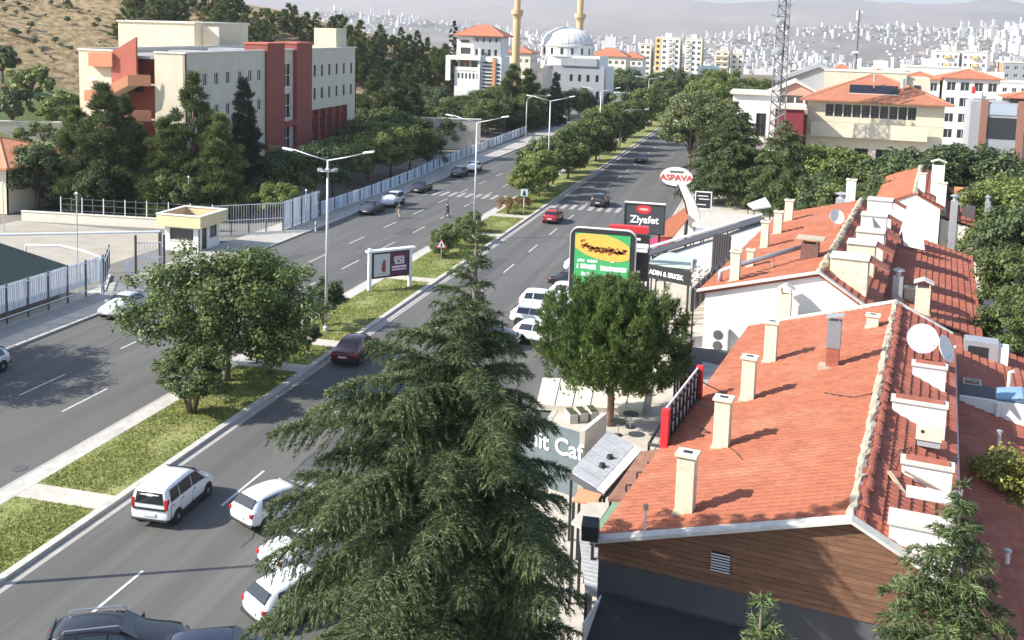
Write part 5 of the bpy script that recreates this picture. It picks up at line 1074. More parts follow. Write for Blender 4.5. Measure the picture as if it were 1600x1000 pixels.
# station: y, z bottom, z belt, z top, half width low, belt, top
KIND = {
 'hatch': dict(L=3.95, st=[(-1.97,.42,.80,.86,.70,.70,.60),(-1.90,.30,.86,.98,.80,.79,.66),(-1.55,.26,.92,1.38,.84,.82,.60),(-.95,.26,.92,1.46,.85,.83,.60),(.25,.26,.90,1.45,.85,.83,.59),(.95,.26,.89,1.00,.85,.82,.70),(1.55,.26,.80,.87,.84,.80,.68),(1.88,.28,.68,.74,.78,.74,.60),(1.97,.40,.58,.62,.66,.62,.48)], rw=(1,2), ws=(4,5), wh=(-1.22,1.2), side=[(-1.45,-.55,-1.32,-.50),(-.48,.82,-.43,.28)]),
 'sedan': dict(L=4.4, st=[(-2.2,.44,.74,.84,.70,.70,.58),(-2.1,.30,.84,.96,.82,.80,.68),(-1.60,.26,.89,1.00,.85,.83,.70),(-.95,.26,.91,1.40,.86,.83,.58),(-.2,.26,.91,1.45,.86,.83,.59),(.35,.26,.90,1.41,.86,.83,.58),(1.08,.26,.88,.98,.86,.82,.70),(1.75,.26,.80,.86,.84,.80,.68),(2.1,.28,.68,.74,.78,.74,.60),(2.2,.40,.58,.62,.66,.62,.48)], rw=(2,3), ws=(5,6), wh=(-1.35,1.35), side=[(-1.15,-.25,-.82,-.22),(-.18,.92,-.14,.36)]),
 'suv': dict(L=4.35, st=[(-2.17,.46,.92,.98,.74,.72,.62),(-2.1,.34,.98,1.12,.86,.83,.70),(-1.85,.30,1.04,1.55,.89,.85,.65),(-1.3,.30,1.05,1.64,.90,.86,.66),(.1,.30,1.03,1.63,.90,.86,.65),(.85,.30,1.0,1.12,.90,.85,.74),(1.6,.30,.94,1.02,.88,.84,.72),(2.05,.32,.80,.88,.82,.78,.64),(2.17,.44,.68,.72,.70,.66,.52)], rw=(1,2), ws=(4,5), wh=(-1.3,1.32), side=[(-1.75,-1.15,-1.62,-1.1),(-1.05,-.25,-1.0,-.22),(-.18,.74,-.14,.2)]),
 'van': dict(L=3.95, st=[(-1.975,.42,1.02,1.40,.78,.77,.66),(-1.93,.30,1.04,1.62,.83,.81,.70),(-1.75,.26,1.05,1.70,.85,.83,.71),(-.6,.26,1.04,1.73,.855,.84,.71),(.35,.26,1.00,1.70,.855,.84,.69),(1.05,.26,.96,1.18,.85,.82,.72),(1.55,.26,.88,.98,.84,.80,.70),(1.87,.28,.74,.80,.79,.75,.62),(1.97,.40,.62,.66,.68,.64,.50)], rw=(0,0), ws=(4,5), wh=(-1.25,1.26), side=[(-1.72,-1.08,-1.66,-1.08),(-1.0,-.12,-1.0,-.12),(-.04,1.0,-.02,.42)]),
}
def car(kind, pm, x, y, head, label, group=None, cat='car', roof_rails=False, scale=1.0):
    K = KIND[kind]; st = K['st']; L = K['L']
    r = empty('van' if kind == 'van' else 'car', (x, y, 0.012), -math.radians(head), label, 'van' if kind == 'van' else cat, group); r.scale = (scale,)*3
    def at(yy):
        for i in range(len(st)-1):
            if st[i][0] <= yy <= st[i+1][0]: t = (yy-st[i][0])/(st[i+1][0]-st[i][0]); return [a+(b-a)*t for a, b in zip(st[i], st[i+1])]
        return list(st[0] if yy < st[0][0] else st[-1])
    def sec(s): _, zb, zl, zt, wb, wl, wt = s; return [(wb*.9, zb), (wb, zb+.14), (wb, max(zl-.16, zb+.2)), (wl, zl), (wt, zt-.05), (wt*.76, zt), (0, zt+.02)]
    V = []; n = 13
    for s in st:
        h = sec(s); pts = h + [(-a, b) for a, b in reversed(h[:-1])]; V += [(a, s[0], b) for a, b in pts]
    F = [(i*n+j, i*n+j+1, (i+1)*n+j+1, (i+1)*n+j) for i in range(len(st)-1) for j in range(n-1)]
    F += [(i*n+n-1, i*n, (i+1)*n, (i+1)*n+n-1) for i in range(len(st)-1)]
    F += [tuple(range(n))[::-1], tuple((len(st)-1)*n+j for j in range(n))]
    F = [f[::-1] for f in F]
    body = MB().add(V, F).build('body', pm, r, smooth=True)
    md = body.modifiers.new('smooth', 'SUBSURF'); md.levels = 1; md.render_levels = 2
    def patch(pts, name, m, t=.012):
        pts = [Vector(p) for p in pts]; nn = (pts[1]-pts[0]).cross(pts[2]-pts[0]).normalized()
        c = sum(pts, Vector())/4
        if nn.dot(c-Vector((0, c.y*.3, .8))) < 0: nn = -nn
        return MB().prism([p-nn*.03 for p in pts], nn*(.03+t)).build(name, m, r)
    def cross(i0, i1, name, f0=.1, f1=.93):
        a, b = st[i0], st[i1]; p = [ai+(bi-ai)*f0 for ai, bi in zip(a, b)]; q = [ai+(bi-ai)*f1 for ai, bi in zip(a, b)]
        return patch([(-p[6]*.92, p[0], p[3]-.012), (p[6]*.92, p[0], p[3]-.012), (q[6]*.86, q[0], q[3]), (-q[6]*.86, q[0], q[3])], name, m_cglass)
    cross(*K['ws'], 'windscreen')
    if K['rw'] != (0, 0): cross(*K['rw'], 'rear_window', .14, .9)
    else:
        patch([(-.62, -L/2+.0, 1.06), (.62, -L/2+.0, 1.06), (.56, -L/2+.045, 1.52), (-.56, -L/2+.045, 1.52)], 'rear_window', m_cglass, .02)
        MB().box(-.72, .72, -L/2-.03, -L/2+.1, .80, .88).build('tailgate_strip', m_trim, r)
    for sg in (-1, 1):
        for (a0, a1, b0, b1) in K['side']:
            def pt(yy, t): s = at(yy); return (sg*(s[5]+(s[6]-s[5])*t), yy, s[2]+(s[3]-.05-s[2])*t)
            patch([pt(a0, .08), pt(a1, .08), pt(b1, .86), pt(b0, .86)], 'side_window', m_cglass, .016)
            s = at(a0-.02); MB().box(min(sg*(s[4]-.02), sg*(s[4]+.004)), max(sg*(s[4]-.02), sg*(s[4]+.004)), a0-.03, a0-.018, .36, s[2]-.1).build('door_seam', m_trim, r)
            MB().box(min(sg*s[5], sg*(s[5]+.03)), max(sg*s[5], sg*(s[5]+.03)), a0+.06, a0+.2, s[2]-.12, s[2]-.09).build('door_handle', m_trim if kind == 'van' else pm, r)
        s = at(K['side'][-1][1]); xx = sg*(s[5]+.02)
        MB().box(min(xx, xx+sg*.17), max(xx, xx+sg*.17), s[0]-.12, s[0]-.02, s[2]+.02, s[2]+.17).build('mirror', pm, r, bevel=.02)
        s = at(-L/2+.06); zt = s[2]
        hgt = .42 if kind == 'van' else .16
        MB().box(sg*(s[5]-.09)-.08, sg*(s[5]-.09)+.08, -L/2+.0, -L/2+.16, zt-.12 if kind != 'van' else .84, zt-.12+hgt if kind != 'van' else 1.26).build('tail_light', m_tail, r, bevel=.02)
        s = at(L/2-.14); MB().box(sg*(s[5]-.15)-.12, sg*(s[5]-.15)+.12, L/2-.36, L/2-.12, s[2]-.14, s[2]-.02).build('headlight', m_head, r, bevel=.03)
        for yy in K['wh']:
            w = at(yy)[4]; R = .31 if kind != 'suv' else .34
            a = MB().lathe([(.05, -.012), (R+.055, -.012), (R+.055, .004), (.05, .004)], 22).build('wheel_arch', m_trim, r); a.matrix_local = Matrix.Translation((sg*(w+.003), yy, R)) @ Matrix.Rotation(math.pi/2, 4, 'Y')
            t = MB().lathe([(R*.62, -.1), (R*.95, -.1), (R, -.07), (R, .07), (R*.95, .1), (R*.62, .1)], 22).build('wheel', m_tyre, r, smooth=False); t.matrix_local = Matrix.Translation((sg*(w-.07), yy, R)) @ Matrix.Rotation(sg*math.pi/2, 4, 'Y')
            MB().lathe([(R*.62, .06), (R*.6, .09), (R*.2, .105), (.02, .1)], 14).build('rim', m_rim, t)
    MB().box(-.78, .78, -L/2-.02, -L/2+.12, .33, .42).build('rear_bumper_trim', m_trim, r, bevel=.02); MB().box(-.68, .68, L/2-.14, L/2-.0, .30, .42).build('front_grille', m_trim, r, bevel=.02)
    MB().box(-.26, .26, -L/2-.028, -L/2+.05, .55, .66).build('number_plate', m_plate, r); MB().box(-.26, .26, L/2-.05, L/2+.02, .44, .54).build('number_plate', m_plate, r)
    MB().box(-.84, .84, -L*.36, L*.36, .16, .34).build('underbody', m_trim, r)
    if roof_rails:
        for sg in (-1, 1): MB().tube([(sg*.58, -1.5, 1.60), (sg*.58, -1.45, 1.7), (sg*.57, .1, 1.71), (sg*.57, .2, 1.62)], .022, 6).build('roof_rail', m_rim, r)
    return r
GP = 'vehicles on the avenue'; GK = 'cars parked by the forecourt'; GL = 'cars parked along the far left kerb'
car('van', P_WHITE, -23.35, 36.45, -3, 'white small passenger van with dark rear window driving away', GP)
car('sedan', P_MAROON, -24.3, 57.9, -1, 'dark maroon saloon driving close to the median kerb', GP)
car('hatch', P_RED, -22.9, 110.0, 0, 'bright red hatchback driving away up the right carriageway', GP)
car('suv', P_DARK, -19.9, 123.6, 0, 'dark car with bright plate crossing the far zebra stripes', GP)
car('hatch', P_WHITE, -18.9, 37.2, 26, 'white hatchback parked just left of the big cedar', GK)
car('sedan', P_WHITE, -16.0, 34.5, 28, 'white saloon half hidden by cedar branches, middle of three', GK)
car('hatch', P_WHITE, -14.9, 31.1, 33, 'white hatchback at the lower left of the cedar, nearest of three', GK)
car('suv', P_BLACK, -18.9, 26.3, 62, 'black car with roof rails cut off by the bottom edge', GK, roof_rails=True)
car('hatch', P_NAVY, -15.5, 26.75, 62, 'dark blue car roof at the bottom edge beside the black one', GK)
car('sedan', P_SILVER, -43.3, 61.6, 180, 'silver saloon parked at the left kerb under the leafy tree', GL)
car('hatch', P_WHITE, -43.0, 47.2, 180, 'white hatchback cut off by the left edge of the picture', GP)
car('sedan', P_DARK, -43.2, 107.0, 180, 'dark saloon parked at the far left kerb in front of the silver one', GL)
car('suv', P_SILVER, -42.9, 112.6, 180, 'silver estate car parked behind the dark saloon', GL)
car('sedan', P_BLACK, -43.4, 124.4, 180, 'black saloon parked just before the left zebra crossing', GL)
car('hatch', P_DARK, -43.5, 141.0, 180, 'dark hatchback parked beyond the left zebra crossing', GL)
car('hatch', P_WHITE, -43.2, 147.4, 180, 'white hatchback parked farthest along the left kerb', GL)
car('suv', P_WHITE, -15.2, 72.6, 88, 'tall white car parked nose-in left of the round pine, topmost of three', GK)
car('hatch', P_WHITE, -15.1, 68.8, 92, 'white hatchback parked nose-in left of the round pine, middle of three', GK)
car('hatch', P_WHITE, -13.9, 64.8, 98, 'white hatchback parked nose-in by the round pine, lowest of three', GK)
car('hatch', P_WHITE, -14.0, 76.4, 90, 'white car mostly hidden behind the tall white one', GK)
car('sedan', P_BLACK, -14.7, 80.6, 90, 'black saloon parked left of the green billboard', GK)
car('hatch', P_WHITE, -14.8, 86.2, 90, 'white car nose showing at the left foot of the green billboard', GK)
car('suv', P_BLACK, -17.3, 63.2, 92, 'black vehicle in the shade behind the cedar top', GK)
car('hatch', P_SILVER, -13.4, 93.0, 90, 'silver car parked beyond the green billboard', GK)
car('suv', P_DARK, -13.6, 98.6, 90, 'dark car parked by the restaurant sign', GK)
for k, (px, py, pm, kd, lab) in enumerate(((1590, 452, P_DARK, 'sedan', 'dark car in the back street behind the tree at right'), (1597, 520, P_WHITE, 'hatch', 'pale car at the right edge in the back street'))):
    p = G(px, py); car(kd, pm, p.x+1.2, p.y, 8, lab, 'cars in the back street')
for k, (X, Y, pm, kd, lab) in enumerate(((-36.5, 190, P_WHITE, 'suv', 'white vehicle far up the left carriageway'), (-41.5, 214, P_DARK, 'sedan', 'dark car far up the left carriageway'), (-21.0, 172, P_DARK, 'sedan', 'dark car far up the right carriageway in tree shade'), (-13.2, 210, P_WHITE, 'hatch', 'white car parked far up the right side'), (-13.2, 228, P_RED, 'hatch', 'red car parked far up the right side'))):
    car(kd, pm, X, Y, 180 if X < -30 else 0, lab, GP)
# ================================================================== STREET FURNITURE
m_pole = mat('lamp_pole_steel', (.56, .57, .57), .5, .06, 2, metal=.4); m_lamp = mat('lamp_head_white', (.78, .78, .76), .4, .03)
def lamp(x, y, h, label, double=True, flood=False, arm=2.5, face=1):
    r = empty('street_lamp', (x, y, .115), 0, label, 'street lamp', 'street lamps along the avenue')
    MB().tube([(0, 0, 0), (0, 0, h*.5), (0, 0, h)], .12, 10, .065).build('pole', m_pole, r, smooth=True)
    MB().lathe([(.2, 0), (.2, .3), (.13, .36)], 10).build('base', m_pole, r)
    MB().box(.1, .16, -.08, .08, .9, 1.4).build('hatch_door', m_steel, r)
    for sg in ((-1, 1) if double else (face,)):
        if double: pts = [(0, 0, h-.05), (sg*arm*.5, 0, h+.22), (sg*arm, 0, h+.55)]
        else: pts = [(0, 0, h-.05), (sg*.25, 0, h+.6), (sg*.9, 0, h+1.05), (sg*arm, 0, h+1.3)]
        e = Vector(pts[-1]); MB().tube(pts, .05, 7, .035).build('arm', m_pole, r, smooth=True)
        MB().obox(e+Vector((0 if sg > 0 else -.75, -.14, -.02)), (.75, 0, sg*.12), (0, .28, 0), (0, 0, .14)).build('lamp_head', m_lamp, r, bevel=.04)
    if flood:
        MB().lathe([(.5, h-.75), (.5, h-.7), (.42, h-.7), (.42, h-.75)], 16).build('floodlight_ring', m_pole, r)
        for a in range(4): q = MB().box(-.16, .16, -.1, .1, -.12, .12).build('floodlight', m_steel, r, bevel=.03); q.location = (.5*math.cos(a*1.57+.5), .5*math.sin(a*1.57+.5), h-.68); q.rotation_euler = (.5, 0, a*1.57+.5)
    return r
lamp(-28.2, 62.0, 11.6, 'tall double-armed street lamp with a floodlight ring, nearest on the median', flood=True)
lamp(-28.3, 97.3, 11.6, 'double-armed street lamp behind the median hedge, second along')
lamp(-28.3, 131.5, 12.0, 'double-armed street lamp among median trees, third along')
lamp(-28.3, 28.1, 11.6, 'double-armed street lamp on the median beside the lower left corner')
lamp(-28.3, 172, 11.6, 'double-armed street lamp on the median, fourth along'); lamp(-28.3, 240, 11.6, 'double-armed street lamp far along the median')
lamp(-48.6, 203.0, 7.4, 'single curved-arm lamp at the far left pavement', double=False, arm=4.2)
lamp(-27.2, 189.0, 6.4, 'single curved-arm lamp leaning over the right carriageway', double=False, arm=4.4)
def thin_pole(px, py, pyt, label, lampy=False):
    p = G(px, py); h = (py-pyt)/px_m(p); r = empty('thin_pole', (p.x, p.y, 0), 0, label, 'pole', 'thin yard poles')
    MB().tube([(0, 0, 0), (0, 0, h)], .06, 8, .04).build('shaft', m_pole, r); MB().lathe([(.11, h), (.13, h+.1), (.03, h+.2)], 8).build('top', m_lamp, r)
thin_pole(122, 455, 302, 'thin tall pole in the school yard at left'); thin_pole(6, 362, 286, 'thin lamp pole before the cream house')
thin_pole(295, 345, 277, 'white pole behind the guard booth'); thin_pole(478, 352, 298, 'thin pole behind the tall white fence')
# ---- fences -----------------------------------------------------------------------
m_fw = mat('fence_white', (.74, .76, .78), .6, .05, 2); m_fb = mat('fence_pale_blue', (.46, .57, .69), .6, .07, 2); m_fg = mat('fence_post_dark', (.10, .11, .12), .6, .1)
def rail_fence(name, label, pts, h, pitch, sw, mats, post_every, zrails=(.25, .95), slat_h=(.25, 1.0), cat='fence', postm=None, base=0.0, tilt=0):
    o = Vector(pts[0]); r = empty(name, tuple(o), 0, label, cat); cnt = 0; meshes = {}
    for i in range(len(pts)-1):
        a, b = Vector(pts[i])-o, Vector(pts[i+1])-o; d = (b-a); Ls = d.length; d.normalize(); ang = math.atan2(d.y, d.x)
        n = max(1, int(Ls/post_every))
        for k in range(n+1):
            if k == n and i < len(pts)-2: continue
            p = a+d*(Ls*k/n); q = MB().box(-.05, .05, -.05, .05, 0, h*1.03).build('post', postm or m_fg, r); q.location = p; q.rotation_euler = (0, 0, ang)
        for zz in zrails: MB().obox(a+Vector((0, 0, h*zz-.035))+Vector((d.y, -d.x, 0))*.06, d*Ls, Vector((d.y, -d.x, 0))*.03, (0, 0, .07)).build('rail', m_fw, r)
        m = int(Ls/pitch)
        for k in range(m):
            mm = mats[(k*7+i) % len(mats)] if len(mats) > 1 else mats[0]
            if mm.name not in meshes: meshes[mm.name] = MB().box(-sw/2, sw/2, .05, .075, h*slat_h[0], h*slat_h[1]).mesh('picket', mm)
            q = bpy.data.objects.new('picket', meshes[mm.name]); link(q, r); q.location = a+d*(pitch*(k+.5)); q.rotation_euler = (random.uniform(-.012, .012), 0, ang+random.uniform(-.03, .03))
        if base: MB().obox(a+Vector((d.y, -d.x, 0))*-.12, d*Ls, Vector((d.y, -d.x, 0))*.24, (0, 0, base)).build('base_wall', m_kerb, r)
    return r
rail_fence('white_railing', 'tall white picket railing in front of the green-roofed hut', [(-48.35, 48.0, 0), (-48.0, 65.6, 0)], 2.9, .17, .13, [m_fw], 1.9, slat_h=(.36, 1.0), base=.22)
rail_fence('white_railing', 'white railing turning back from the corner towards the gate', [(-48.1, 65.8, 0), (-51.0, 70.5, 0)], 2.5, .2, .1, [m_fw], 1.8, base=.2)
gt = empty('gate', (-49.6, 72.0, 0), math.radians(30), 'white barred yard gate with dark posts left of the guard booth', 'gate')
for x in (0, 2.2): MB().box(x-.09, x+.09, -.09, .09, 0, 3.2).build('post', m_fg, gt)
for k in range(9): MB().box(.25+k*.21, .30+k*.21, -.02, .02, .15, 2.5).build('bar', m_fw, gt)
MB().box(.1, 2.1, -.03, .03, .12, .2).box(.1, 2.1, -.03, .03, 1.3, 1.38).box(.1, 2.1, -.03, .03, 2.5, 2.58).build('frame', m_fw, gt)
a, b = G(-10, 367, 3.3), G(250, 362, 3.3)
gb = empty('overhead_beam', (a.x, a.y, 0), 0, 'long white overhead beam spanning the school yard entrance', 'beam'); dv = b-a
MB().tube([(0, 0, 3.3), (dv.x, dv.y, 3.3)], .1, 8).build('beam', m_fw, gb); MB().box(-.1, .1, -.1, .1, 0, 3.25).build('post', m_fw, gb); MB().box(dv.x-.1, dv.x+.1, dv.y-.1, dv.y+.1, 0, 3.25).build('post', m_fg, gb)
pts = [G(x, y, 2.9) for x, y in ((40, 383), (95, 384), (130, 392), (158, 402))]; o = pts[-1]
gb = empty('curved_rail', (o.x, o.y, 0), 0, 'curved white pipe rail dropping to the fence corner', 'rail'); MB().tube([p-Vector((o.x, o.y, 0)) for p in pts], .09, 8).build('pipe', m_fw, gb, smooth=True); MB().tube([(0, 0, 0), (0, 0, 2.95)], .09, 8).build('post', m_fw, gb); q = pts[0]-Vector((o.x, o.y, 0)); MB().tube([(q.x, q.y, 0), q], .07, 8).build('post', m_fw, gb)
rail_fence('mesh_fence', 'dark-posted open fence panels right of the guard booth', [(-52.0, 88.0, 0), (-46.9, 92.6, 0)], 3.0, .26, .03, [m_fw], 1.7, zrails=(.05, .5, 1.0), slat_h=(.05, 1.0))
rail_fence('tall_white_fence', 'taller white slatted fence section after the dark-posted panels', [(-47.15, 93.0, 0), (-47.1, 101.5, 0)], 3.0, .33, .30, [m_fw], 2.0, slat_h=(.06, 1.0), base=.15)
rail_fence('blue_white_fence', 'long pale blue and white slatted fence along the left pavement', [(-47.1, 101.8, 0), (-46.9, 116, 0), (-47.4, 130, 0), (-48.6, 150, 0), (-49.4, 175, 0), (-50.6, 212, 0)], 1.75, .38, .33, [m_fb, m_fw, m_fb, m_fw, m_fb], 3.0, slat_h=(.08, 1.0), base=.3)
# wall with dark railings under the pines
wl = empty('garden_wall', (-73.6, 87.6, 0), 0, 'low cream garden wall with dark railings below the pines', 'wall'); W2 = 21.0; an = math.atan2(2.0, 16.0)
wl.rotation_euler = (0, 0, an); MB().box(0, W2, 0, .3, 0, .95).build('wall', m_cream2, wl); MB().box(-.05, W2+.05, -.05, .35, .95, 1.05).build('coping', m_coping, wl)
for k in range(15): MB().box(4.2+k*1.15, 4.28+k*1.15, .1, .18, 1.05, 2.7).build('post', m_fg if k % 2 else m_fw, wl)
for z in (1.3, 1.9, 2.5): MB().box(4.2, 20.4, .12, .16, z, z+.05).build('rail', m_fg, wl)
wl = empty('retaining_wall', (-122, 150, 0), .35, 'long pale retaining wall below the park lawn at left', 'wall'); MB().box(-40, 52, 0, .6, -.2, 3.2).build('wall', m_conc, wl); MB().box(-40.1, 52.1, -.1, .7, 3.2, 3.4).build('coping', m_coping, wl)
wl = empty('retaining_wall', (-66, 172, 0), .25, 'pale curved garden wall right of the school', 'wall'); MB().box(0, 16, 0, .5, 0, 5.4).build('wall', m_conc, wl); MB().box(-.1, 16.1, -.1, .6, 5.4, 5.6).build('coping', m_coping, wl)
# ---- median billboard ----------------------------------------------------------------
A, B = G(577, 455, .1), G(640, 447, .1); dv = B-A; w = dv.length
bb = empty('median_billboard', (A.x, A.y, .115), math.atan2(dv.y, dv.x), 'billboard with a purple and grey poster on white posts on the median', 'billboard')
MB().box(-.12, .12, -.12, .12, 0, 3.35).build('post', m_fw, bb); MB().box(w-.12, w+.12, -.12, .12, 0, 3.25).build('post', m_fw, bb)
MB().box(.14, w-.14, -.14, .14, .95, 3.0).build('casing', m_black, bb)
MB().box(.3, w*.47, -.16, -.142, 1.1, 2.87).build('poster_left', mat('poster_grey', (.52, .57, .58), .5, .06, 2), bb); MB().box(w*.47, w-.3, -.16, -.142, 1.1, 2.87).build('poster_right', mat('poster_purple', (.105, .018, .07), .5, .08), bb)
MB().box(-.25, w+.35, -.3, .3, 3.05, 3.2).build('top_cap', m_fw, bb)
MB().prism([(w*.31, -.163, 1.4), (w*.26, -.163, 1.6), (w*.29, -.163, 2.2), (w*.32, -.163, 2.45), (w*.36, -.163, 2.3), (w*.37, -.163, 1.7), (w*.36, -.163, 1.4)], (0, -.008, 0)).build('figure_print', mat('print_red', (.28, .05, .05), .6, .2, 4), bb)
MB().box(w*.2, w*.4, -.172, -.163, 1.25, 1.36).build('caption_print', mat('print_pink', (.55, .4, .4), .6, .1), bb)
text('%20', .55, m_lw, bb, Vector((w*.70, -.17, 2.12)), (1, 0, 0), (0, 0, 1), wt=.01)
for (x0, x1, z0, z1) in ((.58, .82, 2.5, 2.58), (.56, .84, 2.38, 2.46), (.52, .88, 1.66, 1.82), (.52, .88, 1.46, 1.58)): MB().box(w*x0, w*x1, -.168, -.162, z0, z1).build('print_strip', mat('print_pale', (.72, .62, .68), .6, .05), bb)
# ---- road signs -------------------------------------------------------------------------
p = G(689, 414, .1); r_ = empty('warning_sign', (p.x, p.y, .115), math.radians(14), 'red-edged triangular warning sign on the median by the hedge', 'road sign')
MB().tube([(0, 0, 0), (0, 0, 2.3)], .035, 8).build('post', m_steel, r_); MB().prism([(-.5, -.06, 1.5), (.5, -.06, 1.5), (0, -.06, 2.36)], (0, .02, 0)).build('plate', mat('sign_edge_red', (.5, .03, .03), .5, .03), r_)
MB().prism([(-.36, -.066, 1.58), (.36, -.066, 1.58), (0, -.066, 2.2)], (0, -.006, 0)).build('face', m_fw, r_); MB().prism([(-.07, -.075, 1.65), (.07, -.075, 1.65), (.05, -.075, 1.95), (-.05, -.075, 1.95)], (0, -.005, 0)).build('symbol', m_black, r_)
p = G(818, 335, .1); r_ = empty('crossing_sign', (p.x, p.y, .115), math.radians(14), 'square pedestrian crossing sign on the median at the zebra', 'road sign')
MB().tube([(0, 0, 0), (0, 0, 2.2)], .04, 8).build('post', m_fw, r_); MB().box(-.5, .5, -.07, -.05, 2.0, 3.0).build('plate', mat('sign_green', (.05, .22, .12), .5, .05), r_); MB().box(-.4, .4, -.08, -.071, 2.1, 2.9).build('face', m_fw, r_); MB().prism([(-.2, -.09, 2.2), (.2, -.09, 2.2), (.08, -.09, 2.75), (-.08, -.09, 2.75)], (0, -.006, 0)).build('symbol', m_black, r_)
p = G(200, 458, .1); r_ = empty('round_sign', (p.x, p.y, .1), math.radians(25), 'round white road sign with a plate below on the left pavement', 'road sign')
MB().tube([(0, 0, 0), (0, 0, 2.2)], .04, 8).build('post', m_steel, r_); MB().prism(disc(0, 2.15, .3, .3, -.06, 20), (0, .02, 0)).build('disc', m_fw, r_); MB().box(-.15, .15, -.06, -.04, 1.35, 1.8).build('plate', m_fw, r_)
p = G(493, 362, .1); r_ = empty('bollard', (p.x, p.y, .1), 0, 'striped white bollard on the left pavement edge', 'bollard'); MB().tube([(0, 0, 0), (0, 0, 1.0)], .07, 8).build('shaft', m_fw, r_); MB().tube([(0, 0, .5), (0, 0, .7)], .075, 8).build('red_band', MATS['sign_red'], r_)
p = G(914, 262, .1); r_ = empty('yellow_sign', (p.x, p.y, .115), math.radians(14), 'small yellow sign among the far median trees', 'road sign'); MB().tube([(0, 0, 0), (0, 0, 3.2)], .05, 8).build('post', m_steel, r_); MB().box(-.6, .6, -.08, -.05, 2.3, 3.1).build('plate', mat('sign_yellow', (.7, .58, .22), .5, .05), r_)
p = AY(905, 150, 205); r_ = empty('far_billboard', (-36.0+4, 222, .1), .1, 'white-framed grey billboard at the far end of the median', 'billboard')
MB().box(-1.6, 1.6, -.1, .1, 6.6, 9.0).build('panel', m_grey, r_); MB().box(-1.75, 1.75, -.05, .16, 6.4, 9.2).build('frame', m_fw, r_); MB().box(-.15, .15, 0, .15, 0, 6.4).build('post', m_fw, r_)
# ---- lattice mast and mobile mast ---------------------------------------------------------
r_ = empty('lattice_mast', (.7, 142, 0), 0, 'grey steel lattice telecom mast rising out of the picture top', 'mast'); H_ = 34; m_lat = mat('lattice_steel', (.20, .205, .21), .6, .1, 2, metal=.3)
def lw(z): return 1.15-.55*z/H_
for sx in (-1, 1):
    for sy in (-1, 1): MB().tube([(sx*lw(0), sy*lw(0), 0), (sx*lw(H_), sy*lw(H_), H_)], .07, 5).build('leg', m_lat, r_)
nb = 24; br = MB()
for k in range(nb):
    z0, z1 = H_*k/nb, H_*(k+1)/nb; a, b = lw(z0), lw(z1)
    for (sx0, sy0, sx1, sy1) in ((-1, -1, 1, -1), (1, -1, 1, 1), (1, 1, -1, 1), (-1, 1, -1, -1)):
        br.tube([(sx0*a, sy0*a, z0), (sx1*b, sy1*b, z1)], .055, 4); br.tube([(sx1*a, sy1*a, z0), (sx0*b, sy0*b, z1)], .055, 4); br.tube([(sx0*b, sy0*b, z1), (sx1*b, sy1*b, z1)], .035, 4)
br.build('bracing', m_lat, r_)
for (z, sx) in ((17.5, -1), (20.5, -1), (22.5, 1), (24.0, -1), (25.5, 1)):
    MB().tube([(sx*.6, -.6, z), (sx*1.7, -.9, z+.3)], .04, 5).build('antenna_arm', m_lat, r_); MB().box(sx*1.7-.12, sx*1.7+.12, -1.05, -.85, z-.8, z+1.0).build('panel_antenna', m_grey, r_)
for z in (19.5, 23.4): q = MB().lathe([(.55, 0), (.55, .25), (.1, .35)], 14).build('drum_antenna', m_grey, r_); q.matrix_local = Matrix.Translation((-.5, -1.0, z)) @ Matrix.Rotation(math.pi/2, 4, 'X')
MB().tube([(.2, .2, 0), (.2, .2, H_)], .16, 6).build('cable_ladder', m_lat, r_)
p = AY(1337, 95, 230); r_ = empty('mobile_mast', (p.x, 230, 0), 0, 'slim dark mobile phone mast with antennas at its tip', 'mast')
MB().tube([(0, 0, 0), (0, 0, 28.4)], .45, 8, .22).build('shaft', m_lat, r_); MB().lathe([(.3, 19.2), (.9, 19.3), (.9, 19.6), (.3, 19.7)], 10).build('platform', m_frame, r_)
for a in range(3): MB().box(-.15, .15, -.1, .1, 26.2, 28.3).build('panel_antenna', m_frame, r_).location = (.6*math.cos(a*2.1), .6*math.sin(a*2.1), 0)
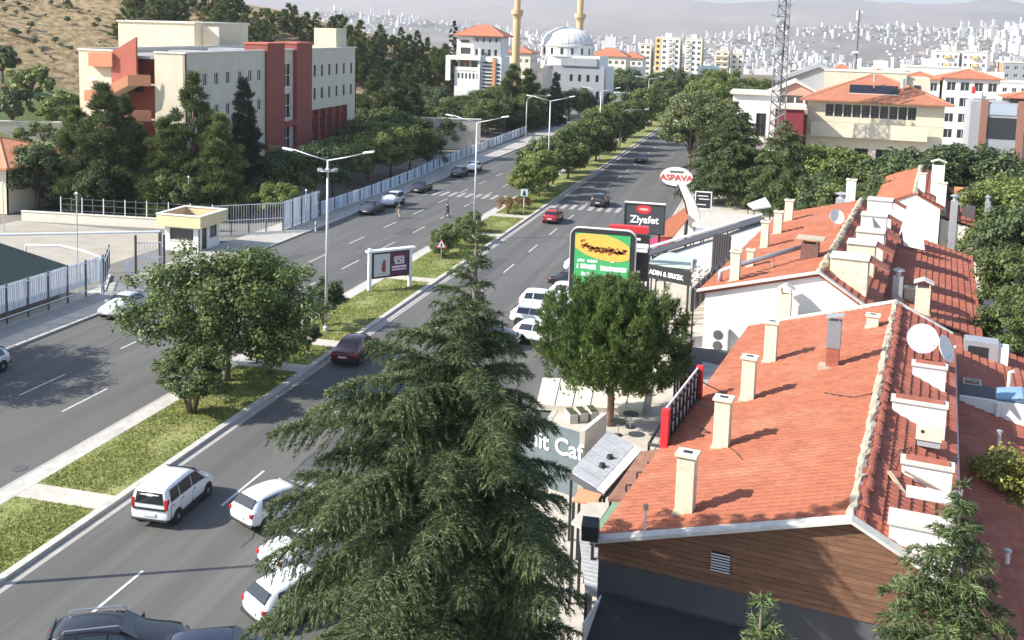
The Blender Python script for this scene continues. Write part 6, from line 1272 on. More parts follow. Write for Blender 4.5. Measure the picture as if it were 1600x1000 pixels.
# ================================================================== PEOPLE
def skin_body(name, verts, edges, rad, m, parent, root=0):
    me = bpy.data.meshes.new(name); me.from_pydata(verts, edges, []); o = bpy.data.objects.new(name, me); link(o, parent); me.materials.append(m)
    sk = o.modifiers.new('skin', 'SKIN'); me.skin_vertices[0]
    for i, v in enumerate(me.skin_vertices[0].data): v.radius = rad[i] if isinstance(rad[i], tuple) else (rad[i], rad[i]); v.use_root = (i == root)
    sub = o.modifiers.new('sub', 'SUBSURF'); sub.levels = 1; sub.render_levels = 1; return o
def person(x, y, head, label, shirt, trous, step=.32):
    r = empty('person', (x, y, .01), math.radians(head), label, 'person', 'people crossing the left carriageway')
    sk = mat('skin', (.42, .25, .17), .6, .05); s = step
    V = [(0, 0, .93), (0, 0, 1.15), (0, .0, 1.4), (0, .0, 1.5), (0, .02, 1.6), (0, .03, 1.7),
         (.1, 0, .9), (.11, s*.55, .5), (.11, s*.7, .08), (.11, s*.7+.16, .04), (-.1, 0, .9), (-.11, -s*.25, .5), (-.11, -s, .12), (-.11, -s+.15, .05),
         (.19, 0, 1.38), (.24, -.1, 1.12), (.25, -.02, .9), (.25, .06, .80), (-.19, 0, 1.38), (-.24, .12, 1.13), (-.25, .26, .95), (-.25, .33, .88)]
    E_ = [(0, 1), (1, 2), (2, 3), (3, 4), (4, 5), (0, 6), (6, 7), (7, 8), (8, 9), (0, 10), (10, 11), (11, 12), (12, 13), (2, 14), (14, 15), (15, 16), (16, 17), (2, 18), (18, 19), (19, 20), (20, 21)]
    R_ = [(.15, .11), (.14, .1), (.15, .1), .055, (.085, .1), (.075, .09), .09, .065, .045, .04, .09, .065, .045, .04, .06, .048, .036, .04, .06, .048, .036, .04]
    skin_body('body', V, E_, R_, sk, r)
    sh = [V[0], V[1], V[2], V[14], V[15], V[18], V[19]]; skin_body('shirt', [(0, 0, .9)]+sh[1:], [(0, 1), (1, 2), (2, 3), (3, 4), (2, 5), (5, 6)], [(.18, .135), (.165, .12), (.17, .118), .078, .066, .078, .066], shirt, r)
    tr = [V[0], V[6], V[7], V[8], V[10], V[11], V[12]]; skin_body('trousers', tr, [(0, 1), (1, 2), (2, 3), (0, 4), (4, 5), (5, 6)], [(.17, .13), .105, .085, .07, .105, .085, .07], trous, r)
    MB().lathe([(.02, 1.80), (.075, 1.785), (.098, 1.73), (.1, 1.66), (.09, 1.60)], 12, (0, 0, 0)).build('hair', mat('hair_dark', (.02, .015, .012), .7, .1), r, smooth=True)
    for sg in (-1, 1): MB().box(sg*.11-.05, sg*.11+.05, (s*.7 if sg > 0 else -s)-.04, (s*.7 if sg > 0 else -s)+.2, 0, .09).build('shoe', m_black, r, bevel=.02)
p = G(624, 341); person(p.x, p.y, 60, 'person in a grey top and pale trousers walking across the left carriageway', mat('cloth_grey', (.16, .17, .17), .9, .1), mat('cloth_tan', (.42, .33, .24), .9, .1))
p = G(699, 340); person(p.x, p.y, -75, 'person in dark clothes walking near the median, right of the other walker', mat('cloth_dark', (.03, .03, .035), .9, .1), mat('cloth_navy', (.03, .035, .06), .9, .1))
# ================================================================== TREES
m_bark = mat('bark', (.16, .12, .09), .95, .25, 3, .6, 12); m_bark2 = mat('bark_pine', (.24, .15, .10), .95, .25, 3, .6, 12)
LM = dict(mid=leafmat('leaf_mid', (.055, .085, .024), (.20, .25, .075), trans=.32), light=leafmat('leaf_light', (.085, .125, .028), (.29, .32, .085), trans=.32), yellow=leafmat('leaf_yellow', (.13, .15, .03), (.40, .37, .09), trans=.32),
          dark=leafmat('leaf_dark', (.038, .064, .024), (.155, .20, .075), trans=.3), pine=leafmat('needle_pine', (.038, .06, .024), (.18, .22, .085), 1.6, .28), spruce=leafmat('needle_spruce', (.016, .03, .02), (.065, .09, .06), 1.6, .12),
          spale=leafmat('needle_pale', (.07, .10, .034), (.25, .29, .10), 2, .28), cedar=leafmat('needle_cedar', (.026, .048, .018), (.195, .24, .098), 1.1, .25), cedar2=leafmat('needle_cedar2', (.03, .056, .02), (.19, .235, .085), 1.3, .2),
          shiny=leafmat('leaf_shiny', (.055, .085, .026), (.30, .32, .14), 4, .3, .1, .35), rust=leafmat('leaf_rust', (.14, .08, .03), (.34, .21, .08)), olive=leafmat('leaf_olive', (.055, .085, .025), (.22, .25, .075), 3, .28))
def unit(v): return v/np.maximum(1e-9, np.linalg.norm(v, axis=1, keepdims=True))
def leaf_quads(P, Nn, size, asp, rng, jit=.35):
    n = len(P); a = unit(np.cross(Nn, rng.normal(size=(n, 3)))); b = np.cross(Nn, a)
    s = (size*(1+jit*rng.normal(size=n)).clip(.45, 1.8))[:, None]; a = a*s*.5; b = b*s*.5*asp
    V = np.stack([P-a, P-a*.1-b, P+a, P-a*.1+b], 1).reshape(-1, 3); return V, np.arange(4*n).reshape(-1, 4)
def blades(P, D, ln, wd, rng):
    n = len(P); s = unit(np.cross(D, rng.normal(size=(n, 3)))); L = (ln*(.7+.6*rng.random(n)))[:, None]; w = s*(wd*(.7+.6*rng.random(n)))[:, None]*.5
    V = np.stack([P-w, P+w, P+unit(D)*L], 1).reshape(-1, 3); return V, np.arange(3*n).reshape(-1, 3)
def broad_proto(seed, n, R, zc, clumps, leaf, lm, lobes=None, stems=1, asp=.62, shell=.5, flat=1.0, trunk_r=.22, spread=.24, low=-.55):
    rng = np.random.default_rng(seed)
    d = unit(rng.normal(size=(clumps, 3))); d[:, 2] = np.where(d[:, 2] < low, -d[:, 2], d[:, 2])
    rr = shell + (1-shell)*rng.random(clumps)**.6; wob = 1 + .17*np.sin(d[:, 0]*4+seed)+.13*np.sin(d[:, 1]*5+seed*2)
    C = d*rr[:, None]*wob[:, None]*np.array(R)*.86; C[:, 2] += zc
    cr = spread*np.mean(R)*(.55+.8*rng.random(clumps))
    w = cr**2; k = rng.choice(clumps, n, p=w/w.sum()); e = unit(rng.normal(size=(n, 3))); q = rng.random(n)**.45
    P = C[k]+e*(cr[k]*q)[:, None]*np.array([1, 1, .72*flat]); out = unit(P-np.array([0, 0, zc])); Nn = unit(e*.7+out*.4+np.array([0, 0, .5])+rng.normal(0, .55, (n, 3)))
    V, F = leaf_quads(P, Nn, leaf, asp, rng); crown = np_mesh('crown', V, F, lm)
    b = MB(); order = np.argsort(rng.random(clumps))[:min(clumps, 16)]
    zf = max(.4, zc-R[2]*.55)
    if stems == 1:
        b.tube([(0, 0, -.15), (.04, .02, zf*.5), (0, .03, zf), (.05, 0, zc)], trunk_r, 8, trunk_r*.45)
        for i in order: c = C[i]*.92; b.tube([(0, 0, zf*.85), (c[0]*.45, c[1]*.45, zf+(c[2]-zf)*.6), tuple(c)], trunk_r*.42, 5, .02)
    else:
        for i in order[:stems+5]: c = C[i]*.95; b.tube([(c[0]*.08, c[1]*.08, -.15), (c[0]*.35, c[1]*.35, c[2]*.5), tuple(c)], trunk_r*.5, 5, .015)
    return b.mesh('trunk', m_bark, True), crown
def pine_proto(seed, n, H, R, lm, z0=.12, power=.75, ln=.28, wd=.05, layers=18, per=7, irr=.3, tip=.25):
    rng = np.random.default_rng(seed); C = []; cr = []; br = MB(); br.tube([(0, 0, -.2), (.05, 0, H*.5), (0, 0, H*.97)], H*.017+.06, 7, .03)
    for i in range(layers):
        t = i/(layers-1); z = H*(z0+(1-z0)*t); rad = R*((1-t)**power)*(1+irr*rng.normal()*.5)+tip*.4
        m = max(3, int(per*(1-t*.6)))
        for k in range(m):
            a = rng.random()*6.283; r = rad*(.45+.6*rng.random()); zz = z+rng.normal()*H*.018+r*.1; C.append((r*math.cos(a), r*math.sin(a), zz)); cr.append(.22*R*(.6+.7*rng.random())*(1-.55*t)+.12)
            if k % 2 == 0: br.tube([(0, 0, z-.1), (r*math.cos(a)*.9, r*math.sin(a)*.9, zz-.05)], .05*(1-t)+.015, 4, .012)
    C.append((0, 0, H)); cr.append(tip)
    C = np.array(C); cr = np.array(cr); w = cr**2; k = rng.choice(len(C), n, p=w/w.sum()); e = unit(rng.normal(size=(n, 3)))
    P = C[k]+e*(cr[k]*rng.random(n)**.5)[:, None]*np.array([1, 1, .6]); out = P.copy(); out[:, 2] = 0; out = unit(out)
    D = unit(out*.6+e*.5+np.array([0, 0, .55])+rng.normal(0, .35, (n, 3)))
    V, F = blades(P, D, ln, wd, rng); return br.mesh('trunk', m_bark2, True), np_mesh('crown', V, F, lm)
def tree(name, proto, loc, s, label, cat='tree', group=None, rz=None, sz=None):
    r = empty(name, loc, random.random()*6.28 if rz is None else rz, label, cat, group); r.scale = (s, s, sz or s)
    for n_, me in zip(('trunk', 'crown'), proto): link(bpy.data.objects.new(n_, me), r)
    return r
def gh(x, y): return hz(x, y)-.08
# ---- median trees and bushes ------------------------------------------------------
pA = broad_proto(11, 46000, (5.2, 4.7, 4.1), 4.3, 190, .19, LM['mid'], shell=.42, spread=.2, low=-.8)
tree('leafy_tree', pA, (-29.3, 51.0, .05), 1.0, 'big spreading leafy tree on the median at left', group='median trees', rz=.4)
pB = broad_proto(12, 17000, (1.9, 1.9, 1.5), 2.05, 70, .13, LM['mid'], stems=7, trunk_r=.14, shell=.5)
tree('leafy_bush', pB, (-28.4, 46.0, .1), 1.0, 'round multi-stemmed bush in front of the big leafy tree', 'bush', 'median bushes', rz=1)
pC = broad_proto(13, 9000, (1.6, 1.6, 1.25), 1.9, 44, .13, LM['dark'], stems=3, trunk_r=.12, shell=.5)
tree('leafy_bush', pC, (-27.6, 52.8, .1), .92, 'small dark two-stemmed tree right of the big leafy tree', 'bush', 'median bushes')
tree('leafy_bush', pC, (-28.9, 63.3, .1), 1.05, 'dark rounded shrub at the foot of the nearest street lamp', 'bush', 'median bushes'); tree('leafy_bush', pC, (-27.4, 57.6, .1), .6, 'low dark shrub by the maroon car', 'bush', 'median bushes')
pH = broad_proto(14, 8000, (1.6, 1.6, 1.2), 1.15, 34, .15, LM['olive'], stems=4, trunk_r=.1, shell=.6, spread=.3)
for (x, y, s, lab) in ((-28.6, 87.8, 1.0, 'round clipped bush behind the warning sign'), (-29.0, 91.5, .95, 'round clipped bush second behind the warning sign'), (-28.6, 95.2, 1.0, 'round clipped bush beside the second street lamp'), (-29.2, 99.8, .9, 'round clipped bush past the second street lamp')): tree('clipped_bush', pH, (x, y, .1), s, lab, 'bush', 'median bushes')
pR = broad_proto(15, 2600, (1.5, 1.5, 1.0), .95, 26, .15, LM['rust'], stems=4, trunk_r=.08, shell=.55, spread=.3)
tree('dry_bush', pR, (-28.7, 112.5, .1), 1.0, 'brownish dry bush before the crossing sign', 'bush', 'median bushes'); tree('dry_bush', pR, (-28.0, 116.4, .1), .8, 'small brownish bush right at the crossing sign', 'bush', 'median bushes')
pM = [broad_proto(20+k, 11000, (3.1, 2.9, 2.75), 3.2, 60, .24, LM[('light', 'mid', 'olive')[k]], shell=.4, trunk_r=.16, low=-.85) for k in range(3)]
ORD = ('first', 'second', 'third', 'fourth', 'fifth', 'sixth', 'seventh', 'eighth', 'ninth', 'tenth', 'eleventh', 'twelfth', 'thirteenth', 'fourteenth', 'fifteenth', 'sixteenth', 'seventeenth')
for k, (y, s, kd) in enumerate(((121.5, .8, 0), (126, 1.0, 0), (132, 1.15, 1), (138, 1.1, 2), (145, 1.25, 1), (152, 1.2, 1), (160, 1.35, 2), (169, 1.4, 1), (179, 1.45, 0), (190, 1.5, 1), (202, 1.5, 2), (215, 1.6, 1), (230, 1.65, 0), (247, 1.6, 1), (266, 1.7, 1), (286, 1.7, 2))):
    tree('median_tree', pM[kd], (-29.0+.9*math.sin(k*2.1), y, .1), s, ORD[k]+' tree in the median row, counted from the zebra crossing', group='median row beyond the crossing')
# ---- off-frame street tree that shades the left carriageway --------------------------
tree('leafy_tree', pA, (-47.5, 45.0, .1), 1.0, 'street tree on the left pavement just past the left edge', group='median trees', rz=2.2)
# ---- pines before the school ------------------------------------------------------------
pP = [pine_proto(31, 46000, 13.5, 4.6, LM['pine'], z0=.06, ln=.5, wd=.12, irr=.45, layers=22, per=11), pine_proto(32, 44000, 14.8, 4.0, LM['pine'], z0=.06, ln=.5, wd=.12, irr=.4, power=.7, layers=24, per=11), pine_proto(33, 36000, 9.5, 3.3, LM['spale'], z0=.06, ln=.44, wd=.11, irr=.35, layers=18, per=11)]
pS = pine_proto(34, 42000, 14.5, 2.9, LM['spruce'], z0=.05, ln=.36, wd=.1, layers=34, per=13, irr=.15, power=.85)
pD = [broad_proto(40+k, 11000, (3.5, 3.5, 3.0), 3.5, 70, .26, LM[('dark', 'mid', 'light', 'olive')[k]], shell=.4, trunk_r=.18) for k in range(4)]
def at_px(px, Yd):                     # ground spot at a picture column and a distance along the avenue
    x = AY(px, 300, Yd).x; return (x, Yd, gh(x, Yd))
GSP = 'pines in front of the school'
for (px, Y, pr, s, lab) in ((165, 96, pP[0], 1.0, 'big dark pine before the school stairs'), (118, 98, pP[2], 1.1, 'shorter pine left of the school stair pine'), (215, 99, pP[2], .95, 'mid-size pine right below the orange landings'), (302, 99, pP[1], 1.0, 'tall dark pine covering the school corner'), (258, 97, pP[2], 1.05, 'pale bushy pine behind the guard booth'), (342, 98, pP[2], 1.12, 'pale green pine between the tall pine and the spruce'), (380, 103, pS, 1.0, 'dark narrow spruce before the school windows'), (195, 101, pP[1], .8, 'narrow pine between the stair pines')):
    tree('pine_tree', pr, at_px(px, Y), s, lab, group=GSP)
for (px, Y, kd, s, lab) in ((60, 94, 0, 1.15, 'dense dark bush-like tree beside the cream house'), (100, 95, 0, .95, 'dark tree between the cream house and the pines'), (150, 93, 0, .8, 'low dark tree behind the garden wall railings'), (285, 95, 3, .8, 'low tree behind the guard booth parapet'), (420, 104, 0, 1.0, 'dark tree right of the narrow spruce'), (452, 106, 0, 1.1, 'dark tree behind the tall white fence'), (436, 99, 2, .7, 'light green shrub by the open fence panels'), (490, 112, 0, 1.1, 'dark tree behind the nearest street lamp top'), (520, 116, 0, 1.0, 'dark tree by the blue fence start'), (545, 124, 2, 1.0, 'olive tree below the school far corner'), (575, 130, 2, 1.15, 'leafy tree right of the school'), (610, 136, 2, 1.2, 'olive tree overhanging the blue fence'), (640, 142, 1, 1.15, 'leafy tree above the parked black car'), (668, 146, 0, .9, 'dark tree beside the parked dark hatchback'), (598, 152, 2, 1.1, 'lighter tree behind the fence trees'), (560, 148, 1, 1.1, 'tree at the end of the school facade'), (650, 166, 0, 1.0, 'dark tree before the pale garden wall'), (700, 176, 1, .9, 'small tree by the fence bend'), (730, 190, 3, 1.1, 'olive tree before the villa'), (760, 205, 1, 1.2, 'leafy tree below the villa'), (700, 205, 0, 1.2, 'dark tree left below the villa'), (665, 200, 0, 1.2, 'dark tree up the slope left of the villa'), (745, 222, 0, 1.3, 'dark tree at the villa garden'), (775, 225, 3, 1.35, 'tall olive tree right of the villa'), (800, 230, 2, 1.3, 'pale tree before the left minaret'), (830, 236, 3, 1.25, 'olive tree before the mosque wall'), (860, 240, 0, 1.2, 'dark tree before the mosque front')):
    tree('leafy_tree', pD[kd], at_px(px, Y), s, lab, group='trees left of the avenue')
for (px, Y, pr, s, lab) in ((862, 235, pS, .85, 'dark conifer in front of the mosque'), (795, 222, pP[2], 1.45, 'tall pale conifer between villa and mosque'), (820, 226, pP[2], 1.35, 'pale conifer left of the mosque front'), (612, 172, pP[1], .95, 'dark pine behind the garden wall'), (580, 178, pP[0], .9, 'broad dark pine up the slope'), (633, 185, pP[1], .95, 'dark pine below the hillside houses')):
    tree('pine_tree', pr, at_px(px, Y), s, lab, group='conifers left of the avenue')
for (px, Y, kd, sc, lab) in ((690, 186, 1, 1.2, 'leafy tree above the fence bend'), (715, 200, 3, 1.3, 'olive tree between garden wall and villa'), (680, 220, 0, 1.4, 'dark tree left of the villa terrace'), (655, 226, 0, 1.4, 'dark tree on the slope left of the villa'), (630, 205, 1, 1.3, 'leafy tree on the slope above the garden wall'), (735, 212, 1, 1.4, 'leafy tree at the villa foot'), (785, 214, 0, 1.2, 'dark tree by the curved-arm lamp'), (812, 218, 1, 1.3, 'leafy tree behind the curved-arm lamp'), (765, 232, 3, 1.5, 'olive tree hugging the villa tower'), (845, 250, 1, 1.3, 'leafy tree at the mosque corner'), (885, 252, 0, 1.2, 'dark tree at the mosque entrance'), (905, 262, 0, 1.3, 'dark tree right of the mosque entrance'), (925, 285, 1, 1.4, 'leafy tree right of the mosque'), (950, 300, 0, 1.5, 'dark tree before the orange-roofed house'), (975, 312, 0, 1.5, 'dark tree before the yellow blocks'), (935, 268, 3, 1.1, 'olive tree beside the far carriageway'), (620, 158, 1, 1.2, 'leafy tree behind the olive fence tree'), (590, 164, 3, 1.25, 'olive tree beside the school end'), (540, 138, 0, 1.0, 'dark tree under the school red bay'), (510, 128, 3, 1.0, 'olive tree under the school towers')):
    tree('leafy_tree', pD[kd], at_px(px, Y), sc, lab, group='trees left of the avenue')
for k, (X, Y, kd, sc) in enumerate(((-44, 322, 0, 1.6), (-38, 330, 1, 1.7), (-31, 322, 0, 1.7), (-24, 330, 1, 1.7), (-17, 320, 2, 1.7), (-11, 312, 3, 1.7), (-34, 350, 1, 1.9), (-20, 348, 0, 1.9), (-4, 318, 2, 1.8), (-48, 345, 0, 1.8), (4, 300, 1, 1.7), (-6, 285, 3, 1.6))):
    tree('leafy_tree', pD[kd], (X, Y, .0), sc, ORD[k]+' tree from the '+'left in the clump where the avenue bends away', group='clump at the bend of the avenue')
# ---- hillside ------------------------------------------------------------------------------
pHill = [pine_proto(50, 6500, 8.5, 2.7, LM['spale'], ln=.6, wd=.2, layers=12, per=6, irr=.4), pine_proto(51, 6500, 9.5, 2.2, LM['pine'], ln=.6, wd=.2, layers=12, per=6, irr=.3)]
pHB = [broad_proto(52+k, 2600, (2.9, 2.9, 2.3), 3.0, 30, .42, LM[('dark', 'olive', 'light')[k]], shell=.4, trunk_r=.18) for k in range(3)]
hr = random.Random(5)
hill = []
for px in range(190, 700, 11):                       # wood along the upper slope
    for row in range(3):
        Yd = 205+row*17+hr.uniform(-7, 7)+max(0, (px-420)*.1)
        hill.append((px+hr.uniform(-8, 8), Yd, row))
KN = ('spreading dark pine', 'narrow dark conifer', 'round dark leafy tree', 'round olive leafy tree')
for (px, Yd, row) in hill:
    x, y, z = at_px(px, Yd)
    if x > xs_hill(y)-4: continue
    k = hr.random(); k = 0 if k < .38 else 1 if k < .6 else 2 if k < .85 else 3; pr = (pHill+pHB)[k]
    zone = ('above the school roof' if px < 330 else 'above the red school towers' if px < 500 else 'left of the villa')
    tree('hillside_tree', pr, (x, y, z), hr.uniform(.75, 1.1), KN[k]+' in the '+('front', 'middle', 'back')[row]+' of the hill wood '+zone, group='hill wood '+zone)
for k in range(80):
    px = hr.uniform(-20, 165); Yd = hr.uniform(186, 262); x, y, z = at_px(px, Yd); tree('hillside_shrub', pHB[0] if k % 3 else pHB[1], (x, y, z), hr.uniform(.14, .42), 'dark scrub bush dotted on the dry brown hillside', 'bush', 'scrub on the dry hillside')
for k in range(16):
    px = hr.uniform(330, 660); Yd = hr.uniform(182, 215); x, y, z = at_px(px, Yd); tree('hillside_shrub', pHB[1], (x, y, z), hr.uniform(.3, .6), 'olive scrub bush on the slope behind the school', 'bush', 'scrub behind the school')
for (px, Yd, kd, s, lab) in ((22, 150, 0, 1.6, 'dark round park tree at the left edge'), (50, 163, 2, 1.7, 'light green park tree left of the school'), (88, 158, 2, 1.6, 'pale green park tree next to the school end'), (112, 166, 2, 1.3, 'pale park tree half behind the school end'), (8, 168, 0, 1.5, 'dark park tree at the far left'), (70, 140, 1, .9, 'small olive park tree on the lawn'), (35, 138, 1, .7, 'little park tree on the lawn at left'), (100, 135, 0, .8, 'small dark park tree by the school end')):
    tree('park_tree', pHB[kd], at_px(px, Yd), s, lab, group='park trees left of the school')
tree('cypress_tree', pine_proto(60, 5000, 13, 1.3, LM['spruce'], z0=.05, power=.45, ln=.5, wd=.15, layers=20, per=6, irr=.1), at_px(703, 290), 1.15, 'left dark column cypress behind the villa', group='cypresses behind the villa')
tree('cypress_tree', pine_proto(61, 5000, 13, 1.4, LM['spruce'], z0=.05, power=.45, ln=.5, wd=.15, layers=20, per=6, irr=.1), at_px(722, 292), 1.05, 'right dark column cypress behind the villa', group='cypresses behind the villa')
# lawn of the park
LX = np.linspace(-168, -88, 28); LY = np.linspace(128, 178, 20)
lv = [(x, y, hz(x, y)+.04) for y in LY for x in LX]; lf = [(j*28+i, j*28+i+1, (j+1)*28+i+1, (j+1)*28+i) for j in range(19) for i in range(27)]
tag(MB().add(lv, lf).build('lawn', mat('lawn_green', (.09, .15, .035), .95, .2, .12, .4, 30, col2=(.20, .22, .075)), smooth=True), kind='structure')
# ---- right of the avenue ---------------------------------------------------------------------
pBig = broad_proto(70, 32000, (5.6, 5.6, 5.2), 7.4, 110, .27, LM['shiny'], shell=.45, trunk_r=.3, spread=.2)
pBig2 = broad_proto(71, 17000, (5.4, 5.4, 4.6), 6.6, 80, .33, LM['light'], shell=.45, trunk_r=.28, spread=.2)
GR = 'trees right of the avenue'
tree('plane_tree', pBig, (-11.2, 149, .1), 1.05, 'big glossy-leaved tree overhanging the right carriageway', group=GR); tree('plane_tree', pBig, (-6.0, 156, .1), .95, 'glossy-leaved tree behind the overhanging one', group=GR)
for (x, y, s, lab) in ((-13.0, 170, 1.0, 'light green tree above the overhanging one'), (-12.5, 186, 1.1, 'light green tree farther along the right pavement'), (-13.0, 205, 1.15, 'pale tree before the yellow apartment blocks'), (-12.5, 228, 1.2, 'far pale tree on the right pavement'), (-3.5, 186, .95, 'light tree behind the right pavement row'), (-13, 254, 1.3, 'farthest pale tree on the right pavement')): tree('plane_tree', pBig2, (x, y, .1), s, lab, group=GR)
for (px, Y, kd, s, lab) in ((1262, 128, 2, 1.35, 'yellow-green tree before the hip-roofed building, left'), (1300, 131, 2, 1.4, 'yellow-green tree before the hip-roofed building, middle'), (1338, 127, 3, 1.2, 'olive tree before the hip-roofed building'), (1280, 121, 0, .95, 'dark low tree behind the second roof'), (1320, 119, 3, .9, 'brownish-olive tree behind the second roof'), (1385, 126, 0, 1.25, 'dark tree below the right eave of the hip roof'), (1420, 130, 0, 1.35, 'dark tree right of the hip-roofed building'), (1400, 116, 0, 1.0, 'dark tree behind the third roof'), (1450, 122, 0, 1.3, 'dark dense tree above the third roof'), (1490, 126, 0, 1.5, 'tall dark tree under the white houses'), (1530, 128, 0, 1.5, 'tall dark tree under the brick house'), (1570, 124, 0, 1.4, 'dark tree at the right edge under the brick house'), (1480, 112, 1, 1.0, 'green tree behind the third roof clutter'), (1520, 110, 1, 1.1, 'green tree right of the third roof'), (1575, 104, 2, 1.35, 'yellow-green tree at the right edge'), (1600, 110, 2, 1.4, 'yellow-green tree just at the right border'), (1555, 96, 1, 1.0, 'mid green tree right of the roof clutter'), (1600, 92, 0, 1.2, 'shaded tree at the right border')):
    tree('leafy_tree', pD[kd], at_px(px, Y), s, lab, group='trees behind the tiled row')
pRt = broad_proto(74, 26000, (3.4, 3.4, 2.9), 4.2, 80, .17, LM['mid'], shell=.42, trunk_r=.2, spread=.2)
def g2(px, py, z=0): p = G(px, py, z); return (p.x, p.y, .1)
w_ = S2W(14.6, 46); tree('leafy_tree', pRt, (w_.x, w_.y, .1), 1.15, 'leafy tree beside the annex of the second building', group='trees behind the tiled row')
w_ = S2W(13.4, 37.5); tree('leafy_tree', pRt, (w_.x, w_.y, .1), .85, 'leafy tree at the far end of the lean-to', group='trees behind the tiled row'); w_ = S2W(18.4, 50); tree('leafy_tree', pRt, (w_.x, w_.y, .1), 1.15, 'leafy tree at the right edge by the back street', group='trees behind the tiled row')
w_ = S2W(16.5, 37); tree('leafy_tree', pRt, (w_.x, w_.y, .1), .7, 'small leafy tree by the back street kerb', group='trees behind the tiled row')
pYl = broad_proto(75, 9000, (1.9, 1.9, 2.3), 3.2, 55, .15, LM['yellow'], shell=.4, trunk_r=.12, spread=.24)
w_ = G(1578, 790, 3.0); tree('yellowing_tree', pYl, (w_.x, w_.y, .1), 1.0, 'yellowing tree at the right edge beside the lean-to roof', group='trees behind the tiled row')
# ---- round stone pine --------------------------------------------------------------------------
def stone_pine():
    rng = np.random.default_rng(80); nc = 1000
    lob = np.array([(-1.65, .1, 4.85, 2.35, 2.8), (1.7, -.2, 4.6, 2.35, 2.7), (.1, .6, 5.3, 2.6, 2.55), (-.3, -1.2, 5.0, 2.5, 2.7), (.4, 1.4, 4.9, 2.4, 2.6)])
    k = rng.integers(0, len(lob), nc); e = unit(rng.normal(size=(nc, 3))); rad = .70+.34*rng.random(nc)**.7
    C = lob[k, :3]+e*rad[:, None]*np.stack([lob[k, 3], lob[k, 3], lob[k, 4]], 1); C = C[C[:, 2] > 2.2]; nc = len(C); out = unit(C-np.array([0, 0, 4.6]))
    ca = unit(out*.5+np.array([0, 0, .8])+rng.normal(0, .15, (nc, 3))); cs = .62+.55*rng.random(nc)
    per = 30; P = np.repeat(C, per, 0); A = np.repeat(ca, per, 0); S = np.repeat(cs, per); t = rng.random(nc*per)
    P = P+A*((t-.5)*.95*S)[:, None]+rng.normal(0, .16, (nc*per, 3))*(S*(1.05-.6*t))[:, None]; n = len(P); ax = unit(A+rng.normal(0, .3, (n, 3)))
    m = 5; PP = np.repeat(P, m, 0)+rng.normal(0, .03, (n*m, 3)); DD = unit(np.repeat(ax, m, 0)+rng.normal(0, .42, (n*m, 3)))
    V, F = blades(PP, DD, .26, .045, rng)
    b = MB(); b.tube([(0, 0, -.1), (.03, 0, 1.2), (0, .05, 2.6), (0, 0, 3.6)], .22, 10, .15)
    for i in range(14): a = i*.9; b.tube([(0, 0, 2.3+.07*i), (1.0*math.cos(a), 1.0*math.sin(a), 3.3+.05*i), (2.2*math.cos(a), 2.2*math.sin(a), 4.2+.12*i)], .08, 5, .02)
    return b.mesh('trunk', m_bark2, True), np_mesh('crown', V, F, leafmat('needle_stone_pine', (.034, .066, .016), (.20, .28, .07), 1.0, .25))
p = G(952, 668); tree('stone_pine', stone_pine(), (p.x, p.y, .1), .97, 'round-crowned stone pine on a bare trunk in the forecourt', rz=.3)
# ---- cedars in the foreground --------------------------------------------------------------------
def cedar(seed, H, prof, lean_dir, lean, whorl, per, zlow, lm, dens=1.0, ln=.15, wd=.03):
    rng = np.random.default_rng(seed); PP = []; DD = []; br = MB(); zz = [p[0] for p in prof]; rr = [p[1] for p in prof]
    br.tube([(0, 0, -.2), (.05, .03, H*.35), (-.03, .02, H*.7), (0, 0, H)], .028*H*.8, 9, .02)
    z = zlow; az0 = 0.0
    while z < H-.12:
        L0 = np.interp(z, zz, rr); t = z/H; m = max(3, int(per*(.6+.5*(1-t))))
        for k in range(m):
            az = az0+6.283*k/m+rng.normal()*.25; L = L0*(.68+.5*rng.random())*(1+lean*math.cos(az-lean_dir)); zb = z+rng.normal()*.12
            if rng.random() < .14: L *= 1.07
            el = .10+.55*t**2.5+rng.normal()*.06; dr = .20+.14*rng.random()
            d = np.array([math.cos(az), math.sin(az), 0.]); side = np.array([-d[1], d[0], 0.]); cv = rng.normal()*.12
            def pos(s): return np.array([0, 0, zb])+d*(L*s)+side*(cv*L*s*s)+np.array([0, 0, L*(math.tan(el)*s-dr*s*s*(.35+.65*s))])
            pts = [pos(s) for s in np.linspace(0, 1, 6)]
            if L > .5: br.tube([tuple(p) for p in pts], .008+.008*L, 5, .005)
            ntw = max(4, int(L/.105*dens)); ss_ = np.linspace(.10, 1.0, ntw)
            for s in ss_:
                p0 = pos(s); tg = pos(min(1, s+.03))-pos(s-.03); tg /= np.linalg.norm(tg)+1e-9
                for sg in (-1, 1):
                    tl = (.12+.30*L*(1-s)**.8*(.25+s)*1.5)*(.6+.7*rng.random()); tl = min(tl, 1.15)
                    an = .95+.3*rng.normal(); dv = tg*math.cos(an)+side*sg*math.sin(an); dv[2] -= .02+.10*rng.random(); dv /= np.linalg.norm(dv)
                    nb = max(5, int(tl/.017*dens)); q = rng.random(nb); sag = -.42*tl*q*q*q-.06*tl*q*q
                    P = p0+dv*(tl*q)[:, None]; P[:, 2] += sag; P += rng.normal(0, .016, (nb, 3))
                    D = dv*.9+rng.normal(0, .34, (nb, 3)); D[:, 2] += np.where(rng.random(nb) < .5, .25, -.35)-.5*q*q
                    PP.append(P); DD.append(D)
        z += whorl*(.75+.5*rng.random())*(1-.35*t); az0 += 1.9+rng.random()
    PP = np.concatenate(PP); DD = unit(np.concatenate(DD)); V, F = blades(PP, DD, ln, wd, rng)
    print('cedar blades', len(PP)); return br.mesh('trunk', m_bark, True), np_mesh('crown', V, F, lm)
ld = math.atan2(-CR.y, -CR.x)
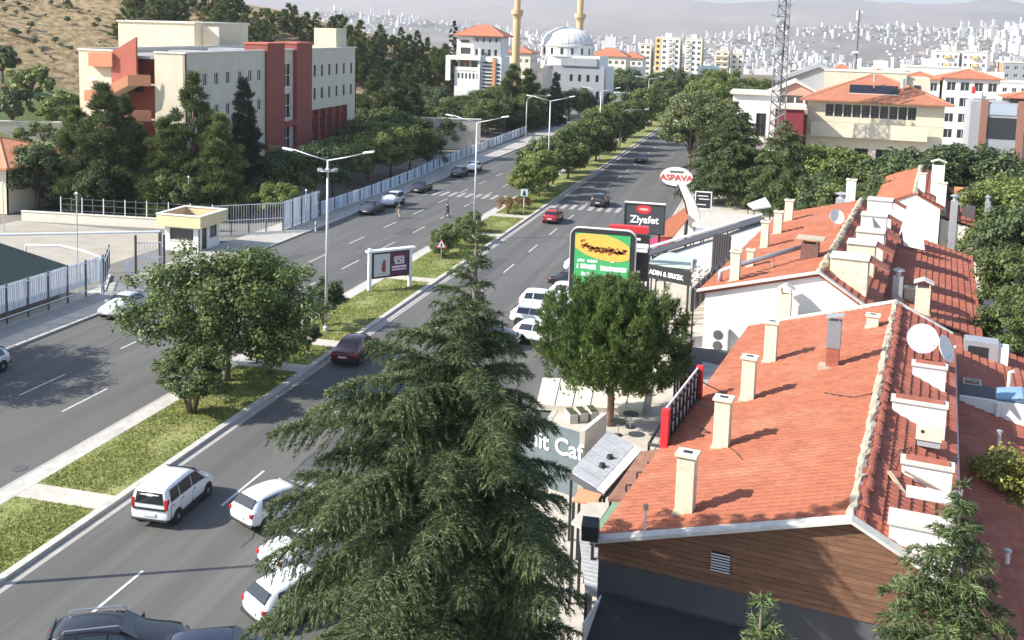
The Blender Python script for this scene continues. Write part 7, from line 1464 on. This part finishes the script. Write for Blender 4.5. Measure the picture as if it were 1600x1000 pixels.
prof = [(0, 3.4), (2, 4.0), (4, 4.25), (6, 4.2), (8, 3.95), (10, 3.05), (11.3, 2.05), (12.3, 1.15), (13.2, .66), (14.2, .4), (15.3, .12)]
tree('cedar_tree', cedar(90, 15.3, prof, ld, .33, .50, 8.2, 1.2, LM['cedar'], 1.45, .14, .025), (-7.2, 25.0, .05), 1.0, 'huge drooping cedar in the centre foreground', group='foreground cedars', rz=0)
prof2 = [(0, 2.4), (4, 2.3), (7, 1.5), (9, .8), (10, .42), (11, .08)]
tree('cedar_tree', cedar(91, 11.0, prof2, ld, .05, .30, 6.5, 3.0, LM['cedar2'], 1.3), (4.25, 22.0, .05), 1.0, 'slender young cedar in front of the boarded gable at right', group='foreground cedars', rz=0)
tp = AY(1190, 948, 19.0); prof3 = [(0, 2.2), (5, 1.7), (7, .9), (8, .35), (8.6, .06)]
tree('cedar_tree', cedar(92, tp.z, [(a*tp.z/8.6, b) for a, b in prof3], ld, 0, .34, 5, 4.5, LM['cedar2'], 1.2), (tp.x, 19.0, .05), 1.0, 'cedar tip poking up at the bottom edge below the gable', group='foreground cedars', rz=0)
pCed = cedar(93, 13.5, [(0, 5.2), (3, 6.3), (6, 5.6), (9, 3.9), (11.5, 2.0), (13.5, .2)], ld, 0, .75, 10, 1.6, LM['cedar2'], .42, .42, .10)
tree('cedar_tree', pCed, (-4.6, 131, .1), .95, 'broad dark cedar behind the leaning sign tower', group=GR); tree('cedar_tree', pCed, (1.6, 127, .1), .82, 'broad dark cedar at the foot of the lattice mast', group=GR)
# ================================================================== FAR CITY AND AIR
def city():
    rng = np.random.default_rng(99); cols = []
    mats_ = [mat('far_white', (.70, .68, .65), .9, .05), mat('far_cream', (.56, .49, .40), .9, .08), mat('far_rust', (.40, .19, .12), .9, .1), mat('far_trees', (.035, .055, .028), .95, .3, .02)]
    buf = [([], []) for _ in mats_]
    def addb(kind, x, y, z, w, d, h, a):
        V, F = buf[kind]; k = len(V); c, s = math.cos(a), math.sin(a)
        for (u, v) in ((-w, -d), (w, -d), (w, d), (-w, d)): V.append((x+u*c/2-v*s/2, y+u*s/2+v*c/2, z-4)); 
        for (u, v) in ((-w, -d), (w, -d), (w, d), (-w, d)): V.append((x+u*c/2-v*s/2, y+u*s/2+v*c/2, z+h))
        F += [(k+4, k+5, k+6, k+7), (k, k+1, k+5, k+4), (k+1, k+2, k+6, k+5), (k+2, k+3, k+7, k+6), (k+3, k, k+4, k+7)]
    n = 0
    while n < 10500:
        R = 1250+rng.random()**.95*5700; a = rng.uniform(-.62, .36)
        dens = .5+.5*math.sin(a*23+R*.0016)*math.sin(a*9-R*.0011+1.0)
        if rng.random() > dens*(.25 if R < 1500 else .55 if R < 2100 else 1.0): continue
        x, y = R*math.sin(a), R*math.cos(a); z = hz(x, y); tall = rng.random() < (.09 if R > 2200 else .02)
        w, d = rng.uniform(8, 19, 2); h = rng.uniform(28, 52) if tall else rng.uniform(5, 14)
        k = rng.choice(4, p=(.42, .27, .11, .2)) if not tall else 0
        if k == 3: w, d, h = w*1.7, d*1.7, rng.uniform(5, 10)
        if k == 2: h = rng.uniform(5, 10)
        addb(k, x, y, z, w, d, h, rng.random()*3); n += 1
    n = 0
    while n < 420:                                  # white tower cluster on the right-hand slope
        R = rng.uniform(4300, 6600); a = rng.normal(.285, .055)
        if a < .15: continue
        x, y = R*math.sin(a), R*math.cos(a); addb(0 if rng.random() < .8 else 1, x, y, hz(x, y), rng.uniform(16, 26), rng.uniform(16, 26), rng.uniform(36, 72), rng.random()*3); n += 1
    for i, (V, F) in enumerate(buf):
        nm = ('far_city_white', 'far_city_cream', 'far_city_rust', 'far_city_greenery')[i]
        o = link(bpy.data.objects.new(nm, np_mesh(nm, V, F, mats_[i])))
        tag(o, ('pale mass of distant white city buildings across the valley', 'distant cream city buildings scattered across the valley', 'distant rust-roofed low buildings across the valley', 'dark patches of distant trees between the valley buildings')[i], ('city', 'city', 'city', 'greenery')[i], kind='stuff')
city()
m = bpy.data.materials.new('haze_air'); m.use_nodes = True; N = m.node_tree.nodes; N.remove(N['Principled BSDF'])
pv = N.new('ShaderNodeVolumePrincipled'); pv.inputs['Color'].default_value = (.95, .945, .985, 1); pv.inputs['Density'].default_value = 1.2e-4; pv.inputs['Anisotropy'].default_value = .25
m.node_tree.links.new(pv.outputs[0], N['Material Output'].inputs['Volume'])
hzo = MB().box(-17000, 17000, -240, 23000, -190, 860).build('haze', m); tag(hzo, 'thin pale blue haze over the far valley and hills', 'haze', kind='stuff')
